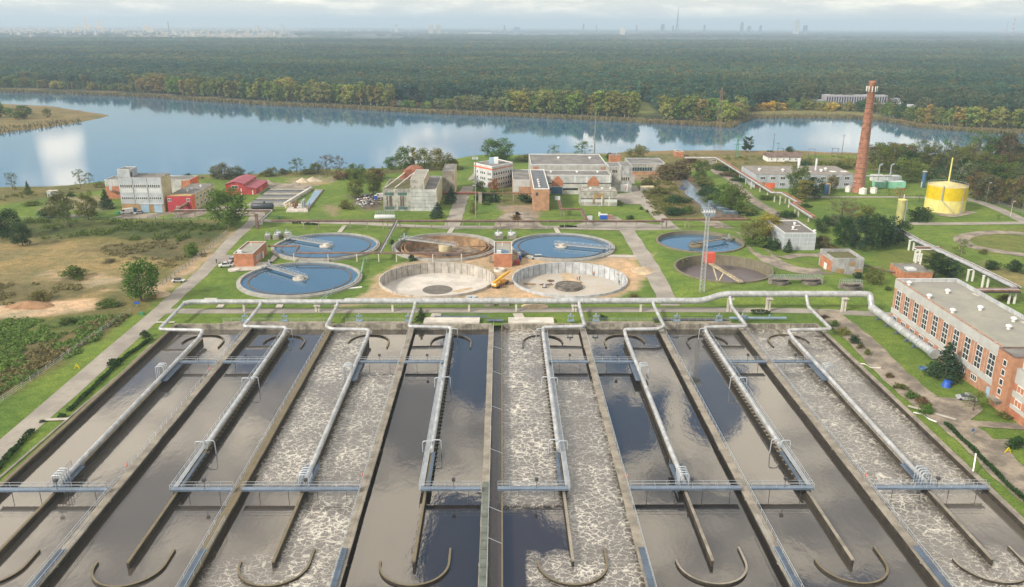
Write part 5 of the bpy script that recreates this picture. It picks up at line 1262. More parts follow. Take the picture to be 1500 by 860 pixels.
def shrubs(name, poly, n, hr, wr, colr, label, seed, thr=-.1, ws=12., nl=26):
    P_ = region(poly, n, seed); P_ = P_[fnoise(P_[:, 0] / ws, P_[:, 1] / ws, 3) > thr]; r_ = np.random.RandomState(seed); k = len(P_); V = []
    zz = gh(P_[:, 0], P_[:, 1]); h = r_.uniform(*hr, k); w_ = r_.uniform(*wr, k)
    d = r_.normal(size=(k, nl, 3)); d /= np.linalg.norm(d, axis=2)[:, :, None]; d[:, :, 2] = np.abs(d[:, :, 2]); d *= r_.uniform(.6, 1.1, (k, nl, 1))
    c_ = np.stack([P_[:, 0], P_[:, 1], zz], 1)[:, None, :] + d * np.stack([w_, w_, h], 1)[:, None, :]
    c_ = c_.reshape(-1, 3); m_ = len(c_); nr = d.reshape(-1, 3) + r_.normal(size=(m_, 3)) * .6; nr /= np.linalg.norm(nr, axis=1)[:, None]
    a = np.cross(nr, r_.normal(size=(m_, 3))); a /= np.linalg.norm(a, axis=1)[:, None]; b = np.cross(nr, a); s_ = (.32 * r_.uniform(.5, 1.4, m_))[:, None]
    V = np.stack([c_ - a * s_, c_ - b * s_ * .8, c_ + a * s_, c_ + b * s_ * .8], 1).reshape(-1, 3)
    o = bpy.data.objects.new(name, raw_mesh(name, V, np.arange(4 * m_).reshape(m_, 4), M_LEAF)); COL.objects.link(o); o.color = (*PAL[colr], 1); return tag(o, label, 'undergrowth', kind='stuff')
shrubs('undergrowth', [(-20, 322), (335, 328), (322, 352), (240, 354), (120, 350), (-20, 350)], 900, (.8, 2.4), (.8, 2.), 'mid', 'dark scrub along the top edge of the dry field', 1, 0.)
shrubs('undergrowth', [(120, 362), (305, 350), (300, 378), (240, 395), (200, 385)], 420, (.4, 1.2), (.7, 1.6), 'dry', 'olive scrub on the right part of the dry field', 2, .02, 9)
shrubs('undergrowth', [(-40, 418), (110, 414), (130, 430), (90, 442), (-40, 452)], 330, (.4, 1.1), (.7, 1.5), 'dry', 'dull brown scrub at the bottom of the dry field', 3, -.02, 9)
shrubs('undergrowth', [(-60, 470), (100, 468), (190, 462), (120, 515), (-40, 596)], 2600, (.3, 1.1), (.6, 1.4), 'lush', 'rank green growth inside the wire fence', 4, -.02, 7)
shrubs('undergrowth', [(60, 505), (120, 478), (190, 462), (170, 478), (-20, 588), (-60, 590)], 900, (.4, 1.2), (.5, 1.1), 'dry', 'reddish brown growth along the wire fence', 5, .05, 6)
shrubs('undergrowth', [(-60, 284), (165, 266), (300, 256), (470, 250), (560, 247), (640, 238), (640, 244), (560, 254), (300, 262), (0, 296)], 1500, (.6, 2.2), (.8, 2.), 'olive', 'uneven scrub along the near lake shore', 6, 0., 12)
shrubs('undergrowth', [(940, 262), (982, 264), (1000, 288), (1020, 312), (955, 316), (940, 285)], 500, (.4, 1.6), (.7, 1.6), 'olive', 'reedy growth on the plot beside the muddy channel', 7, -.05, 8)
shrubs('undergrowth', [(1000, 228), (1300, 230), (1500, 222), (1500, 236), (1300, 248), (1100, 240), (1000, 246)], 1500, (.5, 1.8), (.8, 2.2), 'olive', 'scrubby meadow between the shore line and the workshops', 8, .0, 14)
shrubs('undergrowth', [(1290, 232), (1500, 226), (1560, 330), (1430, 275), (1340, 262)], 2600, (.8, 3.), (1., 2.6), 'dark', 'undergrowth of the wood behind the gas holder', 9, -.3, 12)
shrubs('undergrowth', [(1020, 262), (1060, 285), (1105, 316), (1085, 318), (1040, 292)], 500, (.8, 2.), (.8, 1.8), 'dark', 'dark growth on the bank above the rusty boats', 10, -.3, 8)
def hedge(pts, w_, h_, lab, colr='dark'):
    P_ = [Vector((*G(*p), 0)) for p in pts]; L = sum((b_ - a_).length for a_, b_ in zip(P_[:-1], P_[1:])); n = int(L * 60); r_ = np.random.RandomState(int(L)); V = []
    seg = np.array([(b_ - a_).length for a_, b_ in zip(P_[:-1], P_[1:])]); cs = np.concatenate([[0], np.cumsum(seg)]); u = r_.uniform(0, L, n)
    cx = np.interp(u, cs, [p.x for p in P_]); cy = np.interp(u, cs, [p.y for p in P_]); d = (P_[-1] - P_[0]).normalized()
    s_ = r_.uniform(-1, 1, n) * w_ / 2; z = r_.uniform(.05, 1, n) ** .6 * h_ * (1 + .25 * np.sin(u * .7)); c_ = np.stack([cx - d.y * s_, cy + d.x * s_, z], 1)
    nr = r_.normal(size=(n, 3)); nr[:, 2] += .8; nr /= np.linalg.norm(nr, axis=1)[:, None]; a = np.cross(nr, r_.normal(size=(n, 3))); a /= np.linalg.norm(a, axis=1)[:, None]; b = np.cross(nr, a); q = .2
    V = np.stack([c_ - a * q, c_ - b * q, c_ + a * q, c_ + b * q], 1).reshape(-1, 3); o = bpy.data.objects.new('hedge', raw_mesh('hedge', V, np.arange(4 * n).reshape(n, 4), M_LEAF)); COL.objects.link(o); o.color = (*PAL[colr], 1); tag(o, lab, 'hedge')
hedge([(222, 497), (178, 528), (150, 556), (100, 604)], 1., .7, 'long low hedge between the left road and the grass strip')
hedge([(48, 632), (20, 662), (-10, 696)], 1.2, .8, 'low hedge at the left edge beside the road')
hedge([(157, 536), (177, 536)], .8, .9, 'nearer one of two short hedges across the left grass strip'); hedge([(160, 531), (179, 531)], .8, .9, 'farther one of two short hedges across the left grass strip')
hedge([(1100, 461), (1128, 461)], 1.2, 1.5, 'short clipped hedge behind the far basin wall at right')
hedge([(1385, 622), (1430, 665), (1480, 716), (1520, 752)], .9, .7, 'low hedge between the right road and the grass strip')
hedge([(445, 330), (467, 330)], 1., 1., 'short hedge under the brown pipe bridge'); hedge([(428, 328), (441, 328)], .9, .9, 'little hedge at the left end of the brown pipe bridge')
hedge([(820, 333), (845, 333)], 1.2, .8, 'low hedge on the lawn behind the back row tank')

# air between here and the horizon
hb = MB().box(-39900, 39900, -2950, 39900, -8, 275)
hm = bpy.data.materials.new('haze'); hm.use_nodes = True; t = NT(hm.node_tree); t.n.clear()
pv = t.new('ShaderNodeVolumePrincipled'); pv.inputs['Color'].default_value = (.56, .70, .86, 1); pv.inputs['Density'].default_value = 1.4e-4; pv.inputs['Anisotropy'].default_value = .0
t.l.new(pv.outputs[0], t.new('ShaderNodeOutputMaterial').inputs['Volume'])
tag(hb.build('haze', hm), kind='stuff')
# ------------------------------------------------------------------ buildings
def hh(px, py, ptop): return hpx(px, py, py - ptop)[2]
M_WINF = M_WHITE
M_RED = mat('crimson_render', (.36, .035, .05), .8, var=.1); M_ORNG = mat('orange_render', (.62, .13, .05), .8, var=.08); M_BARN = mat('red_brown_boards', (.35, .045, .04), .8, var=.12)
M_MAROON = mat('dark_red_roof', (.30, .055, .075), .5, .1, var=.08); M_CREAM = mat('cream_render', (.50, .42, .25), .85, var=.12, streak=.2)
M_PANEL = mat('blue_grey_cladding', (.38, .41, .44), .75, var=.1, sc=.3, streak=.15); M_PANELW = mat('white_cladding', (.52, .54, .55), .75, var=.08)
M_DOORB = mat('light_blue_door', (.28, .40, .52), .6, var=.08); M_DARKB = mat('dark_blue_paint', (.05, .11, .21), .6); M_YARD = mat('weathered_concrete', (.33, .32, .29), .9, var=.25, sc=.35, streak=.45)
M_MOSS = mat('mossy_roof', (.17, .135, .07), .95, var=.35, sc=.4, col2=(.10, .115, .035)); M_RUSTR = mat('rusty_sheet_roof', (.27, .10, .055), .9, var=.25, sc=.5)
M_OCHRE = mat('ochre_render', (.30, .20, .10), .9, var=.15); M_YEL = mat('bright_yellow_paint', (.58, .42, .0), .5, var=.08, streak=.06); M_YELP = mat('pale_yellow_paint', (.66, .58, .20), .55, var=.06, streak=.06)
M_GREEN = mat('green_paint', (.05, .22, .12), .6); M_TEAL = mat('teal_green_panel', (.20, .45, .33), .7, var=.1); M_BLUEP = mat('bright_blue_plastic', (.02, .09, .42), .45); M_BLACK = mat('black_rubber', (.02, .02, .02), .8)
def fpt(A, B, t_, out=0.):
    A = Vector((*A, 0)); B = Vector((*B, 0)); d = (B - A).normalized(); n = Vector((d.y, -d.x, 0)); p = A.lerp(B, t_) + n * out; return p
def facebox(mb, A, B, t0, t1, z0, z1, out0, out1, m=0):
    a = fpt(A, B, t0, out0); b = fpt(A, B, t1, out0); c = fpt(A, B, t1, out1); d = fpt(A, B, t0, out1)
    mb.prism([(a.x, a.y), (d.x, d.y), (c.x, c.y), (b.x, b.y)], z0, z1, m); return mb
def window(T, A, B, t0, t1, z0, z1, nv=2, nh=1, frame=None, pane=None, name='window'):
    """A->B runs left to right seen from outside; a frame mesh with its pane as a child"""
    L = (Vector(B) - Vector(A)).length; f = .055 / L; mb = MB()
    for q in range(nv + 1):
        t_ = t0 + (t1 - t0) * q / nv; facebox(mb, A, B, t_ - f, t_ + f, z0, z1, .0, .09)
    for q in range(nh + 1):
        z = z0 + (z1 - z0) * q / nh; facebox(mb, A, B, t0 - f * .9, t1 + f * .9, z - .08, z + .08, .0, .1)
    o = mb.build(name, frame or M_WINF, T)
    mb = MB(); facebox(mb, A, B, t0, t1, z0 + .02, z1 - .02, .01, .045); mb.build('pane', pane or M_GLASS, o); return o
def block(T, poly, z0, z1, mw, mr=None, par=.35, pw=.3, mp=None, wn='wall'):
    a = sum(poly[i][0] * poly[(i + 1) % len(poly)][1] - poly[(i + 1) % len(poly)][0] * poly[i][1] for i in range(len(poly)))
    if a < 0: poly = poly[::-1]
    mb = MB(); mb.prism(poly, z0, z1, 0); mb.build(wn, mw, T)
    n = len(poly); ctr = Vector((sum(p[0] for p in poly) / n, sum(p[1] for p in poly) / n))
    inn = []
    for i in range(n):
        p = Vector(poly[i]); e1 = (Vector(poly[i]) - Vector(poly[i - 1])).normalized(); e2 = (Vector(poly[(i + 1) % n]) - p).normalized()
        n1 = Vector((-e1.y, e1.x)); n2 = Vector((-e2.y, e2.x)); m_ = (n1 + n2); m_ = m_ / max(.3, m_.length_squared) * 2; inn.append(p + m_ * pw)
    mb = MB(); V = [(*poly[i], z1) for i in range(n)] + [(*poly[i], z1 + par) for i in range(n)] + [(*inn[i], z1 + par) for i in range(n)] + [(*inn[i], z1 + .02) for i in range(n)]
    Fc = []
    for i in range(n):
        j = (i + 1) % n; Fc += [(i, j, n + j, n + i), (n + i, n + j, 2 * n + j, 2 * n + i), (2 * n + i, 2 * n + j, 3 * n + j, 3 * n + i)]
    mb.add(V, Fc); mb.build('parapet', mp or mw, T)
    mb = MB(); mb.add([(*p, z1 + .03) for p in inn], [tuple(range(n))]); mb.build('roof', mr or M_ROOF, T)
def rect(x0, x1, y0, y1): return [(x0, y0), (x1, y0), (x1, y1), (x0, y1)]
def bands(T, A, B, zs, m_, name='band', o=.05, t0=0, t1=1):
    for z0, z1 in zs: facebox(MB(), A, B, t0, t1, z0, z1, .0, o).build(name, m_, T)
def vent(T, x, y, z, h=.9, r=.45):
    mb = MB(); mb.cyl((x, y), r * .6, z, z + h * .6, 8); mb.lathe((x, y), [(r, z + h * .55), (r, z + h * .8), (.05, z + h)], 10); mb.build('roof_vent', M_WHITE, T)

# grey panelled block and its rear wing
x0, y0 = G(180, 311); x1, _ = G(242, 311); z = hh(211, 311, 261)
T = thing('works_building', 'grey white panelled block with two blue gates and a long lower rear wing', 'building', (x0, y0, 0))
xa, ya = G(157, 291); xb, _ = G(281, 291); zr = 9.3
block(T, rect(xa, xb, ya, ya + 12), 0, zr, M_BRICK, M_ROOF, .4, .3, M_OFFW)
bands(T, (xa, ya), (xb, ya), [(zr - 3, zr + .2)], M_OFFW, 'band', .07, 0, .9); bands(T, (xa + (xb - xa) * .5, ya), (xb, ya), [(0, zr - 3)], M_OFFW, 'band', .06, 0, .78)
facebox(MB(), (xb, ya), (xb, ya + 12), 0, 1, 0, zr + .4, 0, .1).build('end_wall', M_ORNG, T)
for q in range(9): window(T, (xa, ya), (xb, ya), .62 + q * .03, .64 + q * .03, 2.4, 5.2, 1)
window(T, (xa, ya), (xb, ya), .045, .07, 4.3, 6.4, 1, 1, None, M_PANEL)
mb = MB(); mb.bar((xa + 5, ya - 1, 4), (xa + 14, ya - 1, .2), 1., .15); mb.box(xa + 2.8, xa + 5.2, ya - 1.6, ya - .1, 3.9, 4.05); railing(mb, (xa + 5, ya - 1.5, 4), (xa + 14, ya - 1.5, .2), 1, 1.5); railing(mb, (xa + 2.8, ya - 1.5, 4), (xa + 5, ya - 1.5, 4), 1, 1.2); mb.build('outside_stair', M_BROWNP, T)
block(T, rect(x0, x1, y0, y0 + 11), 0, z, M_CREAM, M_ROOF, .4, .3, M_CONC)
A, B = (x0, y0), (x1, y0)
bands(T, A, B, [(4.1, z + .3)], M_PANEL, 'cladding', .12)
bands(T, A, B, [(0, 4.1)], M_OCHRE, 'ground_floor_wall', .06)
for q in range(3):
    t0 = .03 + q * .325
    for zz in (6.1, 11.6):
        for k in range(6): window(T, (x0, y0 - .12), (x1, y0 - .12), t0 + k * .048, t0 + .036 + k * .048, zz, zz + (1.2 if zz < 8 else 1.6), 1)
    for zz in (9.3,): facebox(MB(), (x0, y0 - .12), (x1, y0 - .12), t0 + .02, t0 + .29, zz, zz + 2, 0, .06).build('cladding_panel', M_PANELW, T)
mb = MB()
for q in (1, 2): facebox(mb, (x0, y0 - .12), (x1, y0 - .12), q * .333 - .004, q * .333 + .004, 4.2, z + .2, 0, .05)
mb.build('panel_joint', M_DARKST, T)
for a, b in ((.45, .64), (.76, .95)):
    o = facebox(MB(), (x0, y0 - .06), (x1, y0 - .06), a, b, 0, 3.7, 0, .08).build('gate', M_DOORB, T)
facebox(MB(), (x0, y0 - .06), (x1, y0 - .06), .24, .34, 0, 2.3, 0, .08).build('door', M_DARKB, T)
facebox(MB(), (x0, y0 - .06), (x1, y0 - .06), .42, .98, 3.85, 4.2, 0, .35).build('canopy', M_PANELW, T)
bands(T, (x1, y0), (x1, y0 + 11), [(0, z)], M_CREAM, 'side_wall', .08)
xt = x0 - .3; block(T, rect(xt, xt + 5.6, y0 + .8, y0 + 9), z, z + 3.6, M_PANEL, M_ROOF, .3, .2, M_PANELW, 'stair_head')
facebox(MB(), (xt + 5.6, y0 + .8), (xt + 5.6, y0 + 9), .08, .3, z + .3, z + 2.4, 0, .06).build('door', M_DARKST, T)

# red fronted shed with cream sides
x0, y0 = G(247, 311); x1, _ = G(282, 311); z = 7.6
T = thing('red_front_workshop', 'crimson fronted workshop with cream side walls next to the grey block', 'building', (x0, y0, 0))
block(T, rect(x0, x1, y0 + 5, y0 + 33), 0, z - .2, M_CREAM, M_ROOF, .25, .3, M_CONC)
block(T, rect(x0, x1, y0, y0 + 4.9), 0, z, M_RED, mat('tan_roof', (.45, .30, .13), .8), .25, .3, M_OCHRE)
facebox(MB(), (x1, y0), (x1, y0 + 4.9), 0, 1, 0, z, 0, .08).build('side_wall', M_ORNG, T)
for t0 in (.04, .82): window(T, (x0, y0), (x1, y0), t0, t0 + .13, 5.3, 6.5, 2)
window(T, (x0, y0), (x1, y0), .36, .52, .6, 2.9, 2, 1)
for q in range(5):
    for zz in (1.4, 4.6): window(T, (x1, y0 + 5), (x1, y0 + 33), .06 + q * .19, .13 + q * .19, zz, zz + 1.5, 2)
for q in (10, 16, 23): vent(T, x0 + 4 + (q % 3) * 2, y0 + q, z, 1.2, .6)
mb = MB()
for q in range(6): mb.box(x1 + .02, x1 + .18, y0 + 6 + q * 5.2, y0 + 6.4 + q * 5.2, 0, z)
mb.build('pilaster', M_CONCL, T)
xs_, ys_ = G(283, 300); mb = MB(); p, q = Vector((*G(283, 309), 5.2)), Vector((*G(256, 316), 1.9)); mb.bar(p, q, 1.6, 1.1)
T = thing('conveyor', 'rusty inclined conveyor leading down from the red front', 'conveyor', (p.x, p.y, 0)); mb.build('duct', M_RUST, T)
mb = MB(); mb.bar((q.x, q.y, 0), (q.x, q.y, 1.6), .5); mb.bar(((p.x + q.x) / 2, (p.y + q.y) / 2, 0), ((p.x + q.x) / 2, (p.y + q.y) / 2, 3.2), .35); mb.build('leg', M_CONC, T)

# red barn
xl, y0 = G(331.6, 285.2); xr, _ = G(375.4, 285.2); W_ = xr - xl; D = 22
T = thing('red_barn', 'red barn with a stepped dark red roof and a row of yellow skylights', 'building', (xl, y0, 0))
pf = [(xl, 0), (xr, 0), (xr, 3.1), (xl + W_ * .62, 4.3), (xl + W_ * .62, 5.5), (xl + W_ * .3, 6.6), (xl, 5.3)]
mb = MB(); n = len(pf); V = [(x, y0, z) for x, z in pf] + [(x, y0 + D, z) for x, z in pf]
mb.add(V, [tuple(range(n)), tuple(range(n, 2 * n))[::-1]] + [(i, (i + 1) % n + 0, (i + 1) % n + n, i + n)[::-1] for i in range(n)]); mb.build('wall', M_BARN, T)
def slab(x0_, z0_, x1_, z1_, nm='roof'):
    mb = MB(); mb.add([(x0_, y0 - .4, z0_ + .05), (x1_, y0 - .4, z1_ + .05), (x1_, y0 + D + .3, z1_ + .05), (x0_, y0 + D + .3, z0_ + .05), (x0_, y0 - .4, z0_ + .3), (x1_, y0 - .4, z1_ + .3), (x1_, y0 + D + .3, z1_ + .3), (x0_, y0 + D + .3, z0_ + .3)],
        [(3, 2, 1, 0), (4, 5, 6, 7), (0, 1, 5, 4), (1, 2, 6, 5), (2, 3, 7, 6), (3, 0, 4, 7)]); mb.build(nm, M_MAROON, T)
slab(xl - .4, 5.15, xl + W_ * .3, 6.6); slab(xl + W_ * .3, 6.6, xl + W_ * .62 + .3, 5.4); slab(xl + W_ * .62 + .1, 4.2, xr + .4, 3.0)
for q in range(8): facebox(MB(), (xl + W_ * .62, y0), (xl + W_ * .62, y0 + D), .06 + q * .115, .1 + q * .115, 4.7, 5.1, 0, .08).build('skylight', M_CREAM, T)
window(T, (xl, y0), (xr, y0), .2, .42, 3.4, 4.6, 2)
facebox(MB(), (xl, y0), (xr, y0), .5, .53, 0, 3.2, 0, .15).build('downpipe', M_WHITE, T); facebox(MB(), (xl, y0), (xr, y0), .88, .91, 0, 2.3, 0, .15).build('downpipe', M_WHITE, T)
facebox(MB(), (xr, y0), (xr, y0 + D), .3, .55, 0, 2.4, 0, .1).build('door', M_ORNG, T)
mb = MB(); mb.box(xr + .02, xr + 1.4, y0, y0 + D, .02, .25); mb.build('ramp', M_CONC, T)

# long concrete troughs
T = thing('settling_troughs', 'long grey concrete troughs lying in rows behind the black tank', 'tank', (*G(400, 300), 0))
Q = [G(362, 303), G(418, 303), G(458, 278.5), G(398, 278.5)]
MB().prism(Q, 0, .9).build('base', M_YARD, T)
def qp(u, v): 
    a = Vector(Q[0]).lerp(Vector(Q[1]), u); b = Vector(Q[3]).lerp(Vector(Q[2]), u); return a.lerp(b, v)
M_TRW = mat('grey_trough_water', (.10, .105, .11), .3, var=.2)
for k in range(7):
    v0 = .02 + k * .14; a, b, c, d = qp(.01, v0), qp(.93, v0), qp(.93, v0 + .115), qp(.01, v0 + .115)
    MB().prism([tuple(a), tuple(b), tuple(c), tuple(d)], .9, .96, 0).build('trough', M_TRW if k % 2 else M_ROOFL, T)
    a, b = qp(0, v0 + .125), qp(.95, v0 + .125); mb = MB(); mb.bar((a.x, a.y, 1.05), (b.x, b.y, 1.05), .5, .35); mb.build('dividing_wall', M_CONCD if k % 2 else M_CONC, T)
a, b = qp(.97, .0), qp(.97, 1.); mb = MB(); mb.bar((a.x, a.y, 1.), (b.x, b.y, 1.), 1.2, 1.6); mb.build('end_channel', M_CONCL, T)
T = thing('pump_platform', 'cluttered pump platform with pale pipes at the right end of the troughs', 'platform', (*G(430, 306), 0))
Q2 = [G(419, 311), G(451, 311), G(454, 300), G(424, 300)]; MB().prism(Q2, 0, .5).build('base', M_CONCL, T)
c0 = G(437, 306); mb = MB()
for k in range(9):
    u = (k % 3 - 1) * 4 + rnd.uniform(-1, 1); v = (k // 3 - 1) * 2.6; mb = MB(); mb.cyl((c0[0] + u - 2, c0[1] + v + 2), .5 + .2 * (k % 2), .5, 2 + k % 3, 8); mb.build('pump', [M_CREAM, M_RUST, M_STEEL][k % 3], T)
mb = MB(); railing(mb, (Q2[0][0], Q2[0][1], .5), (Q2[1][0], Q2[1][1], .5), 1.1, 2); railing(mb, (Q2[1][0], Q2[1][1], .5), (Q2[2][0], Q2[2][1], .5), 1.1, 2); mb.build('railing', M_RUST, T)
Q3 = [G(446, 304), G(451, 309), G(474, 279), G(462, 279)]; T = thing('outlet_channel', 'pale blue outlet channel running along the right end of the troughs', 'channel', (*G(455, 295), 0)); MB().prism(Q3, 0, .7).build('wall', M_CONC, T)
cc = Vector((sum(p[0] for p in Q3) / 4, sum(p[1] for p in Q3) / 4)); MB().prism([tuple(cc + (Vector(p) - cc) * .82) for p in Q3], .7, .75).build('water_surface', mat('pale_channel_water', (.22, .30, .38), .15), T)

# abandoned concrete block
xl, y0 = G(562, 308.8); xm, _ = G(602, 308.8); xr, _ = G(640, 308.8)
T = thing('abandoned_building', 'abandoned raw concrete block with stained walls and a tall middle part', 'building', (xl, y0, 0))
block(T, rect(xl, xm, y0, y0 + 27), 0, 10.2, M_YARD, M_MOSS, .25, .4)
block(T, rect(xm, xr, y0 - .6, y0 + 36), 0, 10.1, mat('pale_raw_concrete', (.42, .43, .42), .9, var=.14, sc=.3, streak=.25), M_ROOF, .25, .3)
xt, _ = G(622.8, 308.8); block(T, rect(xm + .2, xt, y0 - .3, y0 + 27), 10.4, 15, M_YARD, M_ROOFL, .2, .3, M_CONCL, 'stair_tower')
facebox(MB(), (xt, y0), (xt, y0 + 27), .02, .98, 11, 14.7, 0, .06).build('side_wall', M_CREAM, T)
facebox(MB(), (xr, y0 - .6), (xr, y0 + 36), 0, 1, 0, 10.3, 0, .08).build('side_wall', M_CREAM, T)
for q in range(6): window(T, (xr, y0 - .6), (xr, y0 + 36), .08 + q * .15, .15 + q * .15, 5.5, 8.5, 2)
for q in range(6): window(T, (xr, y0 - .6), (xr, y0 + 36), .08 + q * .15, .15 + q * .15, 1.2, 3.5, 2)
xw, _ = G(660, 300); block(T, rect(xr + .3, xr + 6.5, y0 + 37, y0 + 60), 0, 12.4, M_CONC, M_ROOF, .3, .3); facebox(MB(), (xr + 6.5, y0 + 37), (xr + 6.5, y0 + 60), 0, 1, 0, 12.6, 0, .08).build('side_wall', M_CREAM, T)
A, B = (xl, y0), (xm, y0)
for t0 in (.06, .54):
    for z0, z1 in ((.6, 2.), (7.4, 8.8)): facebox(MB(), A, B, t0, t0 + .34, z0, z1, 0, .06).build('window_opening', mat('dark_green_shutter', (.06, .12, .11), .7), T)
for t0 in (.12, .22, .27, .62, .70): facebox(MB(), A, B, t0, t0 + .06, 2.1, 7.2, 0, .03).build('rust_stain', mat('brown_stain', (.12, .095, .075), .9, var=.2), T)
mb = MB()
for q in range(1, 6): mb.box(xm + .1, xr - .1, y0 - .66, y0 - .6, q * 1.75, q * 1.75 + .07)
mb.build('panel_joint', M_CONCD, T)
mb = MB(); cx, cy = xl + 11, y0 + 28; r_ = 6.4; N_ = 14
for i in range(N_):
    a0 = math.pi * i / N_; a1 = math.pi * (i + 1) / N_
    P_ = [(cx + r_ * math.cos(a0), cy, 10 + r_ * .8 * math.sin(a0)), (cx + r_ * math.cos(a1), cy, 10 + r_ * .8 * math.sin(a1)), (cx + r_ * .9 * math.cos(a1), cy + 14, 10 + r_ * .8 * math.sin(a1)), (cx + r_ * .9 * math.cos(a0), cy + 14, 10 + r_ * .8 * math.sin(a0))]
    mb.add(P_, [(0, 1, 2, 3)]); mb.add([P_[0], P_[1], (cx, cy, 10)], [(0, 1, 2)])
mb.box(cx - 6.2, cx + 6, cy, cy + 14, 0, 10); mb.build('barrel_roof', M_RUSTR, T)
for q in (xl + .8, xl + 5.5): MB().bar((q, y0 + 4, 10.4), (q + 7, y0 + 30, 13.5), .5, .4).build('roof_beam', M_CONCL, T)

# white office block, corner towards the camera
P4c = [G(694.5, 271), G(721, 277.5), G(751.5, 270.5)]; bk = (P4c[0][0] + P4c[2][0] - P4c[1][0] + 1.5, P4c[0][1] + P4c[2][1] - P4c[1][1]); poly = [P4c[0], P4c[1], P4c[2], bk]; z = hh(721, 277.5, 245)
T = thing('office_building', 'white three storey office block with an orange band and a blue rooftop hut', 'building', (*P4c[1], 0))
block(T, poly, 0, z, mat('white_office_render', (.47, .49, .50), .8, var=.08, streak=.1), M_ROOF, .4, .3, M_WHITE)
for A, B, n in ((poly[0], poly[1], 9), (poly[1], poly[2], 8)):
    bands(T, A, B, [(z - 1.7, z - .9)], M_ORNG if A is poly[0] else mat('faded_orange', (.45, .22, .12), .8), 'band', .05)
    for fl in range(3):
        for k in range(n):
            if A is poly[0] and k in (2, 6): continue
            t0 = .06 + k * .9 / n; window(T, A, B, t0, t0 + .62 / n * .9, 1.2 + fl * 3., 2.75 + fl * 3., 1)
c_ = (Vector(poly[0]) + Vector(poly[2])) / 2; MB().box(c_.x - 2.4, c_.x + 2., c_.y - 1.8, c_.y + 2.2, z, z + 2.9).build('rooftop_hut', M_DOORB, T); MB().box(c_.x + .3, c_.x + 2.6, c_.y - 2., c_.y + 2.4, z, z + 3.1).build('rooftop_hut', M_WHITE, T)

# main hall complex
T = thing('main_hall', 'long grey and brick works complex with stepped orange gables in the middle', 'building', (*G(850, 285), 0))
x0, y0 = G(781.3, 308.6); x1, _ = G(804.3, 308.6); yb, = G(800, 284.6)[1:]; 
xf0, yf_ = G(801.6, 284.6); xf1, _ = G(894.4, 284.6)
block(T, rect(x0, x1, y0, yf_ + 14), 0, 10.3, M_BRICKT, mat('dark_blue_roof', (.11, .12, .135), .85, var=.15), .4, .35, M_WHITE, 'stair_wing')
facebox(MB(), (x0, y0), (x1, y0), .14, .28, 7.2, 8.7, 0, .05).build('window', M_DARKST, T)
for q in range(4): vent(T, x0 + 3, y0 + 5 + q * 6, 10.3, .9, .6)
block(T, rect(x1 + .1, xf1, yf_, yf_ + 15), 0, 9.8, mat('patched_panel', (.43, .43, .40), .85, var=.15, sc=.25, streak=.25), M_ROOF, .4, .3, M_PANELW)
A, B = (x1 + .1, yf_), (xf1, yf_)
bands(T, A, B, [(5.5, 6.0)], M_DARKST, 'window_strip', .05); bands(T, A, B, [(6., 9.6)], M_OFFW, 'panel_band', .04); bands(T, A, B, [(2.2, 3.3)], M_GLASS, 'window_strip', .06, .0, .1); bands(T, A, B, [(2.2, 3.3)], M_GLASS, 'window_strip', .06, .27, .5)
facebox(MB(), A, B, .09, .26, .2, 3.8, 0, .25).build('entrance', M_DARKB, T)
for tc in (.185, .73):
    mb = MB()
    for k, (w_, z0, z1) in enumerate(((.085, 4.4, 7.2), (.06, 7.2, 8.2), (.04, 8.2, 9.0), (.02, 9.0, 9.5))): facebox(mb, A, B, tc - w_, tc + w_, z0, z1, 0, .12)
    mb.build('stepped_gable', M_BRICK, T)
for tc in (.1, .45, .63, .97):
    mb = MB()
    for k in range(3): facebox(mb, A, B, tc - .035, tc + .035, 6.6 + k * .9, 6.8 + k * .9, 0, .09)
    facebox(mb, A, B, tc - .006, tc + .006, 6., 9.7, 0, .08); mb.build('white_lattice', M_WHITE, T)
for q in (.1, .5, .82): vent(T, A[0] + (B[0] - A[0]) * q, yf_ + 9, 9.8, 1., .7)
zb = 11.5; yb_ = G(850, 242, zb)[1]; xb0 = G(777.6, 242, zb)[0]; xb1 = G(889, 242, zb)[0]
block(T, rect(xb0, xb1, yb_, yb_ + 38), 0, zb, mat('pale_grey_wall', (.37, .37, .345), .85, var=.12, sc=.3, streak=.2), M_ROOF, .5, .35, M_PANELW)
A, B = (xb0, yb_), (xb1, yb_); bands(T, A, B, [(0, 10.6)], M_BRICK, 'brick_panel', .05, .03, .1); bands(T, A, B, [(0, 10.6)], M_BRICKT, 'brick_panel', .05, .92, .99)
for q in (.4, .83): vent(T, xb0 + (xb1 - xb0) * q, yb_ + 22, zb, 1.3, .9)
xd0, yd = G(751, 285.5); xd1 = x0 - .1
block(T, rect(xd0, xd1, yd, yd + 32), 0, 7.6, M_BRICKT, M_ROOF, .35, .3, M_PANELW)
A, B = (xd0, yd), (xd1, yd); bands(T, A, B, [(4.3, 7.6)], M_OFFW, 'band', .06); bands(T, A, B, [(1.5, 4.3)], M_OFFW, 'band', .06, 0, .35)
xe0, ye = G(890, 281.5); xe1, _ = G(909, 281.5); xe2, _ = G(924.8, 281.5)
block(T, rect(xe0 + .2, xe1, ye, ye + 14), 0, 13.3, M_YARD, M_ROOF, .4, .3, M_PANEL, 'tower'); block(T, rect(xe1 + .02, xe2, ye + .3, ye + 16), 0, 13.4, mat('grey_rough_wall', (.31, .315, .315), .9, var=.25, sc=.4), M_ROOF, .3, .3, None, 'tower')
A, B = (xe1, ye + .3), (xe2, ye + .3); o = facebox(MB(), A, B, .0, .66, .3, 4.2, 0, .08).build('gate', M_WHITE, T)
mb = MB()
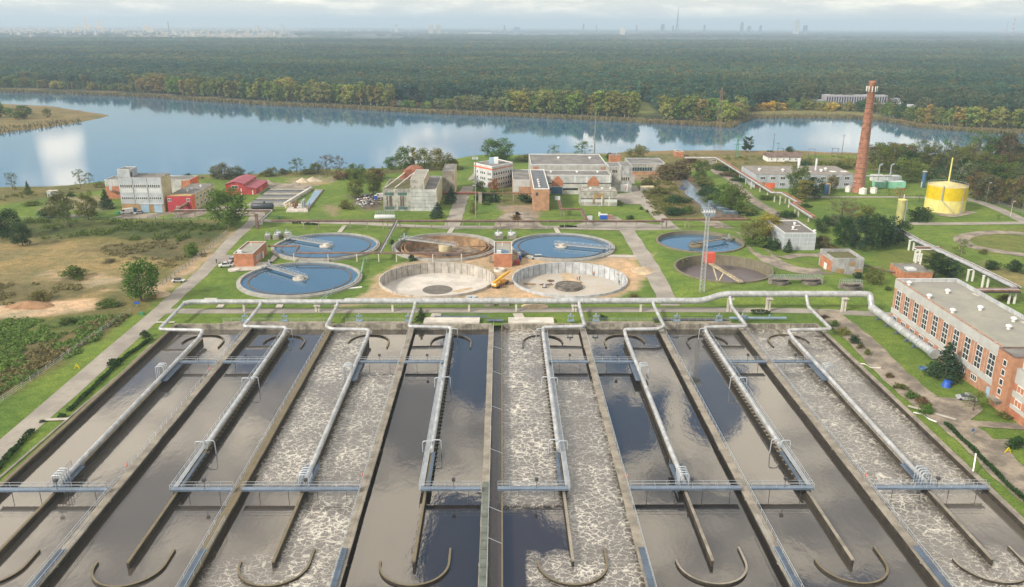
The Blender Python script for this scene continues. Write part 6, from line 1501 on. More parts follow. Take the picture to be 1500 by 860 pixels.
for (a, b, c, d) in ((.42, .56, 1., 1.3), (.42, .56, 2.1, 2.4), (.42, .56, 3.2, 3.5), (.42, .46, 1., 2.3), (.52, .56, 2.2, 3.4)): facebox(mb, (A[0], A[1] - .09), (B[0], B[1] - .09), a, b, c, d, 0, .03)
mb.build('red_mark', mat('red_lettering', (.55, .04, .04), .6), o)
for k in range(4): window(T, A, B, .03 + k * .2, .14 + k * .2, 6.2, 7.9, 1, 1, M_OCHRE)
for k in range(3): window(T, (xe0, ye), (xe1, ye), .3 + k * .13, .4 + k * .13, 10.4, 11.8, 1, 1, M_CONC)
xg0, yg_ = G(889, 256.6); xg1, _ = G(973, 256.6)
block(T, rect(xg0 + 13, xg1, yg_, yg_ + 20), 0, 6.8, M_YARD, M_ROOF, .4, .3, M_PANEL, 'back_wing'); A, B = (xg0 + 13, yg_), (xg1, yg_)
bands(T, A, B, [(0, 2.2)], M_BRICKT, 'brick_band', .06)
for k in range(9): window(T, A, B, .02 + k * .07, .075 + k * .07, 2.6, 4.6, 1, 1, mat('teal_frame', (.12, .22, .22), .6))
bands(T, A, B, [(3.5, 5.5)], M_BRICKT, 'brick_patch', .06, .86, .98)
xa0, ya_ = G(850.5, 301.8); xa1, _ = G(903.5, 301.8)
T = thing('patched_annex', 'low grey patched annex with an orange central bay in front of the main hall', 'building', (xa0, ya_, 0))
block(T, rect(xa0, xa1, ya_, ya_ + 11), 0, 7.1, M_YARD, mat('pale_patched_roof', (.29, .28, .25), .9, var=.25, sc=.4), .3, .3, M_CONC); A, B = (xa0, ya_), (xa1, ya_)
bands(T, A, B, [(3.4, 3.8)], M_DARKST, 'window_strip', .05); bands(T, A, B, [(1.9, 3.3)], M_PANELW, 'white_band', .04)
facebox(MB(), A, B, .35, .63, 4, 6.3, 0, .1).build('orange_bay', M_OCHRE, T); facebox(MB(), A, B, .33, .39, 1.4, 4, 0, .1).build('orange_bay', M_OCHRE, T); facebox(MB(), A, B, .59, .65, 1.4, 4, 0, .1).build('orange_bay', M_OCHRE, T)
for t0 in (.57, .77): facebox(MB(), A, B, t0, t0 + .02, .1, 5, 0, .2).build('downpipe', M_WHITE, T)
for q in (.3, .62, .85): vent(T, xa0 + (xa1 - xa0) * q, ya_ + 6, 7.1, 1, .7)
x0, y0 = G(893.5, 241); x1, _ = G(909, 241); T = thing('brick_hut', 'small orange brick building behind the back wing', 'building', (x0, y0, 0)); block(T, rect(x0, x1, y0, y0 + 8), 0, 5.4, M_BRICK, M_ROOF, .2, .3); MB().box(x0 + 4, x0 + 4.6, y0 + 2, y0 + 2.6, 5.4, 7).build('flue', M_STEEL, T)
x0, y0 = G(990, 230); x1, _ = G(1001.5, 230); T = thing('brick_hut', 'small orange brick hut by the start of the long pipe bridge', 'building', (x0, y0, 0)); block(T, rect(x0, x1, y0, y0 + 9), 0, 3.4, M_BRICK, M_ROOF, .2, .4, M_CONCL)

# brick pump houses
def pump_house(x0p, x1p, pyb, lab, side):
    x0, y0 = G(x0p, pyb); x1, _ = G(x1p, pyb); z = 4.6; D = 17.5
    T = thing('pump_house', lab, 'pump house', (x0, y0, 0)); block(T, rect(x0, x1, y0, y0 + D), 0, z, M_BRICK, M_ROOFL, .45, .25, M_BRICK)
    mb = MB(); mb.box(x0 - .06, x1 + .06, y0 - .06, y0 + .2, z + .45, z + .55); mb.box(x0 - .06, x1 + .06, y0 + D - .2, y0 + D + .06, z + .45, z + .55); mb.box(x0 - .06, x0 + .2, y0 + .2, y0 + D - .2, z + .45, z + .55); mb.box(x1 - .2, x1 + .06, y0 + .2, y0 + D - .2, z + .45, z + .55); mb.build('coping', M_PANELW, T)
    if side:
        for k in range(4): window(T, (x1, y0), (x1, y0 + D), .22 + k * .08, .27 + k * .08, 1.2, 3., 1, 2)
        facebox(MB(), (x1, y0), (x1, y0 + D), .66, .74, 0, 2.6, 0, .08).build('door', M_WHITE, T)
    MB().box(x0 + 1, x0 + 2.6, y0 + 1.2, y0 + 3, z + .05, z + 1.1).build('roof_box', M_PANELW, T)
    mb = MB(); mb.cyl((x0 + 3, y0 + 12), .12, z, z + 1.6, 6); mb.build('flue', M_WHITE, T)
    if not side: MB().prism([(x0 + 1.5, y0 + 1.5), (x0 + 5, y0 + 1.2), (x0 + 5.5, y0 + 5), (x0 + 3, y0 + 8), (x0 + 1.2, y0 + 8)], z + .04, z + .055).build('rain_puddle', mat('puddle', (.10, .16, .22), .05), T)
    return T
pump_house(343.8, 372.2, 391.2, 'orange brick pump house beside the left pair of tanks', True)
pump_house(723.7, 750, 391.2, 'orange brick pump house between the two empty tanks', False)
# pale panelled building
x0, y0 = G(1146.7, 366.5); x1, _ = G(1193, 366.5); z = 6.7; D = 22
T = thing('panelled_building', 'pale blue grey panelled building behind the small fir on the right', 'building', (x0, y0, 0)); block(T, rect(x0, x1, y0, y0 + D), 0, z, mat('pale_blue_panel', (.36, .395, .42), .8, var=.06, sc=.3, streak=.08), mat('dark_flat_roof', (.135, .125, .115), .9, var=.1), .35, .35, M_PANELW)
mb = MB()
for q in (1.7, 3.3, 5.): mb.box(x0, x1, y0 - .05, y0, q, q + .07); mb.box(x0 - .05, x0, y0, y0 + D, q, q + .07)
for q in (.25, .5, .75): mb.box(x0 + (x1 - x0) * q, x0 + (x1 - x0) * q + .08, y0 - .05, y0, 0, z)
mb.build('panel_joint', M_WHITE, T)
for k in range(6): window(T, (x0, y0 + D), (x0, y0), .1 + k * .14, .17 + k * .14, 1, 2.6, 2)
for q in ((6, 8), (9, 15), (12.5, 2)): vent(T, x0 + q[0], y0 + q[1], z, 1.2, .6)
for q in ((5, 7), (8.5, 14)): MB().box(x0 + q[0] - .2, x0 + q[0] + 2.4, y0 + q[1] - .6, y0 + q[1] + .1, z + .04, z + .1).build('roof_patch', M_WHITE, T)
# abandoned box
x0, y0 = G(1218.5, 402.5); x1, _ = G(1263, 402.5); T = thing('ruined_hut', 'small abandoned grey and brick box building with grass on its open top', 'building', (x0, y0, 0))
block(T, rect(x0, x1, y0, y0 + 13), 0, 5.0, mat('grey_ruin_wall', (.30, .30, .30), .9, var=.2, sc=.4, streak=.2), M_MOSS, 1.1, .4); A, B = (x0, y0), (x1, y0)
facebox(MB(), A, B, .1, .38, 0, 2.2, 0, .07).build('brick_patch', M_OCHRE, T); facebox(MB(), A, B, .52, .72, 3.2, 4.8, 0, .07).build('brick_patch', M_OCHRE, T); facebox(MB(), A, B, .72, .98, .5, 2.1, 0, .07).build('brick_patch', M_OCHRE, T)
facebox(MB(), (x0, y0 + 13), (x0, y0), .1, .95, 0, 4.6, 0, .08).build('brick_side', M_BRICK, T); facebox(MB(), (x0, y0 + 13), (x0, y0), .4, .6, 0, 2.6, .05, .12).build('door', M_WHITE, T)

# long brick office at the right edge
XF, YF0 = G(1302.7, 472); z = hh(1302.7, 472, 410); YN0 = G(1452, 590)[1]; XW = G(1402, 410, z)[0]
T = thing('brick_office', 'long brick office with tall white framed windows at the right edge', 'building', (XF, YN0, 0))
block(T, rect(XF, XW, YN0, YF0), 0, z - .6, mat('office_brick', (.36, .19, .12), .9, var=.12, sc=.8, fine=5.), M_ROOFL, .9, .3, M_OFFW)
A, B = (XF, YF0), (XF, YN0); L = YF0 - YN0
M_BAND = mat('grey_rendered_band', (.40, .40, .385), .85, var=.06)
bands(T, A, B, [(z - 2.3, z + .25)], M_BAND, 'fascia', .12); bands(T, A, B, [(3.3, 4.9)], M_BAND, 'band', .12)
MB().bar((XF + .1, YF0, z + .4), (XF + .1, YN0, z + .4), .45, .12).build('coping', mat('coping_brick', (.36, .20, .13), .8, var=.3, sc=2.), T); MB().bar((XW - .15, YF0, z + .4), (XW - .15, YN0, z + .4), .4, .14).build('coping', M_PANEL, T); MB().bar((XF, YF0 - .1, z + .4), (XW, YF0 - .1, z + .4), .4, .14).build('coping', M_PANELW, T)
nW = 10
for k in range(nW):
    t0 = .035 + k * .0965; w_ = .046
    window(T, A, B, t0, t0 + w_, 5.0, z - 2.5, 2, 4)
    if k not in (9,): window(T, A, B, t0 - .005, t0 + w_ - .006, 1.5, 2.9, 3, 1)
mb = MB()
for k in range(11):
    for dd in (0,): facebox(mb, A, B, .012 + k * .0965, .0135 + k * .0965, 5, z - 2.4, 0, .04)
mb.build('wall_joint', M_CONCL, T)
facebox(MB(), A, B, .93, .955, 0, 2.6, 0, .1).build('door', M_DOORB, T); facebox(MB(), A, B, .015, .04, 0, 2.4, 0, .1).build('door', M_DOORB, T)
for fx, fy in ((.13, .06), (.53, .2), (.12, .28), (.6, .46), (.13, .5), (.55, .72), (.8, .62), (.62, .9)): vent(T, XF + (XW - XF) * fx, YF0 - L * fy, z - .6, 1.4, .75)
for fx, fy in ((.02, .18), (.02, .32), (.02, .55), (.02, .74), (.95, .2), (.93, .62)): MB().box(XF + .6 + (XW - XF - 1.2) * fx - .2, XF + .6 + (XW - XF - 1.2) * fx + .7, YF0 - L * fy - 2.5, YF0 - L * fy, z - .56, z - .5).build('roof_patch', M_CONCL, T)
xt, yt = G(1458, 598); ty0 = YN0 - 6.2
block(T, [(XF - 1.6, ty0), (XF + 4.4, ty0), (XF + 4.4, YN0 - .05), (XF - 1.6, YN0 - .05)], 0, z + .6, mat('tower_brick', (.36, .18, .105), .9, var=.1, sc=.8, fine=5.), M_ROOF, .35, .3, M_BROWNP, 'stair_tower')
for k in range(5): window(T, (XF - 1.6, YN0 - .05), (XF - 1.6, ty0), .42, .62, 1.4 + k * 2.35, 2.8 + k * 2.35, 1)
facebox(MB(), (XF - 1.6, YN0), (XF - 1.6, ty0), .25, .8, 2.5, 2.8, 0, 1.8).build('canopy', M_CONC, T)
block(T, rect(XF - .6, XW, ty0 - 30, ty0 - .05), 0, z - 2.2, M_BAND, M_ROOF, .5, .3, M_BAND, 'front_block'); A2, B2 = (XF - .6, ty0 - .05), (XF - .6, ty0 - 30)
bands(T, A2, B2, [(0, 2.)], M_BRICK, 'brick_band', .06)
for fl in range(2):
    bands(T, A2, B2, [(4.0 + fl * 3.3 - .9, 4.0 + fl * 3.3 + .75)], M_BRICK, 'brick_band', .05)
    for k in range(7): window(T, A2, B2, .05 + k * .135, .13 + k * .135, 3.1 + fl * 3.3, 4.7 + fl * 3.3, 3 if k % 2 else 2)
for k in range(7): window(T, A2, B2, .07 + k * .135, .1 + k * .135, .5, 1.3, 1, 1, M_RED)
MB().box(XF + .5, XF + 4.2, ty0 - 4, ty0 - .1, z - 2.1, z + .4).build('rooftop_hut', M_PANELW, T)
x0, y0 = G(1325.5, 413.5); x1, _ = G(1366.5, 413.5); T = thing('brick_annex', 'little orange brick annex just beyond the far end of the long office', 'building', (x0, y0, 0)); block(T, rect(x0, x1, y0 + 1, y0 + 12), 0, 3.2, M_BRICK, M_ROOF, .3, .3, M_CONC); MB().box(x0 + 2, x0 + 5, y0 + 3, y0 + 6, 3.2, 3.9).build('roof_box', M_PANELW, T)

# grey workshop, white shed, chimney and yard
x0, y0 = G(1105.7, 276); x1, _ = G(1249, 276); z = 7.6; T = thing('grey_workshop', 'long low grey workshop to the left of the brick chimney', 'building', (x0, y0, 0))
block(T, rect(x0, x1, y0, y0 + 28), 0, z, mat('workshop_wall', (.33, .36, .40), .85, var=.12, sc=.4, streak=.1), mat('workshop_roof', (.22, .20, .18), .9, var=.15), .3, .3, M_CONC); A, B = (x0, y0), (x1, y0)
for t0 in (.045, .15, .25, .42, .55, .66, .8, .9):
    for zz in (4.8, 1.4):
        if zz < 2 and t0 in (.045, .15): continue
        window(T, A, B, t0, t0 + .05, zz, zz + 1.7, 3)
facebox(MB(), A, B, .11, .20, 0, 3., 0, .1).build('gate', M_ORNG, T); bands(T, A, B, [(0, 3.4)], mat('dull_brick', (.30, .15, .10), .9, var=.1), 'brick_patch', .05, 0, .1)
for q in ((.1, 12), (.33, 10), (.72, 9), (.8, 14)): vent(T, x0 + (x1 - x0) * q[0], y0 + q[1], z, 1.6, 1.)
MB().cyl((x0 + 27, y0 + 12), .7, z, z + 7, 10).build('flue', M_WHITE, T); MB().cyl((x0 + 37.5, y0 + 14), .6, z, z + 6.5, 10).build('flue', M_PANELW, T)
for q in (30, 44, 50): MB().box(x0 + q, x0 + q + 3, y0 + 8, y0 + 11, z + .04, z + .25).build('roof_patch', M_WHITE, T)
x0, y0 = G(1124, 236.8); x1, _ = G(1173, 236.8); T = thing('white_shed', 'long white shed with a brown pitched roof near the lake', 'building', (x0, y0, 0)); MB().prism(rect(x0, x1, y0, y0 + 10), 0, 3.2).build('wall', M_WHITE, T)
mb = MB(); mb.add([(x0 - .5, y0 - .6, 3.1), (x1 + .5, y0 - .6, 3.1), (x1 + .5, y0 + 5, 5.6), (x0 - .5, y0 + 5, 5.6), (x0 - .5, y0 + 10.6, 3.1), (x1 + .5, y0 + 10.6, 3.1)], [(0, 1, 2, 3), (3, 2, 5, 4), (0, 3, 4), (1, 5, 2)]); mb.build('roof', M_BROWNP, T)
for k in range(5): window(T, (x0, y0), (x1, y0), .1 + k * .18, .14 + k * .18, 1, 2.2, 2)
cx, cy = G(1256.5, 281.3); ch = hh(1256.5, 281.3, 118.5)
T = thing('chimney', 'tall tapering red brick chimney with antennas round its top', 'chimney', (cx, cy, 0))
rb, rt_ = 3.15, 1.75
mb = MB(); mb.lathe((cx, cy), [(rb, 0), (rt_, ch - 1.2), (rt_ + .12, ch - 1), (rt_ + .12, ch), (rt_ - .4, ch), (rt_ - .45, ch - 3)], 28); mb.build('shaft', mat('chimney_brick', (.31, .14, .09), .9, var=.2, sc=.5, fine=3.), T)
for k in range(20):
    z = 2.5 + k * (ch - 6) / 20; r = rb + (rt_ - rb) * z / ch; MB().lathe((cx, cy), [(r + .02, z), (r + .06, z), (r + .06, z + .22), (r + .02, z + .22)], 28).build('hoop', mat('hoop_iron', (.13, .06, .045), .8), T)
mb = MB(); 
for z in np.arange(1, ch - 1, 1.5):
    r = rb + (rt_ - rb) * z / ch; a_ = -1.15; mb.box(cx + (r + .2) * math.cos(a_) - .25, cx + (r + .2) * math.cos(a_) + .25, cy + (r + .2) * math.sin(a_) - .2, cy + (r + .2) * math.sin(a_) + .2, z, z + 1.5)
mb.build('ladder', M_BROWNP, T)
MB().lathe((cx, cy), [(rt_ + .1, ch - 4.6), (rt_ + .9, ch - 4.6), (rt_ + .9, ch - 4.4), (rt_ + .1, ch - 4.4)], 24).build('platform', M_DARKST, T)
for k in range(10):
    a_ = k * .628; x = cx + (rt_ + .85) * math.cos(a_); y = cy + (rt_ + .85) * math.sin(a_); MB().box(x - .2, x + .2, y - .15, y + .15, ch - 5.2, ch - 2.6).build('antenna', M_WHITE, T)
for (px, py, w_, lab) in ((1241.5, 281, 8, 'white cabin left of the chimney foot'), (1263.5, 284, 11, 'white cabin right beside the chimney foot'), (1279, 283, 10, 'white cabin farthest right of the chimney')):
    x, y = G(px, py); r = w_ * .37 / 2; T = thing('white_cabin', lab, 'cabin', (x, y, 0), 'white cabins by the chimney'); MB().lathe((x, y), [(r, 0), (r, 2.7)], 8, 0, False).build('wall', M_WHITE, T); MB().lathe((x, y), [(r + .15, 2.7), (.05, 3.5)], 8, 0, False).build('roof', M_CONCL, T)
x, y = G(1209.5, 284); T = thing('storage_tank', 'upright tank half blue and half cream beside the workshop', 'tank', (x, y, 0)); MB().cyl((x, y), 2.1, 0, 5.4, 20).build('shell', M_DARKB, T); MB().lathe((x, y), [(2.13, 0), (2.13, 5.4)], 12, 0, True, -1.2, .9).build('shell_panel', M_CREAM, T); MB().lathe((x, y), [(2.2, 5.4), (.05, 5.9)], 20).build('lid', M_OCHRE, T)
T = thing('treatment_unit', 'green and white container equipment right of the chimney', 'equipment', (*G(1305, 274), 0))
for (a, b, py, h, m_) in ((1283, 1298, 275, 3., M_TEAL), (1298, 1312, 274, 3.2, M_PANELW), (1302, 1326, 276, 3.4, M_TEAL), (1279, 1296, 266, 3.2, M_PANELW), (1300, 1320, 268, 3.6, M_PANEL)):
    x0, y0 = G(a, py); x1, _ = G(b, py); block(T, rect(x0, x1, y0, y0 + 5), 0, h, m_, M_PANELW, .15, .2)
for px in (1285.5, 1302.5):
    x, y = G(px, 266); MB().cyl((x, y), .35, 0, 9.5, 8).build('flue', M_STEEL, T); MB().bar((x, y, 9.5), (x + 1.6, y, 10.1), .6).build('flue_outlet', M_STEEL, T)
x0, y0 = G(1262, 270); x1, _ = G(1304, 270); MB().tube([(x0, y0, 4.6), (x1, y0, 4.6)], .45, 8).build('duct', M_PIPE, T)
mb = MB(); 
for px in (1278, 1296): x, y = G(px, 270); mb = MB(); mb.bar((x, y, 0), (x, y, 4.2), .3); mb.build('duct_leg', M_CONCL, T)

# gas holder
gx, gyf = G(1381.5, 313.8); R_ = 8.8; gy = gyf + R_; gx *= gy / gyf; H_ = 12.2
T = thing('gas_holder', 'big round yellow gas holder with a tall thin pole on top', 'gas holder', (gx, gy, 0))
MB().lathe((gx, gy), [(R_, 0), (R_, 6.1)], 64).build('lower_shell', M_YELP, T); MB().lathe((gx, gy), [(R_ + .04, 6.1), (R_ + .04, H_)], 64).build('upper_shell', M_YEL, T)
MB().lathe((gx, gy), [(R_ + .1, H_), (R_ + .1, H_ + .15), (0.01, H_ + 2)], 64).build('roof', mat('dusty_yellow_roof', (.52, .44, .20), .8, var=.1), T)
mb = MB()
for k in range(40): a_ = 2 * math.pi * k / 40; mb.bar((gx + R_ * math.cos(a_), gy + R_ * math.sin(a_), H_), (gx + R_ * math.cos(a_), gy + R_ * math.sin(a_), H_ + 1.1), .06)
mb.lathe((gx, gy), [(R_, H_ + 1.05), (R_ + .06, H_ + 1.1), (R_, H_ + 1.15)], 64); mb.build('railing', M_STEEL, T)
pt = hpx(1387, 310, 310 - 231)[2]; MB().tube([(gx, gy, H_ + 1.8), (gx, gy, pt * .98)], [.36, .30], 8).build('pole', M_YELP, T)
mb = MB(); a0 = math.radians(232); pts_ = []
for k in range(9): a_ = a0 + k * .085; pts_.append((gx + (R_ + .6) * math.cos(a_), gy + (R_ + .6) * math.sin(a_), 6.4 - k * .78))
for p, q in zip(pts_[:-1], pts_[1:]): mb.bar(p, q, .9, .18); mb.bar((p[0], p[1], p[2] + 1), (q[0], q[1], q[2] + 1), .08)
mb.build('stair', M_STEEL, T)
mb = MB(); p = pts_[0]; mb.bar((p[0], p[1], 6.2), (p[0], p[1], H_ + 1), .35); mb.bar((p[0] - .5, p[1], 6.2), (p[0] - .5, p[1], H_ + 1), .1); mb.build('ladder', M_STEEL, T)
a_ = math.radians(292); MB().bar((gx + (R_ + .3) * math.cos(a_), gy + (R_ + .3) * math.sin(a_), 0), (gx + (R_ + .3) * math.cos(a_), gy + (R_ + .3) * math.sin(a_), H_), .22).build('vent_pipe', M_STEEL, T)
for k in range(24): a_ = 2 * math.pi * k / 24; x = gx + (R_ + .03) * math.cos(a_); y = gy + (R_ + .03) * math.sin(a_); MB().box(x - .07, x + .07, y - .07, y + .07, .1, 6.).build('rib', M_YELP, T)
x, y = G(1316.5, 328.5); T = thing('silo', 'slim pale yellow silo standing behind the dark grove', 'silo', (x, y, 0)); MB().cyl((x, y), 1.75, 0, 11.0, 20).build('shell', mat('yellow_green_silo', (.38, .36, .15), .6, var=.1, sc=.4, streak=.15), T); MB().cyl((x, y), 1.9, 11.0, 11.3, 20).build('lid', M_YELP, T); MB().bar((x + 1.6, y - 1, 0), (x + 1.6, y - 1, 11.4), .45).build('ladder', M_STEEL, T); MB().cyl((x + .8, y + .5), .15, 11.2, 13.4, 6).build('vent_pipe', M_WHITE, T)
x, y = G(1351.5, 274); T = thing('silo', 'narrow dark blue silo left of the gas holder', 'silo', (x, y, 0)); MB().cyl((x, y), 1.05, 0, 8.4, 14).build('shell', M_DARKB, T); MB().cyl((x, y), 1.2, 8.4, 8.8, 14).build('lid', M_CONCL, T); MB().bar((x - 1.3, y - 1, 0), (x - 1.3, y - 1, 3), .4).build('door', M_PANELW, T)

# ------------------------------------------------------------------ pipe bridges
def pipeline(lab, pts, pipes, legs, m_, legm, name='pipe_bridge', legw=.35, twin=0., deck=None, group=None):
    """pts world points with height; pipes = [(side offset, height offset, radius, material)]"""
    T = thing(name, lab, 'pipe bridge' if len(pipes) > 1 or legs else 'pipe', (*pts[0][:2], 0), group)
    P_ = [Vector(p) for p in pts]
    for (off, dz_, r, pm) in pipes:
        Q_ = []
        for i, p in enumerate(P_):
            d = (P_[min(i + 1, len(P_) - 1)] - P_[max(i - 1, 0)]); d.z = 0; d = d.normalized() if d.length > .01 else Vector((1, 0, 0)); Q_.append(p + Vector((-d.y, d.x, 0)) * off + Vector((0, 0, dz_)))
        MB().tube(elbow(Q_, .8, 2) if len(Q_) > 2 else Q_, r, 8).build('pipe', pm, T)
    if deck:
        for p, q in zip(P_[:-1], P_[1:]): MB().bar(p - Vector((0, 0, .35)), q - Vector((0, 0, .35)), deck, .3).build('girder', m_, T)
    for (x, y, z) in legs:
        if twin:
            for s_ in (-twin, twin): MB().box(x + s_ - legw / 2, x + s_ + legw / 2, y - legw / 2, y + legw / 2, 0, z).build('leg', legm, T)
            MB().box(x - twin - .4, x + twin + .4, y - .25, y + .25, z, z + .3).build('crossbeam', legm, T)
        else: MB().box(x - legw / 2, x + legw / 2, y - legw / 2, y + legw / 2, 0, z).build('leg', legm, T)
    return T
def gp3(px, py, z): x, y = G(px, py, z); return (x, y, z)
YR = G(700, 335.5)[1]; ZR = 3.6
leg_ = [(G(px, 335.5)[0], YR, ZR - .2) for px in (445, 467, 513, 538, 561, 568, 581, 586, 608, 632, 655, 678, 702, 725, 733, 754, 759, 781, 803, 827, 858, 868, 902, 932, 969, 975)]
pipeline('long brown pipe bridge crossing behind the round tanks to the silver mast', [(G(398, 323, ZR)[0], YR, ZR), (G(972, 323, ZR)[0], YR, ZR)], [(-.35, .1, .26, M_BROWNP), (.35, .1, .2, M_PIPE), (0, .3, .16, M_RUST)], leg_, M_BROWNP, M_CONC, deck=.8)
pipeline('right continuation of the brown pipe bridge behind the right hand tanks', [(G(970, 322, 4.)[0], YR + 2, 4.), (G(1100, 322, 4.)[0], YR + 2, 4.)], [(-.4, .1, .3, M_RUST), (.4, .1, .3, M_RUST)], [(G(px, 334)[0], YR + 2, 3.7) for px in (976, 1003, 1009, 1057)], M_BROWNP, M_CONC, deck=1.)
YL = G(330, 319)[1]
pipeline('low brown pipe bridge in front of the red fronted workshop and the black tank', [(G(256, 308, 3.6)[0], YL, 3.4), (G(398, 308, 3.6)[0], YL, 3.4), (G(398, 322)[0], YR, 3.4)], [(-.3, .1, .28, M_BROWNP), (.35, .1, .28, M_PIPE)], [(G(px, 319)[0], YL, 3.2) for px in (259, 263, 286, 350)], M_BROWNP, M_CONC, deck=.8)
MB().box(G(397, 319)[0] - .8, G(397, 319)[0] + .4, YR - .3, YR + .6, 0, 6.5).build('riser', M_BROWNP, bpy.data.objects['pipe_bridge.002'])
YB = G(560, 383.5)[1]
pipeline('thin brown pipe bridge running between the front and back rows of round tanks', [(G(382, 372, 3.2)[0], YB + 9, 3.5), (G(430, 372, 3.2)[0], YB + 9, 3.5), (G(431, 372, 3.2)[0], YB, 3.3), (G(676, 370, 3.2)[0], YB, 3.3)], [(0, 0, .3, M_BROWNP), (.3, .3, .12, M_RUST)], [(G(px, 383.5)[0], YB, 3.2) for px in (431, 481, 523, 555, 581, 634, 676)], M_BROWNP, M_CONCL)
pipeline('sloping pipe bridge joining the two brown pipe bridges right of the back left tank', [(G(580, 325, 3.6)[0], YR, 3.7), (G(555, 372, 3.4)[0], YB, 3.5)], [(-.4, 0, .25, M_BROWNP), (.4, 0, .25, M_STEEL)], [(G(566, 358)[0], (YR + YB) / 2, 3.2), (G(573, 345)[0], (YR * .7 + YB * .3), 3.2)], M_CONC, M_CONCL, deck=1.1)
pipeline('thin rusty pipe reaching from the drained brown tank to the middle pump house', [gp3(690, 361, 3), gp3(724, 361, 3)], [(0, 0, .2, M_RUST)], [], M_RUST, M_CONC, name='rusty_pipe')
YP = G(680, 297)[1]
pipeline('thick red brown pipe crossing the drive beside the abandoned block', [(G(649, 280, 5)[0], YP, 5.), (G(705, 280, 5)[0], YP, 5.)], [(0, 0, .55, mat('red_brown_pipe', (.20, .07, .05), .7)), (0, -.6, .3, M_RUST)], [(G(650, 298)[0], YP, 4.6), (G(652, 298)[0], YP, 4.6)], M_RUST, M_RUST)
x, y = G(703.5, 298); tag(MB().box(x - .9, x + .9, y - .6, y + .6, 0, 5.6).build('concrete_pillar', M_CONC), 'square concrete pillar between the dark bushes under the red brown pipe', 'pillar')
pipeline('thin brown pipe from the concrete pillar to the brick wing', [(x + .5, YP, 4.9), (G(781, 282, 4.5)[0], YP, 4.7)], [(0, 0, .25, M_RUST)], [(G(723.5, 299)[0], YP, 4.6), (G(752, 299)[0], YP, 4.4)], M_RUST, M_CONC)
pipeline('stepped brown pipe duct in front of the main hall leading to the long bridge', [gp3(818.5, 291, 4.5), gp3(822, 306, 3.6), gp3(852, 306, 3.6), gp3(859, 322, 3.6)], [(-.4, 0, .35, M_RUST), (.4, 0, .3, M_BROWNP)], [(*G(816, 306), 4.2), (*G(821, 317), 3.4), (*G(826, 317), 3.4), (*G(852, 318), 3.4)], M_RUST, M_CONC, deck=1.3)
x, y = G(818, 312); tag(MB().box(x - 1.2, x + 1.2, y + 8, y + 9.4, 4.4, 6.2).build('valve_box', M_PANELW), 'pale box on top of the duct leg before the main hall', 'box')
x, y = G(864, 331.5); tag(MB().box(x - 1.2, x + 1., y, y + .8, 1.6, 4.6).build('control_cabinet', M_PANELW), 'pale cabinet on the long pipe bridge below the main hall', 'cabinet')
pts = [gp3(1003, 231, 3), gp3(1050, 231, 4), gp3(1092, 257, 5), gp3(1133, 282.5, 5), gp3(1146, 282.5, 5), gp3(1172, 297, 5), gp3(1158, 297, 5), gp3(1192, 318.5, 5)]
pipeline('long rusty pipe bridge descending diagonally from the lake side to the yellow trees', pts, [(-.9, .1, .4, M_PIPE), (0, .1, .45, M_RUST), (.9, .15, .4, mat('orange_rust', (.30, .13, .08), .8, var=.2))], [(G(px, py)[0], G(px, py)[1], 4.3) for px, py in ((1049, 241), (1062, 246), (1068, 251), (1083, 261), (1092, 270), (1100, 277), (1113, 281), (1124, 287), (1134, 296), (1142, 300), (1150, 298), (1155, 304), (1164, 313), (1169, 318), (1184, 325))], M_CONC, M_CONCL, deck=2.2, legw=.5)
pts = [gp3(1322, 341, 4), gp3(1345, 356, 4.2), gp3(1378, 366, 4.4), gp3(1420, 388, 4.6), gp3(1488, 425, 4.8), gp3(1412, 426, 4.8)]
pts = [gp3(1300, 327, 4), gp3(1345, 353, 4.2), gp3(1420, 387, 4.6), gp3(1490, 421.5, 4.8)]
pipeline('wide bridge of silver and rusty pipes on white legs behind the long office', pts, [(-1.2, .1, .42, M_PIPE), (-.3, .2, .4, M_STEEL), (.5, .15, .35, M_RUST), (1.2, .1, .35, M_PIPE)], [(G(px, py)[0], G(px, py)[1], 4.) for px, py in ((1334, 367), (1344, 388), (1420, 412), (1442, 421), (1481, 445))], M_DARKST, M_WHITE, deck=3., legw=.5, twin=.9)
pipeline('short rusty branch of the pipe bridge with white legs beside the dark pines', [gp3(1341, 363, 4.4), gp3(1378, 363, 4.4)], [(-.8, .1, .3, M_RUST), (.2, .1, .3, M_RUST), (1., .1, .3, M_PIPE)], [(*G(1342, 383), 4.)], M_WHITE, M_WHITE, deck=2.6, legw=.5, twin=.8)
pipeline('rusty branch of the pipe bridge reaching the back of the long office', [gp3(1408, 425, 4.6), gp3(1492, 425, 4.6)], [(-1., .1, .4, M_RUST), (0, .1, .35, M_PIPE), (1.2, .1, .35, M_RUST)], [], M_DARKST, M_WHITE, deck=3.2)
pipeline('low dark pipe from the ruined hut to the brick annex', [gp3(1263, 388, 1.2), gp3(1290, 394, 1.2), gp3(1326, 402, 1.4)], [(0, 0, .3, M_BROWNP)], [(*G(1290, 398), 1.)], M_BROWNP, M_CONC, name='dark_pipe')

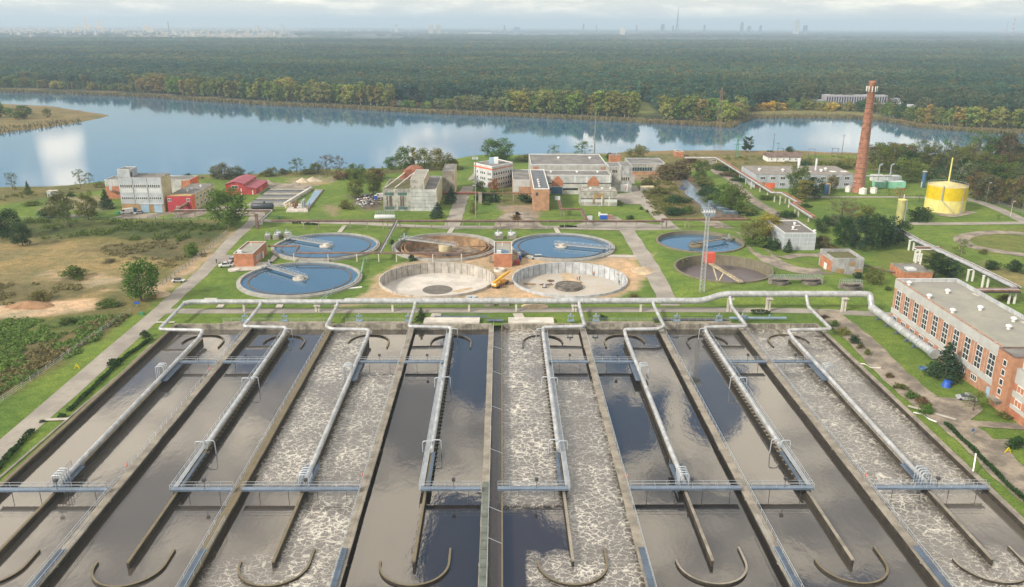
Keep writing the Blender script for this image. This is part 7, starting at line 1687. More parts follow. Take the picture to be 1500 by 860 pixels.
# ------------------------------------------------------------------ masts, pylons, poles
def lattice(lab, px, py, ptop, w0, w1, m_, name='lattice_mast', head=None, cat='mast', arms=(), ntb=12):
    z0 = float(gz(*G(px, py))); x, y, h = hpx(px, py, py - ptop, z0); T = thing(name, lab, cat, (x, y, z0)); mb = MB(); n = ntb
    for k in range(n):
        za, zb_ = h * k / n, h * (k + 1) / n; wa, wb = (w0 + (w1 - w0) * k / n) / 2, (w0 + (w1 - w0) * (k + 1) / n) / 2
        ca = [(x + i * wa, y + j * wa, z0 + za) for i, j in ((-1, -1), (1, -1), (1, 1), (-1, 1))]; cb = [(x + i * wb, y + j * wb, z0 + zb_) for i, j in ((-1, -1), (1, -1), (1, 1), (-1, 1))]
        for q in range(4): mb.bar(ca[q], cb[q], .13); mb.bar(ca[q], cb[(q + 1) % 4], .07); mb.bar(cb[q], cb[(q + 1) % 4], .07)
    mb.build('frame', m_, T)
    for (f, L_) in arms: MB().bar((x - L_, y, z0 + h * f), (x + L_, y, z0 + h * f), .25).build('crossarm', m_, T)
    return T, x, y, z0 + h
T, x, y, z = lattice('silver lattice floodlight mast in front of the right hand tanks', 1028, 428, 312, 1.4, .9, mat('silver_mast', (.40, .41, .41), .5, .3), ntb=20)
mb = MB(); mb.box(x - 1.9, x + 1.9, y - 1.4, y + 1.4, z, z + .15); railing(mb, (x - 1.9, y - 1.4, z + .15), (x + 1.9, y - 1.4, z + .15), 1.3, .6, .06); railing(mb, (x - 1.9, y + 1.4, z + .15), (x + 1.9, y + 1.4, z + .15), 1.3, .6, .06)
mb.build('lamp_platform', M_STEEL, T)
for k in range(5): MB().box(x - 1.8 + k * .8, x - 1.4 + k * .8, y - 1.7, y - 1.4, z + .5, z + 1.1).build('floodlight', M_WHITE, T)
MB().bar((x, y, z), (x, y, z + 4.), .1).build('lightning_rod', M_STEEL, T)
lattice('tall rust and white lattice tower standing by the lake shore', 1050, 223, 128, 4.5, .8, mat('rust_white_lattice', (.22, .15, .13), .7), name='power_pylon', cat='pylon', arms=((.8, 3), (.92, 2.4)), ntb=14)
lattice('bright green lattice pylon by the lake shore', 1079, 232, 199, 2., .5, M_GREEN, name='power_pylon', cat='pylon', arms=((.62, 2.6), (.8, 2.6), (.97, 1.6)), ntb=9)
lattice('green power pylon in the clearing across the lake', 934.5, 151, 117, 5., 1., M_GREEN, name='power_pylon', cat='pylon', arms=((.55, 5), (.72, 6), (.9, 4)), ntb=8)
lattice('faint green pylon above the birch wall at left across the lake', 341, 127, 104, 5., 1., M_GREEN, name='power_pylon', cat='pylon', arms=((.6, 5), (.8, 5)), ntb=7)
def pole(lab, px, py, ptop, r=.14, m_=None, name='pole', top=None, cat='pole', group=None):
    z0 = float(gz(*G(px, py))); x, y, h = hpx(px, py, py - ptop, z0); T = thing(name, lab, cat, (x, y, z0), group); MB().tube([(x, y, z0), (x, y, z0 + h)], [r, r * .6], 6).build('shaft', m_ or M_CONC, T)
    if top == 'lamp': MB().bar((x, y, z0 + h), (x + 1.2, y, z0 + h + .1), .35, .14).build('lamp_head', M_PANELW, T)
    if top == 'arm': MB().bar((x - 1.2, y, z0 + h * .93), (x + 1.2, y, z0 + h * .93), .18).build('crossarm', m_ or M_CONC, T)
    if top == 'ring': 
        mb = MB(); mb.box(x - 1.3, x + 1.3, y - 1, y + 1, z0 + h - 1.4, z0 + h - 1.25); railing(mb, (x - 1.3, y - 1, z0 + h - 1.3), (x + 1.3, y - 1, z0 + h - 1.3), 1.2, .65, .06); railing(mb, (x - 1.3, y + 1, z0 + h - 1.3), (x + 1.3, y + 1, z0 + h - 1.3), 1.2, .65, .06); mb.build('lamp_platform', M_STEEL, T)
        for k in range(3): MB().box(x - 1.2 + k * .9, x - .7 + k * .9, y - 1.3, y - 1., z0 + h - .9, z0 + h - .4).build('floodlight', M_WHITE, T)
    return T
pole('tall grey floodlight mast on the lawn before the white office block', 697, 319, 229, .32, M_CONC, 'lamp_mast', 'ring', 'mast')
pole('very tall thin grey pole behind the main hall', 870.5, 230, 163, .4, M_CONC, 'mast', 'arm', 'mast')
for a in (('pole with a crossarm left of the white shed', 1131, 232, 195, .22, M_CONCD, 'power_pole', 'arm'), ('pole with a crossarm right of the white shed', 1233, 227, 197, .25, M_CONCD, 'power_pole', 'arm'),
          ('thin pole before the left end of the white shed', 1137, 240, 208, .14, M_CONCD, 'power_pole', 'arm'), ('thin pole before the grey workshop roof', 1155, 243, 213, .12, M_CONCD, 'power_pole', None), ('dark pole right of the white shed', 1192, 250, 222, .14, M_DARKST, 'power_pole', None),
          ('dark pole on the forest edge at the lake clearing', 961.5, 137, 99, .7, M_DARKST, 'mast', None), ('lamp post in front of the gas holder', 1361, 322, 298, .1, M_CONCL, 'street_lamp', 'lamp'), ('lamp post right of the gas holder', 1443, 303, 268, .1, M_CONC, 'street_lamp', 'lamp'),
          ('lamp post at the bend of the right road', 1480, 317, 295, .1, M_CONCL, 'street_lamp', 'lamp'), ('street lamp by the treatment unit', 1285, 275, 243, .1, M_CONCL, 'street_lamp', 'lamp'), ('lamp post under the diagonal pipe bridge', 1076, 262, 244, .1, M_GREEN, 'street_lamp', None),
          ('lamp post by the ruined hut', 1290, 415, 396, .12, M_CONCL, 'street_lamp', None), ('slim post on the paved yard by the crossroads', 939, 392, 382, .07, M_STEEL, 'street_lamp', None), ('lamp post at the pipe bridge start', 1245, 300, 266, .08, M_CONC, 'street_lamp', 'lamp')): pole(*a)
for k, (px, py) in enumerate(((1184, 231), (1218, 230), (1138, 230))):
    x, y = G(px, py); T = thing('rail_gantry', ['left of the two railway gantries right of the white shed', 'right of the two railway gantries, nearer the chimney', 'railway gantry standing over the left half of the white shed'][k], 'gantry', (x, y, 0)); 
    for s_ in (0, 4): MB().bar((x + s_, y, 0), (x + s_, y, 5.8), .22).build('post', M_CONCD, T)
    MB().bar((x - .3, y, 5.9), (x + 4.3, y, 5.7), .25).build('crossbeam', M_CONCD, T)
# ------------------------------------------------------------------ vehicles
M_TYRE = M_BLACK; M_LAMP = mat('lamp_glass', (.6, .6, .55), .2)
def at_frame(x, y, z, ang, s=1.):
    c, s_ = math.cos(ang), math.sin(ang); return lambda V: [(x + s * (c * a - s_ * b), y + s * (s_ * a + c * b), z + s * q) for a, b, q in V]
class FB(MB):
    """mesh builder in a vehicle's own frame: x forward, y left"""
    def __init__(s, fr): super().__init__(); s.fr = fr
    def build(s, name, mats, parent=None, **k): s.v = s.fr(s.v); return MB._one(s, name, mats, parent, **k)
    def prof(s, pts, y0, y1, ins=0., m=0):
        n = len(pts); zm = min(p[1] for p in pts); zt = max(p[1] for p in pts)
        V = [(x, (y0 + ins * (z - zm) / (zt - zm + 1e-6)), z) for x, z in pts] + [(x, (y1 - ins * (z - zm) / (zt - zm + 1e-6)), z) for x, z in pts]
        return s.add(V, [tuple(range(n)), tuple(range(n, 2 * n))[::-1]] + [(i, (i + 1) % n, (i + 1) % n + n, i + n)[::-1] for i in range(n)], m)
    def wheel(s, x, y, r, w_): 
        n = 12; V = []
        for yy in (y - w_ / 2, y + w_ / 2): V += [(x + r * math.cos(2 * math.pi * k / n), yy, r + r * math.sin(2 * math.pi * k / n)) for k in range(n)]
        return s.add(V, [tuple(range(n))[::-1], tuple(range(n, 2 * n))] + [(k, (k + 1) % n, (k + 1) % n + n, k + n) for k in range(n)])
def car(px, py, ang, colr, lab, kind='car'):
    x, y = G(px, py); z = float(gz(x, y)) + .06; fr = at_frame(x, y, z, ang); T = thing({'car': 'car', 'van': 'van', 'pickup': 'pickup_truck', 'wagon': 'car'}[kind], lab, 'van' if kind == 'van' else ('pickup truck' if kind == 'pickup' else 'car'), (x, y, z))
    if kind == 'van': L, H_, W_ = 5.6, 2.4, 2.; body = [(-2.8, .35), (2.8, .35), (2.8, 1.1), (2.4, 1.4), (1.7, 2.3), (-2.7, 2.4), (-2.8, 2.2)]; cab = [(1.0, 1.35), (2.3, 1.42), (1.75, 2.15), (1.0, 2.2)]; rear = None
    elif kind == 'pickup': L, W_ = 5.1, 1.8; body = [(-2.5, .4), (2.5, .4), (2.5, .95), (1.2, 1.05), (-2.5, 1.05)]; cab = [(-.5, 1.05), (1.3, 1.05), (.7, 1.7), (-.4, 1.72)]; rear = None
    else: L, W_ = 4.4, 1.8; body = [(-2.2, .35), (2.2, .35), (2.2, .75), (1.3, .95), (-2.1, 1.0), (-2.2, .8)]; cab = [(-1.7, .98), (1.2, .95), (.5, 1.48), (-1.3, 1.5)] if kind == 'car' else [(-2.1, 1.), (1.3, .95), (.7, 1.6), (-1.95, 1.62)]
    m_ = mat('car_paint_' + colr[0], colr[1], .3, .2, var=.02); FB(fr).prof(body, -W_ / 2, W_ / 2, .06).build('body', m_, T)
    if kind != 'van':
        FB(fr).prof(cab, -W_ / 2 + .08, W_ / 2 - .08, .14).build('cabin_glass', M_GLASS, T); top = max(p[1] for p in cab); a = cab[-1][0]; b = cab[-2][0]
        f = FB(fr); f.box(a, b, -W_ / 2 + .2, W_ / 2 - .2, top, top + .06); f.build('roof', m_, T)
    else:
        FB(fr).prof(cab, -W_ / 2 - .02, W_ / 2 + .02, .06).build('side_window', M_GLASS, T); f = FB(fr); f.add([(2.42, -.85, 1.45), (2.42, .85, 1.45), (1.8, .8, 2.25), (1.8, -.8, 2.25)], [(0, 1, 2, 3)]); f.build('windscreen', M_GLASS, T)
    if kind == 'pickup': f = FB(fr); f.box(-2.35, -.65, -.75, .75, 1.06, 1.1); f.build('cargo_bed', M_BLACK, T)
    for sx in (-L * .31, L * .31):
        for sy in (-W_ / 2 + .05, W_ / 2 - .05): f = FB(fr); f.wheel(sx, sy, .34, .24); f.build('wheel', M_TYRE, T)
    for sy in (-.6, .6): f = FB(fr); f.box(L / 2 - .03, L / 2 + .03, sy - .2, sy + .2, .55, .72); f.build('headlight', M_LAMP, T)
    return T
WH = ('white', (.72, .72, .70)); SI = ('silver', (.42, .44, .47)); BK = ('black', (.03, .032, .037)); GR = ('grey', (.20, .21, .22))
car(186, 313, math.radians(215), WH, 'white van parked before the grey panelled block', 'van')
car(203.5, 313.5, math.radians(230), SI, 'silver car parked right of the white van')
car(341, 383, math.radians(250), SI, 'silver estate car at the left wall of the brick pump house', 'wagon')
car(331, 391, math.radians(200), WH, 'small white pickup in front of the brick pump house where people stand', 'pickup')
car(768, 376.5, math.radians(190), BK, 'black car by the tank next to the site barrels')
car(786, 379.5, math.radians(180), SI, 'silver estate car parked at the rim of the back row tank', 'wagon')
car(697, 273, math.radians(240), WH, 'white car at the corner of the white office block', 'wagon')
car(557, 290, math.radians(200), WH, 'white van beside the blue toilet cabin at the scrap heap', 'van')
car(1415, 586, math.radians(165), SI, 'silver grey car parked on the yard by the long office')
# mobile crane
x, y = G(733, 419); fr = at_frame(x, y, .05, math.radians(238), .78); T = thing('crane_truck', 'yellow mobile crane with its boom folded between the two empty tanks', 'crane truck', (x, y, 0))
M_CRY = mat('crane_yellow', (.68, .36, .03), .5, var=.1, streak=.2)
f = FB(fr); f.box(-5.2, 4.6, -1.2, 1.2, .8, 1.5); f.build('chassis', mat('chassis_rust', (.25, .12, .06), .8), T)
f = FB(fr); f.prof([(3.2, 1.5), (5.4, 1.2), (5.4, 2.2), (5.0, 2.9), (3.2, 2.9)], -1.2, 1.2, .05); f.build('cab', M_CRY, T)
f = FB(fr); f.box(5.38, 5.46, -1., 1., 1.9, 2.5); f.build('windscreen', M_WHITE, T)
f = FB(fr); f.box(-2.6, .6, -1.2, 1.2, 1.5, 2.6); f.build('slewing_cab', M_CRY, T)
f = FB(fr); f.bar((5.6, .1, 2.9), (-6.4, .1, 4.6), .95, .95); f.bar((-6.2, .1, 4.6), (-7.6, .1, 4.8), .7, .7); f.build('boom', M_CRY, T)
for sx in (-4.2, -3, 2.6, 4.2):
    for sy in (-1.1, 1.1): f = FB(fr); f.wheel(sx, sy, .55, .35); f.build('wheel', M_TYRE, T)
for sx in (-4.8, 1.2):
    for sy in (-1, 1): f = FB(fr); f.bar((sx, 0, .9), (sx, sy * 3.4, .8), .22); f.bar((sx, sy * 3.4, .85), (sx, sy * 3.4, 0), .3); f.build('outrigger', M_RUST, T)
# tank wagon
x0, y0 = G(369, 309.5); x1, _ = G(401, 309.5); T = thing('tank_wagon', 'black railway tank wagon in front of the concrete troughs', 'tank wagon', ((x0 + x1) / 2, y0, 0)); MB().tube([(x0, y0, 2.6), (x0 + .4, y0, 2.6), (x1 - .4, y0, 2.6), (x1, y0, 2.6)], [1.1, 1.5, 1.5, 1.1], 18).build('barrel', mat('black_tank_paint', (.035, .045, .06), .5), T)
MB().cyl(((x0 + x1) / 2 + 1, y0), .5, 4., 4.7, 10).build('dome', M_DARKST, T); MB().box(x0, x1, y0 - 1, y0 + 1, .8, 1.15).build('underframe', M_RUST, T)
for k in range(4):
    xx = x0 + 1.2 + k * (x1 - x0 - 2.4) / 3; MB().tube([(xx, y0 - 1.1, .45), (xx, y0 - .9, .45)], .45, 10).build('wheel', M_DARKST, T)
# boats
def boat(px, py, lab, L=6.5, ang=-.5, m_=None):
    x, y = G(px, py); fr = at_frame(x, y, .15, ang); T = thing('work_boat', lab, 'boat', (x, y, 0), 'boats drawn up on the mud bank'); b_ = 1.25; n = 8; V = []
    for k in range(n + 1):
        u = k / n; w_ = b_ * (1 - max(0, (u - .6) / .4) ** 2 * .85); X_ = -L / 2 + L * u; V += [(X_, -w_, 1.2 + .3 * u * u), (X_, -w_ * .7, .0), (X_, w_ * .7, .0), (X_, w_, 1.2 + .3 * u * u)]
    Fc = [(a, a + 4, a + 5, a + 1) for a in range(0, 4 * n, 4)] + [(a + 1, a + 5, a + 6, a + 2) for a in range(0, 4 * n, 4)] + [(a + 2, a + 6, a + 7, a + 3) for a in range(0, 4 * n, 4)] + [(0, 1, 2, 3), (4 * n + 3, 4 * n + 2, 4 * n + 1, 4 * n)]
    f = FB(fr); f.add(V, Fc); f.build('hull', m_ or mat('blue_grey_hull', (.10, .15, .19), .7, var=.3, streak=.3), T)
    for q in (-1.8, 0, 1.8): f = FB(fr); f.box(q - .2, q + .2, -1., 1., .8, .9); f.build('thwart', M_RUST, T)
for a in ((1043, 294, 'boat farthest up in the row on the mud bank'), (1048, 299, 'second boat of the row on the mud bank'), (1053, 304, 'middle boat of the row on the mud bank'), (1060, 308.5, 'fourth boat of the row on the mud bank'), (1069, 313.5, 'nearest and largest boat of the row on the mud bank')): boat(*a, L=7.5, ang=-.35)
boat(1000, 277, 'small half sunk boat at the left edge of the muddy water', 5.5, 1.3, M_DARKB); boat(1011, 264.5, 'dark wreck at the head of the muddy water', 6, 1.9, M_RUST)
mb = MB(); P_ = GP([(996, 262), (1006, 263), (1012, 270), (1022, 278), (1030, 284), (1036, 292), (1043, 301), (1050, 318), (1032, 318), (1030, 308), (1026, 300), (1012, 290), (1003, 284), (1003, 276)]); mb.add([(*p, .12) for p in P_], [tuple(range(len(P_)))])
tag(mb.build('water', water_mat('muddy_channel_water', (.17, .19, .21), .16, 1.9, .3, .8)), kind='structure')

# ------------------------------------------------------------------ people
def person(px, py, h, shirt, trous, lab, pose='stand', ang=0., z=None, arm_up=0.):
    x, y = G(px, py, z if z is not None else .05); z = .06 if z is None else z; s = h / 1.75
    J = {'pelvis': (0, 0, .95), 'chest': (0, 0, 1.35), 'neck': (0, 0, 1.5), 'head': (.02, 0, 1.66), 'la': (0, .2, 1.42), 'le': (.04, .3, 1.15), 'lh': (.16, .27, .92), 'ra': (0, -.2, 1.42), 're': (.04, -.3, 1.15), 'rh': (.2, -.27, .95 + arm_up),
         'lk': (.06, .1, .5), 'lf': (0, .11, .06), 'lt': (.16, .12, .04), 'rk': (.1, -.1, .5), 'rf': (-.04, -.12, .06), 'rt': (.12, -.13, .04)}
    if pose == 'bend':
        J.update(pelvis=(-.1, 0, .8), chest=(.25, 0, 1.05), neck=(.38, 0, 1.12), head=(.5, 0, 1.18), la=(.25, .2, 1.05), le=(.4, .25, .78), lh=(.55, .2, .55), ra=(.25, -.2, 1.05), re=(.4, -.25, .78), rh=(.55, -.2, .55), lk=(.2, .12, .45), rk=(.2, -.12, .45))
    names = list(J); ed = [('pelvis', 'chest'), ('chest', 'neck'), ('neck', 'head'), ('chest', 'la'), ('la', 'le'), ('le', 'lh'), ('chest', 'ra'), ('ra', 're'), ('re', 'rh'), ('pelvis', 'lk'), ('lk', 'lf'), ('lf', 'lt'), ('pelvis', 'rk'), ('rk', 'rf'), ('rf', 'rt')]
    rad = dict(pelvis=.15, chest=.17, neck=.06, head=.105, la=.07, le=.05, lh=.04, ra=.07, re=.05, rh=.04, lk=.075, lf=.05, lt=.045, rk=.075, rf=.05, rt=.045)
    me = bpy.data.meshes.new('person_rig'); me.from_pydata([J[n] for n in names], [(names.index(a), names.index(b)) for a, b in ed], []); o = bpy.data.objects.new('tmp', me); COL.objects.link(o)
    md = o.modifiers.new('skin', 'SKIN'); 
    if not me.skin_vertices: 
        bm_ = __import__('bmesh').new(); bm_.from_mesh(me); bm_.verts.layers.skin.verify(); bm_.to_mesh(me); bm_.free()
    for i, n in enumerate(names): me.skin_vertices[0].data[i].radius = (rad[n], rad[n])
    me.skin_vertices[0].data[0].use_root = True
    o.modifiers.new('sub', 'SUBSURF').levels = 1; dg = bpy.context.evaluated_depsgraph_get(); dg.update(); m2 = bpy.data.meshes.new_from_object(o.evaluated_get(dg)); bpy.data.objects.remove(o)
    m2.materials.clear()
    for q in (mat('skin', (.45, .27, .19), .6), shirt, trous, mat('dark_hair', (.05, .035, .025), .8)): m2.materials.append(q)
    for p in m2.polygons:
        c = p.center; hd = (c - Vector(J['head'])).length; p.use_smooth = True
        p.material_index = (3 if c.z > J['head'][2] + .02 or c.x < J['head'][0] - .05 else 0) if hd < .17 else (2 if c.z < J['pelvis'][2] + .02 else (0 if min((c - Vector(J['lh'])).length, (c - Vector(J['rh'])).length) < .09 else 1))
    p = bpy.data.objects.new('person', m2); COL.objects.link(p); p.location = (x, y, z); p.scale = (s, s, s); p.rotation_euler.z = ang; return tag(p, lab, 'person')
M_HV = mat('orange_work_jacket', (.85, .18, .04), .7, var=.05); M_TR = mat('dark_trousers', (.04, .045, .06), .8); M_SH = mat('dark_jacket', (.05, .055, .08), .8); M_SH2 = mat('white_shirt', (.6, .6, .58), .8)
person(317.5, 386, 1.8, M_SH, M_TR, 'person in dark clothes walking alone on the road by the brick pump house', ang=2.)
person(327, 390, 1.75, M_SH, M_TR, 'person in a dark jacket standing left of the white pickup', ang=.5); person(334, 386, 1.75, M_HV, M_TR, 'person in an orange jacket between the pickup and the silver car', ang=3.)
person(337, 392, 1.7, M_SH2, M_TR, 'person in a white shirt standing right of the white pickup', ang=1.)
person(846, 410, 1.8, M_HV, M_TR, 'person in orange bending down on the floor of the right empty tank', 'bend', 2.5, -3.25); person(849, 411, 1.75, M_SH, M_TR, 'person in dark clothes next to the bending one in the right empty tank', 'stand', 2., -3.25)
person(869, 404, 1.8, M_HV, M_TR, 'person in orange near the inner wall of the right empty tank', 'stand', 1., -3.25, .3); person(907, 417, 1.75, M_SH, M_TR, 'person in dark clothes at the right side inside the empty tank', 'stand', 2., -3.25)
person(763, 384, 1.75, M_SH, M_TR, 'person in dark clothes beside the blue barrels', ang=1.)
mb = MB(); x, y = G(878, 403, -3.2); T = thing('scaffold_tower', 'light scaffold tower leaning on the inner wall of the right empty tank', 'scaffold', (x, y, -3.3))
for i, j in ((-1.5, -.6), (1.5, -.6), (1.5, .6), (-1.5, .6)): mb.bar((x + i, y + j, -3.25), (x + i * .8, y + j, .4), .1)
for q in (-1.6, -.8, .4): mb.box(x - 1.3, x + 1.3, y - .6, y + .6, q, q + .1)
mb.build('frame', M_PANELW, T)
x, y = G(862, 399, -3); tag(MB().box(x - 2.4, x + 1.8, y - .5, y + .3, -3.27, -2.4).build('tool_crate', M_BRIDGE), 'blue grey crate at the inner wall of the right empty tank', 'crate')
x, y = G(798, 421, -3.2); T = thing('cement_mixer', 'small grey machine on the floor at the left of the right empty tank', 'machine', (x, y, -3.3)); MB().cyl((x, y), .7, -2.9, -1.9, 10, 0, .45).build('drum', M_STEEL, T); MB().box(x - .8, x + .8, y - .5, y + .5, -3.27, -2.9).build('frame', M_RUST, T)
for k, (px, py, w_) in enumerate(((809, 412, 2.), (774, 417, 3.), (803, 417, 3.4), (846, 415, 2.5))):
    x, y = G(px, py, -3.2); mb = MB()
    for q in range(5): mb.bar((x + rnd.uniform(-w_, w_) * .5, y + rnd.uniform(-1, 1), -3.1 + q * .08), (x + rnd.uniform(-w_, w_), y + rnd.uniform(-1, 1), -3.1 + q * .08), .25)
    tag(mb.build('timber_pile', M_OCHRE if k % 2 else M_RUST), ['small pile of planks farthest back', 'low pile of rubble planks at the left', 'long loose planks in the middle', 'heap of boards right of the cone'][k] + ' on the floor of the right empty tank', 'timber', 'debris on the tank floor')
mb = MB(); P_ = GP([(820, 400), (840, 400), (842, 408), (858, 416), (830, 418), (825, 412)], -3.3); mb.add([(*p, -3.286) for p in P_], [tuple(range(len(P_)))]); tag(mb.build('sand_patch', M_SAND), kind='structure')
mb = MB(); P_ = GP([(672, 424), (690, 421), (694, 423), (670, 429), (662, 427)], -3.3); mb.add([(*p, -3.286) for p in P_], [tuple(range(len(P_)))]); tag(mb.build('sand_patch', M_SAND), kind='structure')

# ------------------------------------------------------------------ site gear and yard things
def cluster(px, py, lab, w_=7., tall=2.6):
    x, y = G(px, py); T = thing('valve_station', lab, 'valve station', (x, y, 0), 'valve stations by the round tanks')
    for s_ in (-1, 1):
        cx = x + s_ * w_ * .27; MB().box(cx - w_ * .19, cx + w_ * .19, y - 1.2, y + 1.4, 0, tall * .5).build('base', M_CONC, T)
        MB().cyl((cx, y), w_ * .15, tall * .5, tall * .8, 12).build('housing', M_PANELW, T); MB().cyl((cx - .3, y), .35, tall * .8, tall * 1.15, 8).build('motor', M_STEEL, T); MB().tube([(cx - w_ * .17, y - 1, tall * .7), (cx + w_ * .17, y - 1, tall * .7)], .22, 6).build('pipe', M_STEEL, T)
        mb = MB(); railing(mb, (cx - w_ * .19, y + 1.4, tall * .5), (cx + w_ * .19, y + 1.4, tall * .5), 1, 1.2, .05); mb.build('railing', M_STEEL, T)
cluster(399, 350, 'silver valve station left one beside the back left tank', 6.4); cluster(415, 348, 'silver valve station right one beside the back left tank', 6.8, 3.); cluster(740, 349.5, 'silver valve station between the two back tanks behind the pump house', 10., 3.2); cluster(727, 447, 'cluttered valve station in front of the yellow crane', 9., 2.4)
for k, px in enumerate((687, 695.5)): x, y = G(px, 441); T = thing('grey_cistern', ['left', 'right'][k] + ' of two grey concrete cylinders near the thick header pipe', 'cistern', (x, y, 0), 'concrete cylinders'); MB().cyl((x, y), .95, 0, 1.7, 16).build('shell', M_PANEL, T)
x, y = G(731.5, 397); mb = MB(); ring(mb, (x, y), 1.6, 2., 0, .9, 0, 24); tag(mb.build('well_ring', M_CONCL), 'concrete well ring in front of the middle pump house', 'well'); x, y = G(343, 396); mb = MB(); ring(mb, (x, y), 1.7, 2.1, 0, .5, 0, 24); mb.disc((x, y), 1.7, .45, 24); tag(mb.build('well_ring', M_CONCL), 'low round concrete lid in front of the left pump house', 'well')
x, y = G(306, 446); T = thing('concrete_hatch', 'small concrete hatch with steps on the lawn left of the header pipe', 'hatch', (x, y, 0)); MB().box(x - 2., x + 2., y, y + 2.6, 0, 1.3).build('body', M_CONCL, T); MB().bar((x + 2, y + 1.3, 1.2), (x + 4.2, y + 1.3, .1), 1.2, .2).build('step', M_CONC, T)
def wellbridge(x0p, x1p, py, wells, lab):
    z0 = 1.5; x0, y = G(x0p, py, 1.5); x1, _ = G(x1p, py, 1.5); T = thing('well_bridge', lab, 'footbridge', ((x0 + x1) / 2, y, z0))
    for wx in wells: xx = G(wx, py, 1.5)[0]; mb = MB(); ring(mb, (xx, y), 2.6, 3., .8, 2.6, 0, 28); mb.disc((xx, y), 2.6, 1.9, 28); mb.build('well', M_CONCD, T)
    MB().box(x0, x1, y - .8, y + .8, 3., 3.2).build('deck', M_CONC, T); mb = MB(); railing(mb, (x0, y - .8, 3.2), (x1, y - .8, 3.2), 1.1, 1.3, .08); railing(mb, (x0, y + .8, 3.2), (x1, y + .8, 3.2), 1.1, 1.3, .08); mb.build('railing', M_STEEL, T); MB().box(x0 - .3, x0 + .6, y - .8, y + .8, .8, 3).build('step', M_CONC, T); MB().box(x1 - .6, x1 + .3, y - .8, y + .8, .8, 3).build('step', M_CONC, T)
wellbridge(1127, 1203, 415, (1142, 1187), 'concrete footbridge over two round wells right of the sludge tank'); wellbridge(1230, 1261, 422, (1246,), 'short mossy footbridge over a single well before the brick annex')
def heap(px, py, w_, d_, h_, m_, lab, name='sand_heap', seed=1):
    x, y = G(px, py); n = 26; V = []; Fc = []
    for i in range(n + 1):
        for j in range(n + 1):
            u, v = i / n * 2 - 1, j / n * 2 - 1; r = math.hypot(u, v); nn = float(fnoise(np.array([u * 2.5 + seed]), np.array([v * 2.5 + seed]))[0]); z = max(-.05, (1 - r) * 1.3 + nn * .7 * (1 - min(1, r))) * h_; V.append((x + u * w_ / 2, y + v * d_ / 2, z if r < 1 else -.05))
    for i in range(n):
        for j in range(n): a = i * (n + 1) + j; Fc.append((a, a + n + 1, a + n + 2, a + 1))
    mb = MB(); mb.add(V, Fc, 0, True); return tag(mb.build(name, m_), lab, 'heap')
heap(783, 449, 8.5, 6, 2.1, M_SAND, 'cone of beige sand just behind the header pipe'); heap(458, 265.5, 11, 8, 1.8, mat('grey_sand', (.40, .34, .25), .95, var=.2), 'right grey sand heap on the grass beyond the troughs', seed=3); heap(443, 266.5, 9, 7, 1.8, mat('grey_sand', (.40, .34, .25)), 'left grey sand heap on the grass beyond the troughs', seed=5); heap(432, 271, 7, 5, 1.4, M_CONC, 'low rubble heap left of the sand heaps', 'rubble_heap', 7)
heap(42, 449, 16, 8, 1.5, mat('brown_sand', (.26, .15, .08), .95, var=.2), 'reddish brown sand heap on the bare strip at left', seed=9); heap(943, 397, 9, 10, 1.3, M_SAND, 'bank of sand at the right rim of the right empty tank', seed=11); heap(233, 432, 7, 7, 1.1, M_SAND, 'sandy mound by the road right of the lone tree', seed=12)
heap(1068, 319, 18, 5, 1.6, M_SLUDGE if False else mat('dark_mud', (.10, .07, .05), .95, var=.3), 'dark mud bank at the lower end of the boat row', 'mud_heap', 13)
# scrap heap
mb = MB()
for k in range(150):
    px, py = rnd.gauss(538, 9), rnd.gauss(295, 4.5); 
    if not (516 < px < 562 and 284 < py < 306): continue
    x, y = G(px, py); a = rnd.uniform(0, 6.28); l_ = rnd.uniform(.4, 1.5); mb.bar((x, y, rnd.uniform(.1, .6)), (x + l_ * math.cos(a), y + l_ * math.sin(a), rnd.uniform(.2, 1.)), rnd.uniform(.4, 1.1), rnd.uniform(.1, .5), rnd.randrange(5))
tag(mb.build('scrap_heap', [M_WHITE, M_RUST, M_DARKST, M_PANEL, M_CONCD]), 'scattered heap of scrap and rubble left of the abandoned block', 'scrap', kind='stuff')
def boxy(px, py, w_, d_, h_, m_, lab, name, cat, roof=None, ang=0.):
    x, y = G(px, py); T = thing(name, lab, cat, (x, y, 0)); c, s = math.cos(ang), math.sin(ang); P_ = [(x + c * a - s * b, y + s * a + c * b) for a, b in ((-w_ / 2, 0), (w_ / 2, 0), (w_ / 2, d_), (-w_ / 2, d_))]
    MB().prism(P_, 0, h_ * .9).build('body', m_, T); MB().prism([((p[0] - x) * 1.04 + x, (p[1] - y - d_ / 2) * 1.04 + y + d_ / 2) for p in P_], h_ * .9, h_).build('lid', roof or m_, T); return T
boxy(550.5, 293, 1.3, 1.3, 2.4, M_BLUEP, 'bright blue portable toilet at the scrap heap', 'portable_toilet', 'toilet', M_WHITE); boxy(884.5, 321.5, 3.4, 2.2, 2.2, M_BLUEP, 'bright blue rubbish container in front of the patched annex', 'rubbish_container', 'container', M_PANELW); boxy(893, 321.5, 2.6, 2.2, 1.8, mat('pink_brown_plastic', (.30, .15, .13), .7), 'dull pink rubbish container right of the blue one', 'rubbish_container', 'container')
boxy(878, 317, .8, .8, 1.9, M_WHITE, 'narrow white bin left of the blue container', 'white_bin', 'bin'); boxy(757, 388.5, 2.4, 1.6, 1.7, mat('dark_red_sheet', (.28, .05, .04), .7), 'dark red crate at the corner of the middle pump house', 'red_crate', 'crate'); boxy(719, 385, 1., 1., 2.6, M_CONC, 'grey box against the left wall of the middle pump house', 'cabinet', 'cabinet')
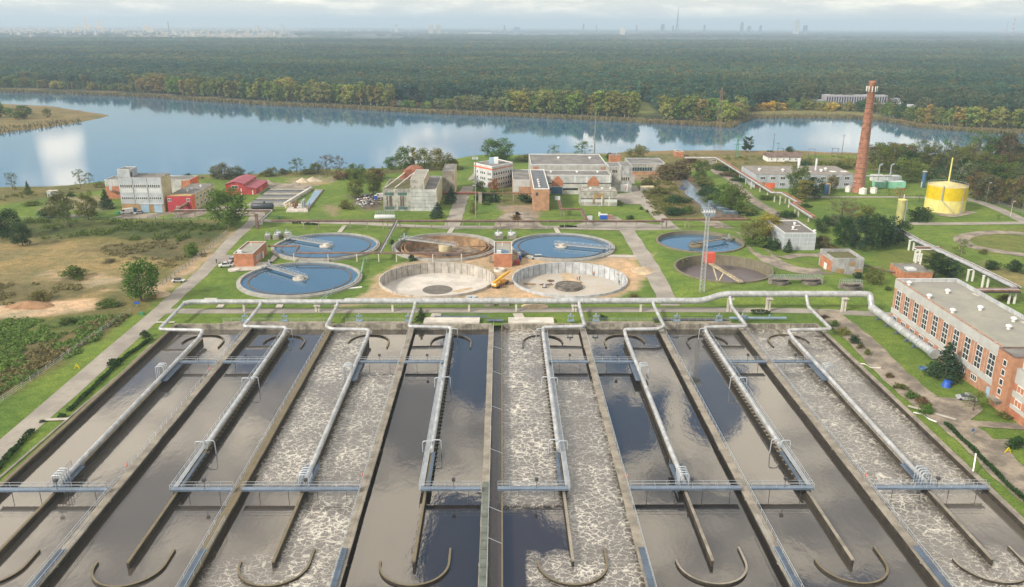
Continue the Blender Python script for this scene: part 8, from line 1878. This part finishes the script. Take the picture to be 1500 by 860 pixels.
x, y = G(762, 381.5); tag(MB().cyl((x, y), .5, 0, 2., 12).build('water_barrel', M_BLUEP), 'blue barrel between the red crate and the black car', 'barrel'); x, y = G(760, 378); tag(MB().cyl((x, y), .6, 0, 2.2, 12).build('water_barrel', M_WHITE), 'white barrel behind the blue one by the pump house', 'barrel')
boxy(172.5, 314.5, 2., 1.2, 1.4, M_GREEN, 'green rubbish container left of the white van', 'rubbish_container', 'container'); boxy(207, 461.5, 1.3, .8, .8, M_GREEN, 'small green box on the lawn at the road junction', 'green_box', 'box'); boxy(408.5, 320, 1.2, .8, .9, M_GREEN, 'small green box on the lawn below the troughs', 'green_box', 'box')
boxy(76, 289, 4.5, 3., 3.2, M_PANEL, 'lonely little grey shed on the left meadow', 'grey_shed', 'shed', M_CONCL); boxy(948.5, 280.5, 7., 4., 2.4, M_YARD, 'small concrete hut beside the reedy plot', 'concrete_hut', 'hut', M_CREAM); boxy(1393, 568, .1, .1, .1, M_BLUEP, 'x', 'x', 'x') if False else None
x, y = G(1386, 566); mb = MB(); mb.cyl((x, y), 1.2, 0, 1.5, 9, 0, .75); mb.bar((x - .2, y, 1.2), (x + 1.4, y + .6, .8), 1., .8); tag(mb.build('blue_tarpaulin', M_BLUEP), 'crumpled bright blue tarpaulin bundle on the office lawn', 'tarpaulin'); x, y = G(1351.5, 541); mb = MB(); mb.lathe((x, y), [(.9, 0), (1.05, .6), (.9, .6), (.8, .15), (.01, .15)], 14); tag(mb.build('blue_tub', M_DARKB), 'small dark blue tub on the lawn left of the big fir', 'tub')
x, y = G(224.5, 437); tag(MB().box(x - 2, x + 1, y, y + 1.5, 0, 1.).build('timber_stack', M_OCHRE), 'stack of orange brown boards by the sandy track', 'timber'); x, y = G(262, 413); T = thing('trailer', 'small flat trailer loaded with blue pipes beside the sandy track', 'trailer', (x, y, 0)); MB().box(x - 2.2, x + 2, y - .9, y + .9, .5, .75).build('bed', M_PANELW, T); MB().box(x - 1.4, x + .6, y - .6, y + .6, .75, 1.4).build('load', M_DARKST, T)
for s_ in (-1.2, 1.2): MB().tube([(x + s_, y - 1, .35), (x + s_, y - .8, .35)], .35, 10).build('wheel', M_TYRE, T)
# white horizontal tank with rail
x0, y0 = G(549, 322.5); x1, _ = G(579, 322.5); T = thing('gas_tank', 'white horizontal tank with a railing on top in front of the abandoned block', 'tank', ((x0 + x1) / 2, y0, 0)); MB().tube([(x0, y0, 1.5), (x0 + .3, y0, 1.5), (x1 - .3, y0, 1.5), (x1, y0, 1.5)], [.8, 1.1, 1.1, .8], 14).build('shell', M_PANELW, T); mb = MB(); railing(mb, (x0 + .5, y0 - .8, 2.6), (x1 - .5, y0 - .8, 2.6), 1.6, 1., .05); railing(mb, (x0 + .5, y0 + .8, 2.6), (x1 - .5, y0 + .8, 2.6), 1.6, 1., .05); mb.build('railing', M_STEEL, T)
for s_ in (.2, .8): xx = x0 + (x1 - x0) * s_; MB().box(xx - .3, xx + .3, y0 - .8, y0 + .8, 0, .7).build('saddle', M_CONC, T)
# green wire railings near the front left tank
def greenrail(pts, lab, h=1.6):
    mb = MB()
    for p, q in zip(pts[:-1], pts[1:]): railing(mb, (*G(*p), 0), (*G(*q), 0), h, 2., .08)
    tag(mb.build('green_railing', mat('pale_green_steel', (.28, .42, .36), .6)), lab, 'railing')
greenrail([(541, 381), (533, 385), (529, 404), (520, 417)], 'pale green railing curving round the right side of the front left tank'); greenrail([(469, 446), (482, 436), (488, 430)], 'short pale green railing with steps on the lawn before the front left tank')
x, y = G(509, 424); tag(MB().bar((x - 4.5, y - 1.2, .15), (x + 4.5, y + 2.2, .15), .8, .25).build('white_plank', M_WHITE), 'long white plank lying on the lawn below the front left tank', 'plank')
def sign(px, py, w_, h_, z, m_, lab):
    x, y = G(px, py); T = thing('site_sign', lab, 'sign', (x, y, 0)); MB().box(x - w_ / 2, x + w_ / 2, y - .05, y, z, z + h_).build('board', m_, T); MB().bar((x, y + .05, 0), (x, y + .05, z + h_), .1).build('post', M_STEEL, T)
sign(589, 445, 1.7, 1.1, .7, M_WHITE, 'white notice board behind the header pipe below the left empty tank'); sign(201, 449, 1.5, .8, .8, M_BLUEP, 'small blue road sign at the left junction')
sign(1424, 637, .6, .7, .8, M_DARKB, 'small blue sign on the lower right lawn')
for px, py, lab in ((113, 540, 'yellow wire stand on the lawn left of the road'), (1476, 664, 'yellow wire stand on the lower right lawn')):
    x, y = G(px, py); mb = MB(); mb.bar((x - .7, y, 0), (x, y, 1.3), .16); mb.bar((x + .7, y, 0), (x, y, 1.3), .16); mb.bar((x - .4, y, .6), (x + .4, y, .6), .12); tag(mb.build('yellow_stand', M_YEL), lab, 'stand')
x0, y0 = G(1262, 534); mb = MB(); P_ = [(*G(a, b, .4), .35) for a, b in ((1255, 532), (1266, 533), (1276, 538), (1290, 539))]; mb.tube(P_, .16, 6); tag(mb.build('white_hose', M_WHITE), 'white hose lying over the right grass strip', 'hose'); P_ = [(*G(a, b, .4), .35) for a, b in ((1338, 604), (1350, 606), (1362, 614), (1372, 618))]; mb = MB(); mb.tube(P_, .18, 6); tag(mb.build('white_hose', M_WHITE), 'second white hose farther down the right basin wall', 'hose')
x, y = G(1424, 697); tag(MB().bar((x, y, 1), (x + 1.5, y + 2.5, 3.5), .25).build('barrier_arm', M_WHITE), 'tilted white barrier arm at the right end of the near footbridge', 'barrier')
# fences
def fence(pts, lab, h=1.5, step=3., postm=None, rails=3, post=.28, railm=None):
    P_ = [Vector((*G(*p), 0)) for p in pts]; T = thing('wire_fence', lab, 'fence', tuple(P_[0])); i = 0
    for p, q in zip(P_[:-1], P_[1:]):
        n = max(1, int((q - p).length / step))
        for k in range(n):
            if i < 98: a = p.lerp(q, k / n); zz = float(gh(np.array([a.x]), np.array([a.y]))[0]); MB().box(a.x - post / 2, a.x + post / 2, a.y - post / 2, a.y + post / 2, zz - .3, zz + h).build('post', postm or M_CONCL, T); i += 1
    mb = MB()
    for p, q in zip(P_[:-1], P_[1:]):
        for r_ in range(rails): mb.bar(p + Vector((0, 0, h * (r_ + .7) / rails)), q + Vector((0, 0, h * (r_ + .7) / rails)), .05)
    mb.build('wire', railm or M_STEEL, T)
fence([(-40, 618), (20, 577), (80, 535), (140, 493), (176, 468), (192, 458)], 'wire fence on white posts between the scrub and the left lawn', 1.5, 3.2, M_CONC, 3, .2)
fence([(238, 417), (262, 400), (300, 370), (335, 340)], 'wire fence on grey posts along the sandy track', 1.6, 3.4, M_CONC); fence([(-20, 321), (100, 321), (240, 322), (330, 323)], 'low fence along the top of the dry field', 1.3, 3.6, M_DARKST, 2, .14)
fence([(1418, 286), (1450, 296), (1500, 314)], 'dark mesh fence at the foot of the right hand wood', 1.8, 3., M_CONCD, 5, .15); fence([(470, 449), (560, 449), (640, 448), (720, 448)], 'thin wire fence behind the header pipe below the empty tanks', 1.3, 5., M_STEEL, 2, .08)
fence([(735, 302), (737, 268), (752, 268), (781, 270)], 'thin fence posts round the overgrown plot left of the brick wing', 2., 4., M_CONC, 1, .14)

# ------------------------------------------------------------------ far side buildings and the skyline
x0, y0 = G(600.5, 151); x1, _ = G(618, 151); T = thing('red_roofed_house', 'house with a red roof among the bushes across the lake', 'house', (x0, y0, 0)); MB().box(x0, x1, y0, y0 + 9, 0, 3.6).build('wall', M_OCHRE, T); mb = MB(); mb.add([(x0 - .8, y0 - 1, 3.4), (x1 + .8, y0 - 1, 3.4), (x1 + .8, y0 + 5, 8.2), (x0 - .8, y0 + 5, 8.2), (x0 - .8, y0 + 10, 3.4), (x1 + .8, y0 + 10, 3.4)], [(0, 1, 2, 3), (3, 2, 5, 4), (0, 3, 4), (1, 5, 2)]); mb.build('roof', mat('brick_red_roof', (.40, .12, .08), .8), T)
x0, y0 = G(1209, 152.5); x1, _ = G(1288, 150.5); T = thing('long_white_building', 'long white two storey building at the forest edge behind the chimney', 'building', (x0, y0, 0)); block(T, rect(x0, x1, y0, y0 + 14), 0, 9.5, mat('lilac_white_wall', (.32, .31, .35), .85, var=.05), M_PANELW, .4, .4)
for k in range(24): facebox(MB(), (x0, y0), (x1, y0), .015 + k * .041, .033 + k * .041, 1.2, 8., 0, .15).build('window_bay', M_GLASS, T)
x0, y0 = G(1209, 154); x2, _ = G(1188, 154); T = thing('low_annex', 'low pale annex left of the long white building across the lake', 'building', (x2, y0, 0)); block(T, rect(x2, x0 - .5, y0, y0 + 12), 0, 5, M_PANEL, M_PANELW, .3, .3)
for k, (px, py, w_, h_, m_, lab) in enumerate(((1300, 152, 8, 5, M_RUSTR, 'low rusty roofed shed right of the long white building'), (1311, 152, 9, 6, M_PANELW, 'pale shed at the right of the long white building'), (1366, 148, 10, 5, M_PANELW, 'small pale hut in the trees right of the chimney top'), (1327, 156, 9, 5, M_WHITE, 'white hut among the trees farther right'), (54, 121, 22, 6, M_PANEL, 'pale low hut across the lake at far left'), (1336, 167, 4, 9, M_CREAM, 'slim cream tower house on the right far shore'), (59, 92, 9, 14, M_CREAM, 'small pale tower in the forest at far left'))):
    x0, y0 = G(px, py); T = thing('far_hut', lab, 'building', (x0, y0, 0)); MB().box(x0 - w_ / 2, x0 + w_ / 2, y0, y0 + 8, 0, h_ * .75).build('wall', m_, T); MB().box(x0 - w_ / 2 - .5, x0 + w_ / 2 + .5, y0 - .5, y0 + 8.5, h_ * .75, h_).build('roof', M_PANEL if m_ is not M_RUSTR else M_RUSTR, T)
M_CITY = mat('city_grey', (.16, .20, .26), .9, var=.1, sc=.01); M_CITYW = mat('city_white', (.48, .45, .40), .9, var=.1, sc=.01); M_CITYC = mat('city_cream', (.46, .36, .24), .9, var=.15, sc=.01); M_CRANEY = mat('port_crane_paint', (.72, .50, .25), .7)
def far_box(px, pyb, pyt, wpx, m_, lab, name='tower_block', cat='building', group=None, cap=False):
    pyb += 4; x, y = G(px, pyb); h = hpx(px, pyb, pyb - pyt)[2]; w_ = wpx * y / F; T = thing(name, lab, cat, (x, y, 0), group)
    MB().box(x - w_ / 2, x + w_ / 2, y, y + w_, 0, h * .93).build('wall', m_, T); MB().box(x - w_ * .36, x + w_ * .36, y + w_ * .1, y + w_ * .9, h * .93, h).build('roof_storey', m_, T)
for a in ((854.5, 46, 34.5, 2.2, M_CITY, 'slim dark tower at the centre right of the skyline'), (970.5, 48, 35, 5., M_CITY, 'broad dark tower left of the television tower'), (985.5, 48, 37, 1.8, M_CITY, 'thin dark tower just left of the television tower'), (932, 47, 36, 1.6, M_CITY, 'thin spire building right of the centre of the skyline'),
          (873.5, 46, 36, 1., M_CITY, 'very thin spire right of the slim dark tower'), (1086, 49, 32.5, 3.6, M_CITY, 'sloping topped tower on the right part of the skyline'), (1097, 49, 38, 4., M_CITY, 'low tower right of the sloping topped one'), (1113.5, 49, 37, 3., M_CITY, 'square tower left of the tallest right tower'), (1166.5, 49, 29, 6.6, M_PANEL, 'tallest pale glass tower at the right of the skyline'), (1179.5, 49, 37, 4.6, M_CITY, 'short tower right of the tallest glass tower'),
          (1031.5, 48, 36.5, 2.4, M_CITY, 'small tower between the television tower and the right group'), (580.5, 44, 35, 3., M_CITYW, 'small white tower left of the centre of the skyline'), (631, 45, 36.5, 5.6, M_CITYC, 'left of the twin cream blocks on the skyline'), (642, 45, 36.5, 5.6, M_CITYC, 'right of the twin cream blocks on the skyline'), (739, 45, 37, 2.6, M_CITY, 'small dark tower in the middle of the skyline'), (757, 47, 39.5, 9, M_CITY, 'broad dark block in the middle of the skyline'),
          (412, 41, 35, 5, M_CITYW, 'pale block right of the port on the skyline'), (376, 42, 37, 5, M_CITYC, 'cream block right of the port on the skyline'), (248, 48, 31, 1., M_CITY, 'thin dark stack in the sunlit suburb'), (912, 50, 40, 6, M_CITYW, 'pale square building right of the centre of the skyline')): far_box(*a)
x, y = G(991.5, 52); h = hpx(991.5, 52, 52 - 10)[2]; T = thing('television_tower', 'very tall tapering television tower on the skyline', 'tower', (x, y, 0))
for s_ in (-1, 0, 1): MB().bar((x + s_ * 24, y + (20 if s_ == 0 else 0), 0), (x, y + 8, h * .5), 5).build('leg', M_CITY, T)
MB().tube([(x, y + 8, h * .40), (x, y + 8, h * .66), (x, y + 8, h)], [7, 6, 1.6], 8).build('shaft', M_CITY, T); MB().cyl((x, y + 8), 10, h * .54, h * .58, 10).build('deck', M_CITY, T)
for k, (px, pt, rw) in enumerate(((1482, 27, 2.4), (1498.5, 33, 2.2), (1473, 32, 1.))):
    x, y = G(px, 53); h = hpx(px, 53, 53 - pt)[2]; r = rw * y / F / 2; T = thing('smoke_stack', ['striped red and white power station stack at the right end of the skyline', 'second striped stack cut by the right edge of the skyline', 'thin stack left of the striped ones on the skyline'][k], 'chimney', (x, y, 0))
    for q in range(8): MB().lathe((x, y), [(r * (1 - q * .05), h * q / 8), (r * (1 - (q + 1) * .05), h * (q + 1) / 8)], 10).build('band', M_RED if q % 2 else M_CITYW, T)
for k, (px, pt, wd) in enumerate(((113, 33, 10), (128, 25, 12), (147, 27, 13), (213, 33, 9), (220.5, 33, 9))):
    x, y = G(px, 49.5); h = hpx(px, 49.5, 49.5 - pt)[2]; w_ = wd * y / F; T = thing('port_crane', ['leftmost', 'second and tallest', 'third and widest', 'left of the two farther', 'right of the two farther'][k] + ' sunlit yellow port crane on the left skyline', 'crane', (x, y, 0), 'port cranes on the skyline'); t_ = w_ * .07
    for s_ in (-.3, .3): MB().bar((x + s_ * w_, y, 0), (x + s_ * w_ * .6, y, h * .55), t_).build('leg', M_CRANEY, T)
    MB().bar((x - w_ * .45, y, h * .42), (x + w_ * .5, y, h * .42), t_ * 1.4).build('gantry_beam', M_CRANEY, T); MB().bar((x - w_ * .02, y, h * .4), (x - w_ * .06, y, h), t_ * 1.2).build('boom', M_CRANEY, T); MB().bar((x - w_ * .06, y, h * .85), (x + w_ * .35, y, h * .5), t_ * .6).build('stay', M_CRANEY, T)
for k, (px, py, w_) in enumerate(((378, 50.5, 26), (703, 49, 32), (860, 62.5, 10), (910, 53, 18), (300, 48, 14), (1255, 46.5, 40), (1345, 47, 30))):
    x, y = G(px, py); ww = w_ * y / F; T = thing('warehouse', ['long white warehouse right of the port', 'long white warehouse at the middle of the skyline', 'lone white roof in the pale field band', 'white sheds right of the middle on the skyline', 'white hall in the sunlit suburb', 'faint long roof right of the tallest tower', 'faint long roof near the striped stacks'][k], 'warehouse', (x, y, 0)); MB().box(x - ww / 2, x + ww / 2, y, y + 60, 0, 12).build('wall', M_CITYW, T); MB().box(x - ww / 2 - 2, x + ww / 2 + 2, y - 2, y + 62, 12, 14).build('roof', M_CITY, T)
# the mass of small far houses
mb = MB(); rs_ = random.Random(8)
for k in range(2600):
    u = rs_.random()
    if u < .6: px, py = rs_.uniform(-10, 440), rs_.gauss(46, 3.6)
    else: px, py = rs_.uniform(400, 1510), rs_.gauss(44.8, 1.2) + 1.8 * (rs_.random() < .2)
    py = max(40.5 if px > 500 else 37.8, min(54, py)); x, y = G(px, py); s = rs_.uniform(.8, 3.2) * y / F; h = rs_.uniform(6, 30) if py > 42 else rs_.uniform(15, 42)
    mb.box(x - s / 2, x + s / 2, y, y + s, 0, h, rs_.choice([0, 1, 1, 2, 2, 2] if px < 440 else [0, 0, 0, 1, 2]))
tag(mb.build('distant_town', [M_CITY, M_CITYW, M_CITYC]), 'mass of small far houses of the town along the horizon', 'town', kind='stuff')
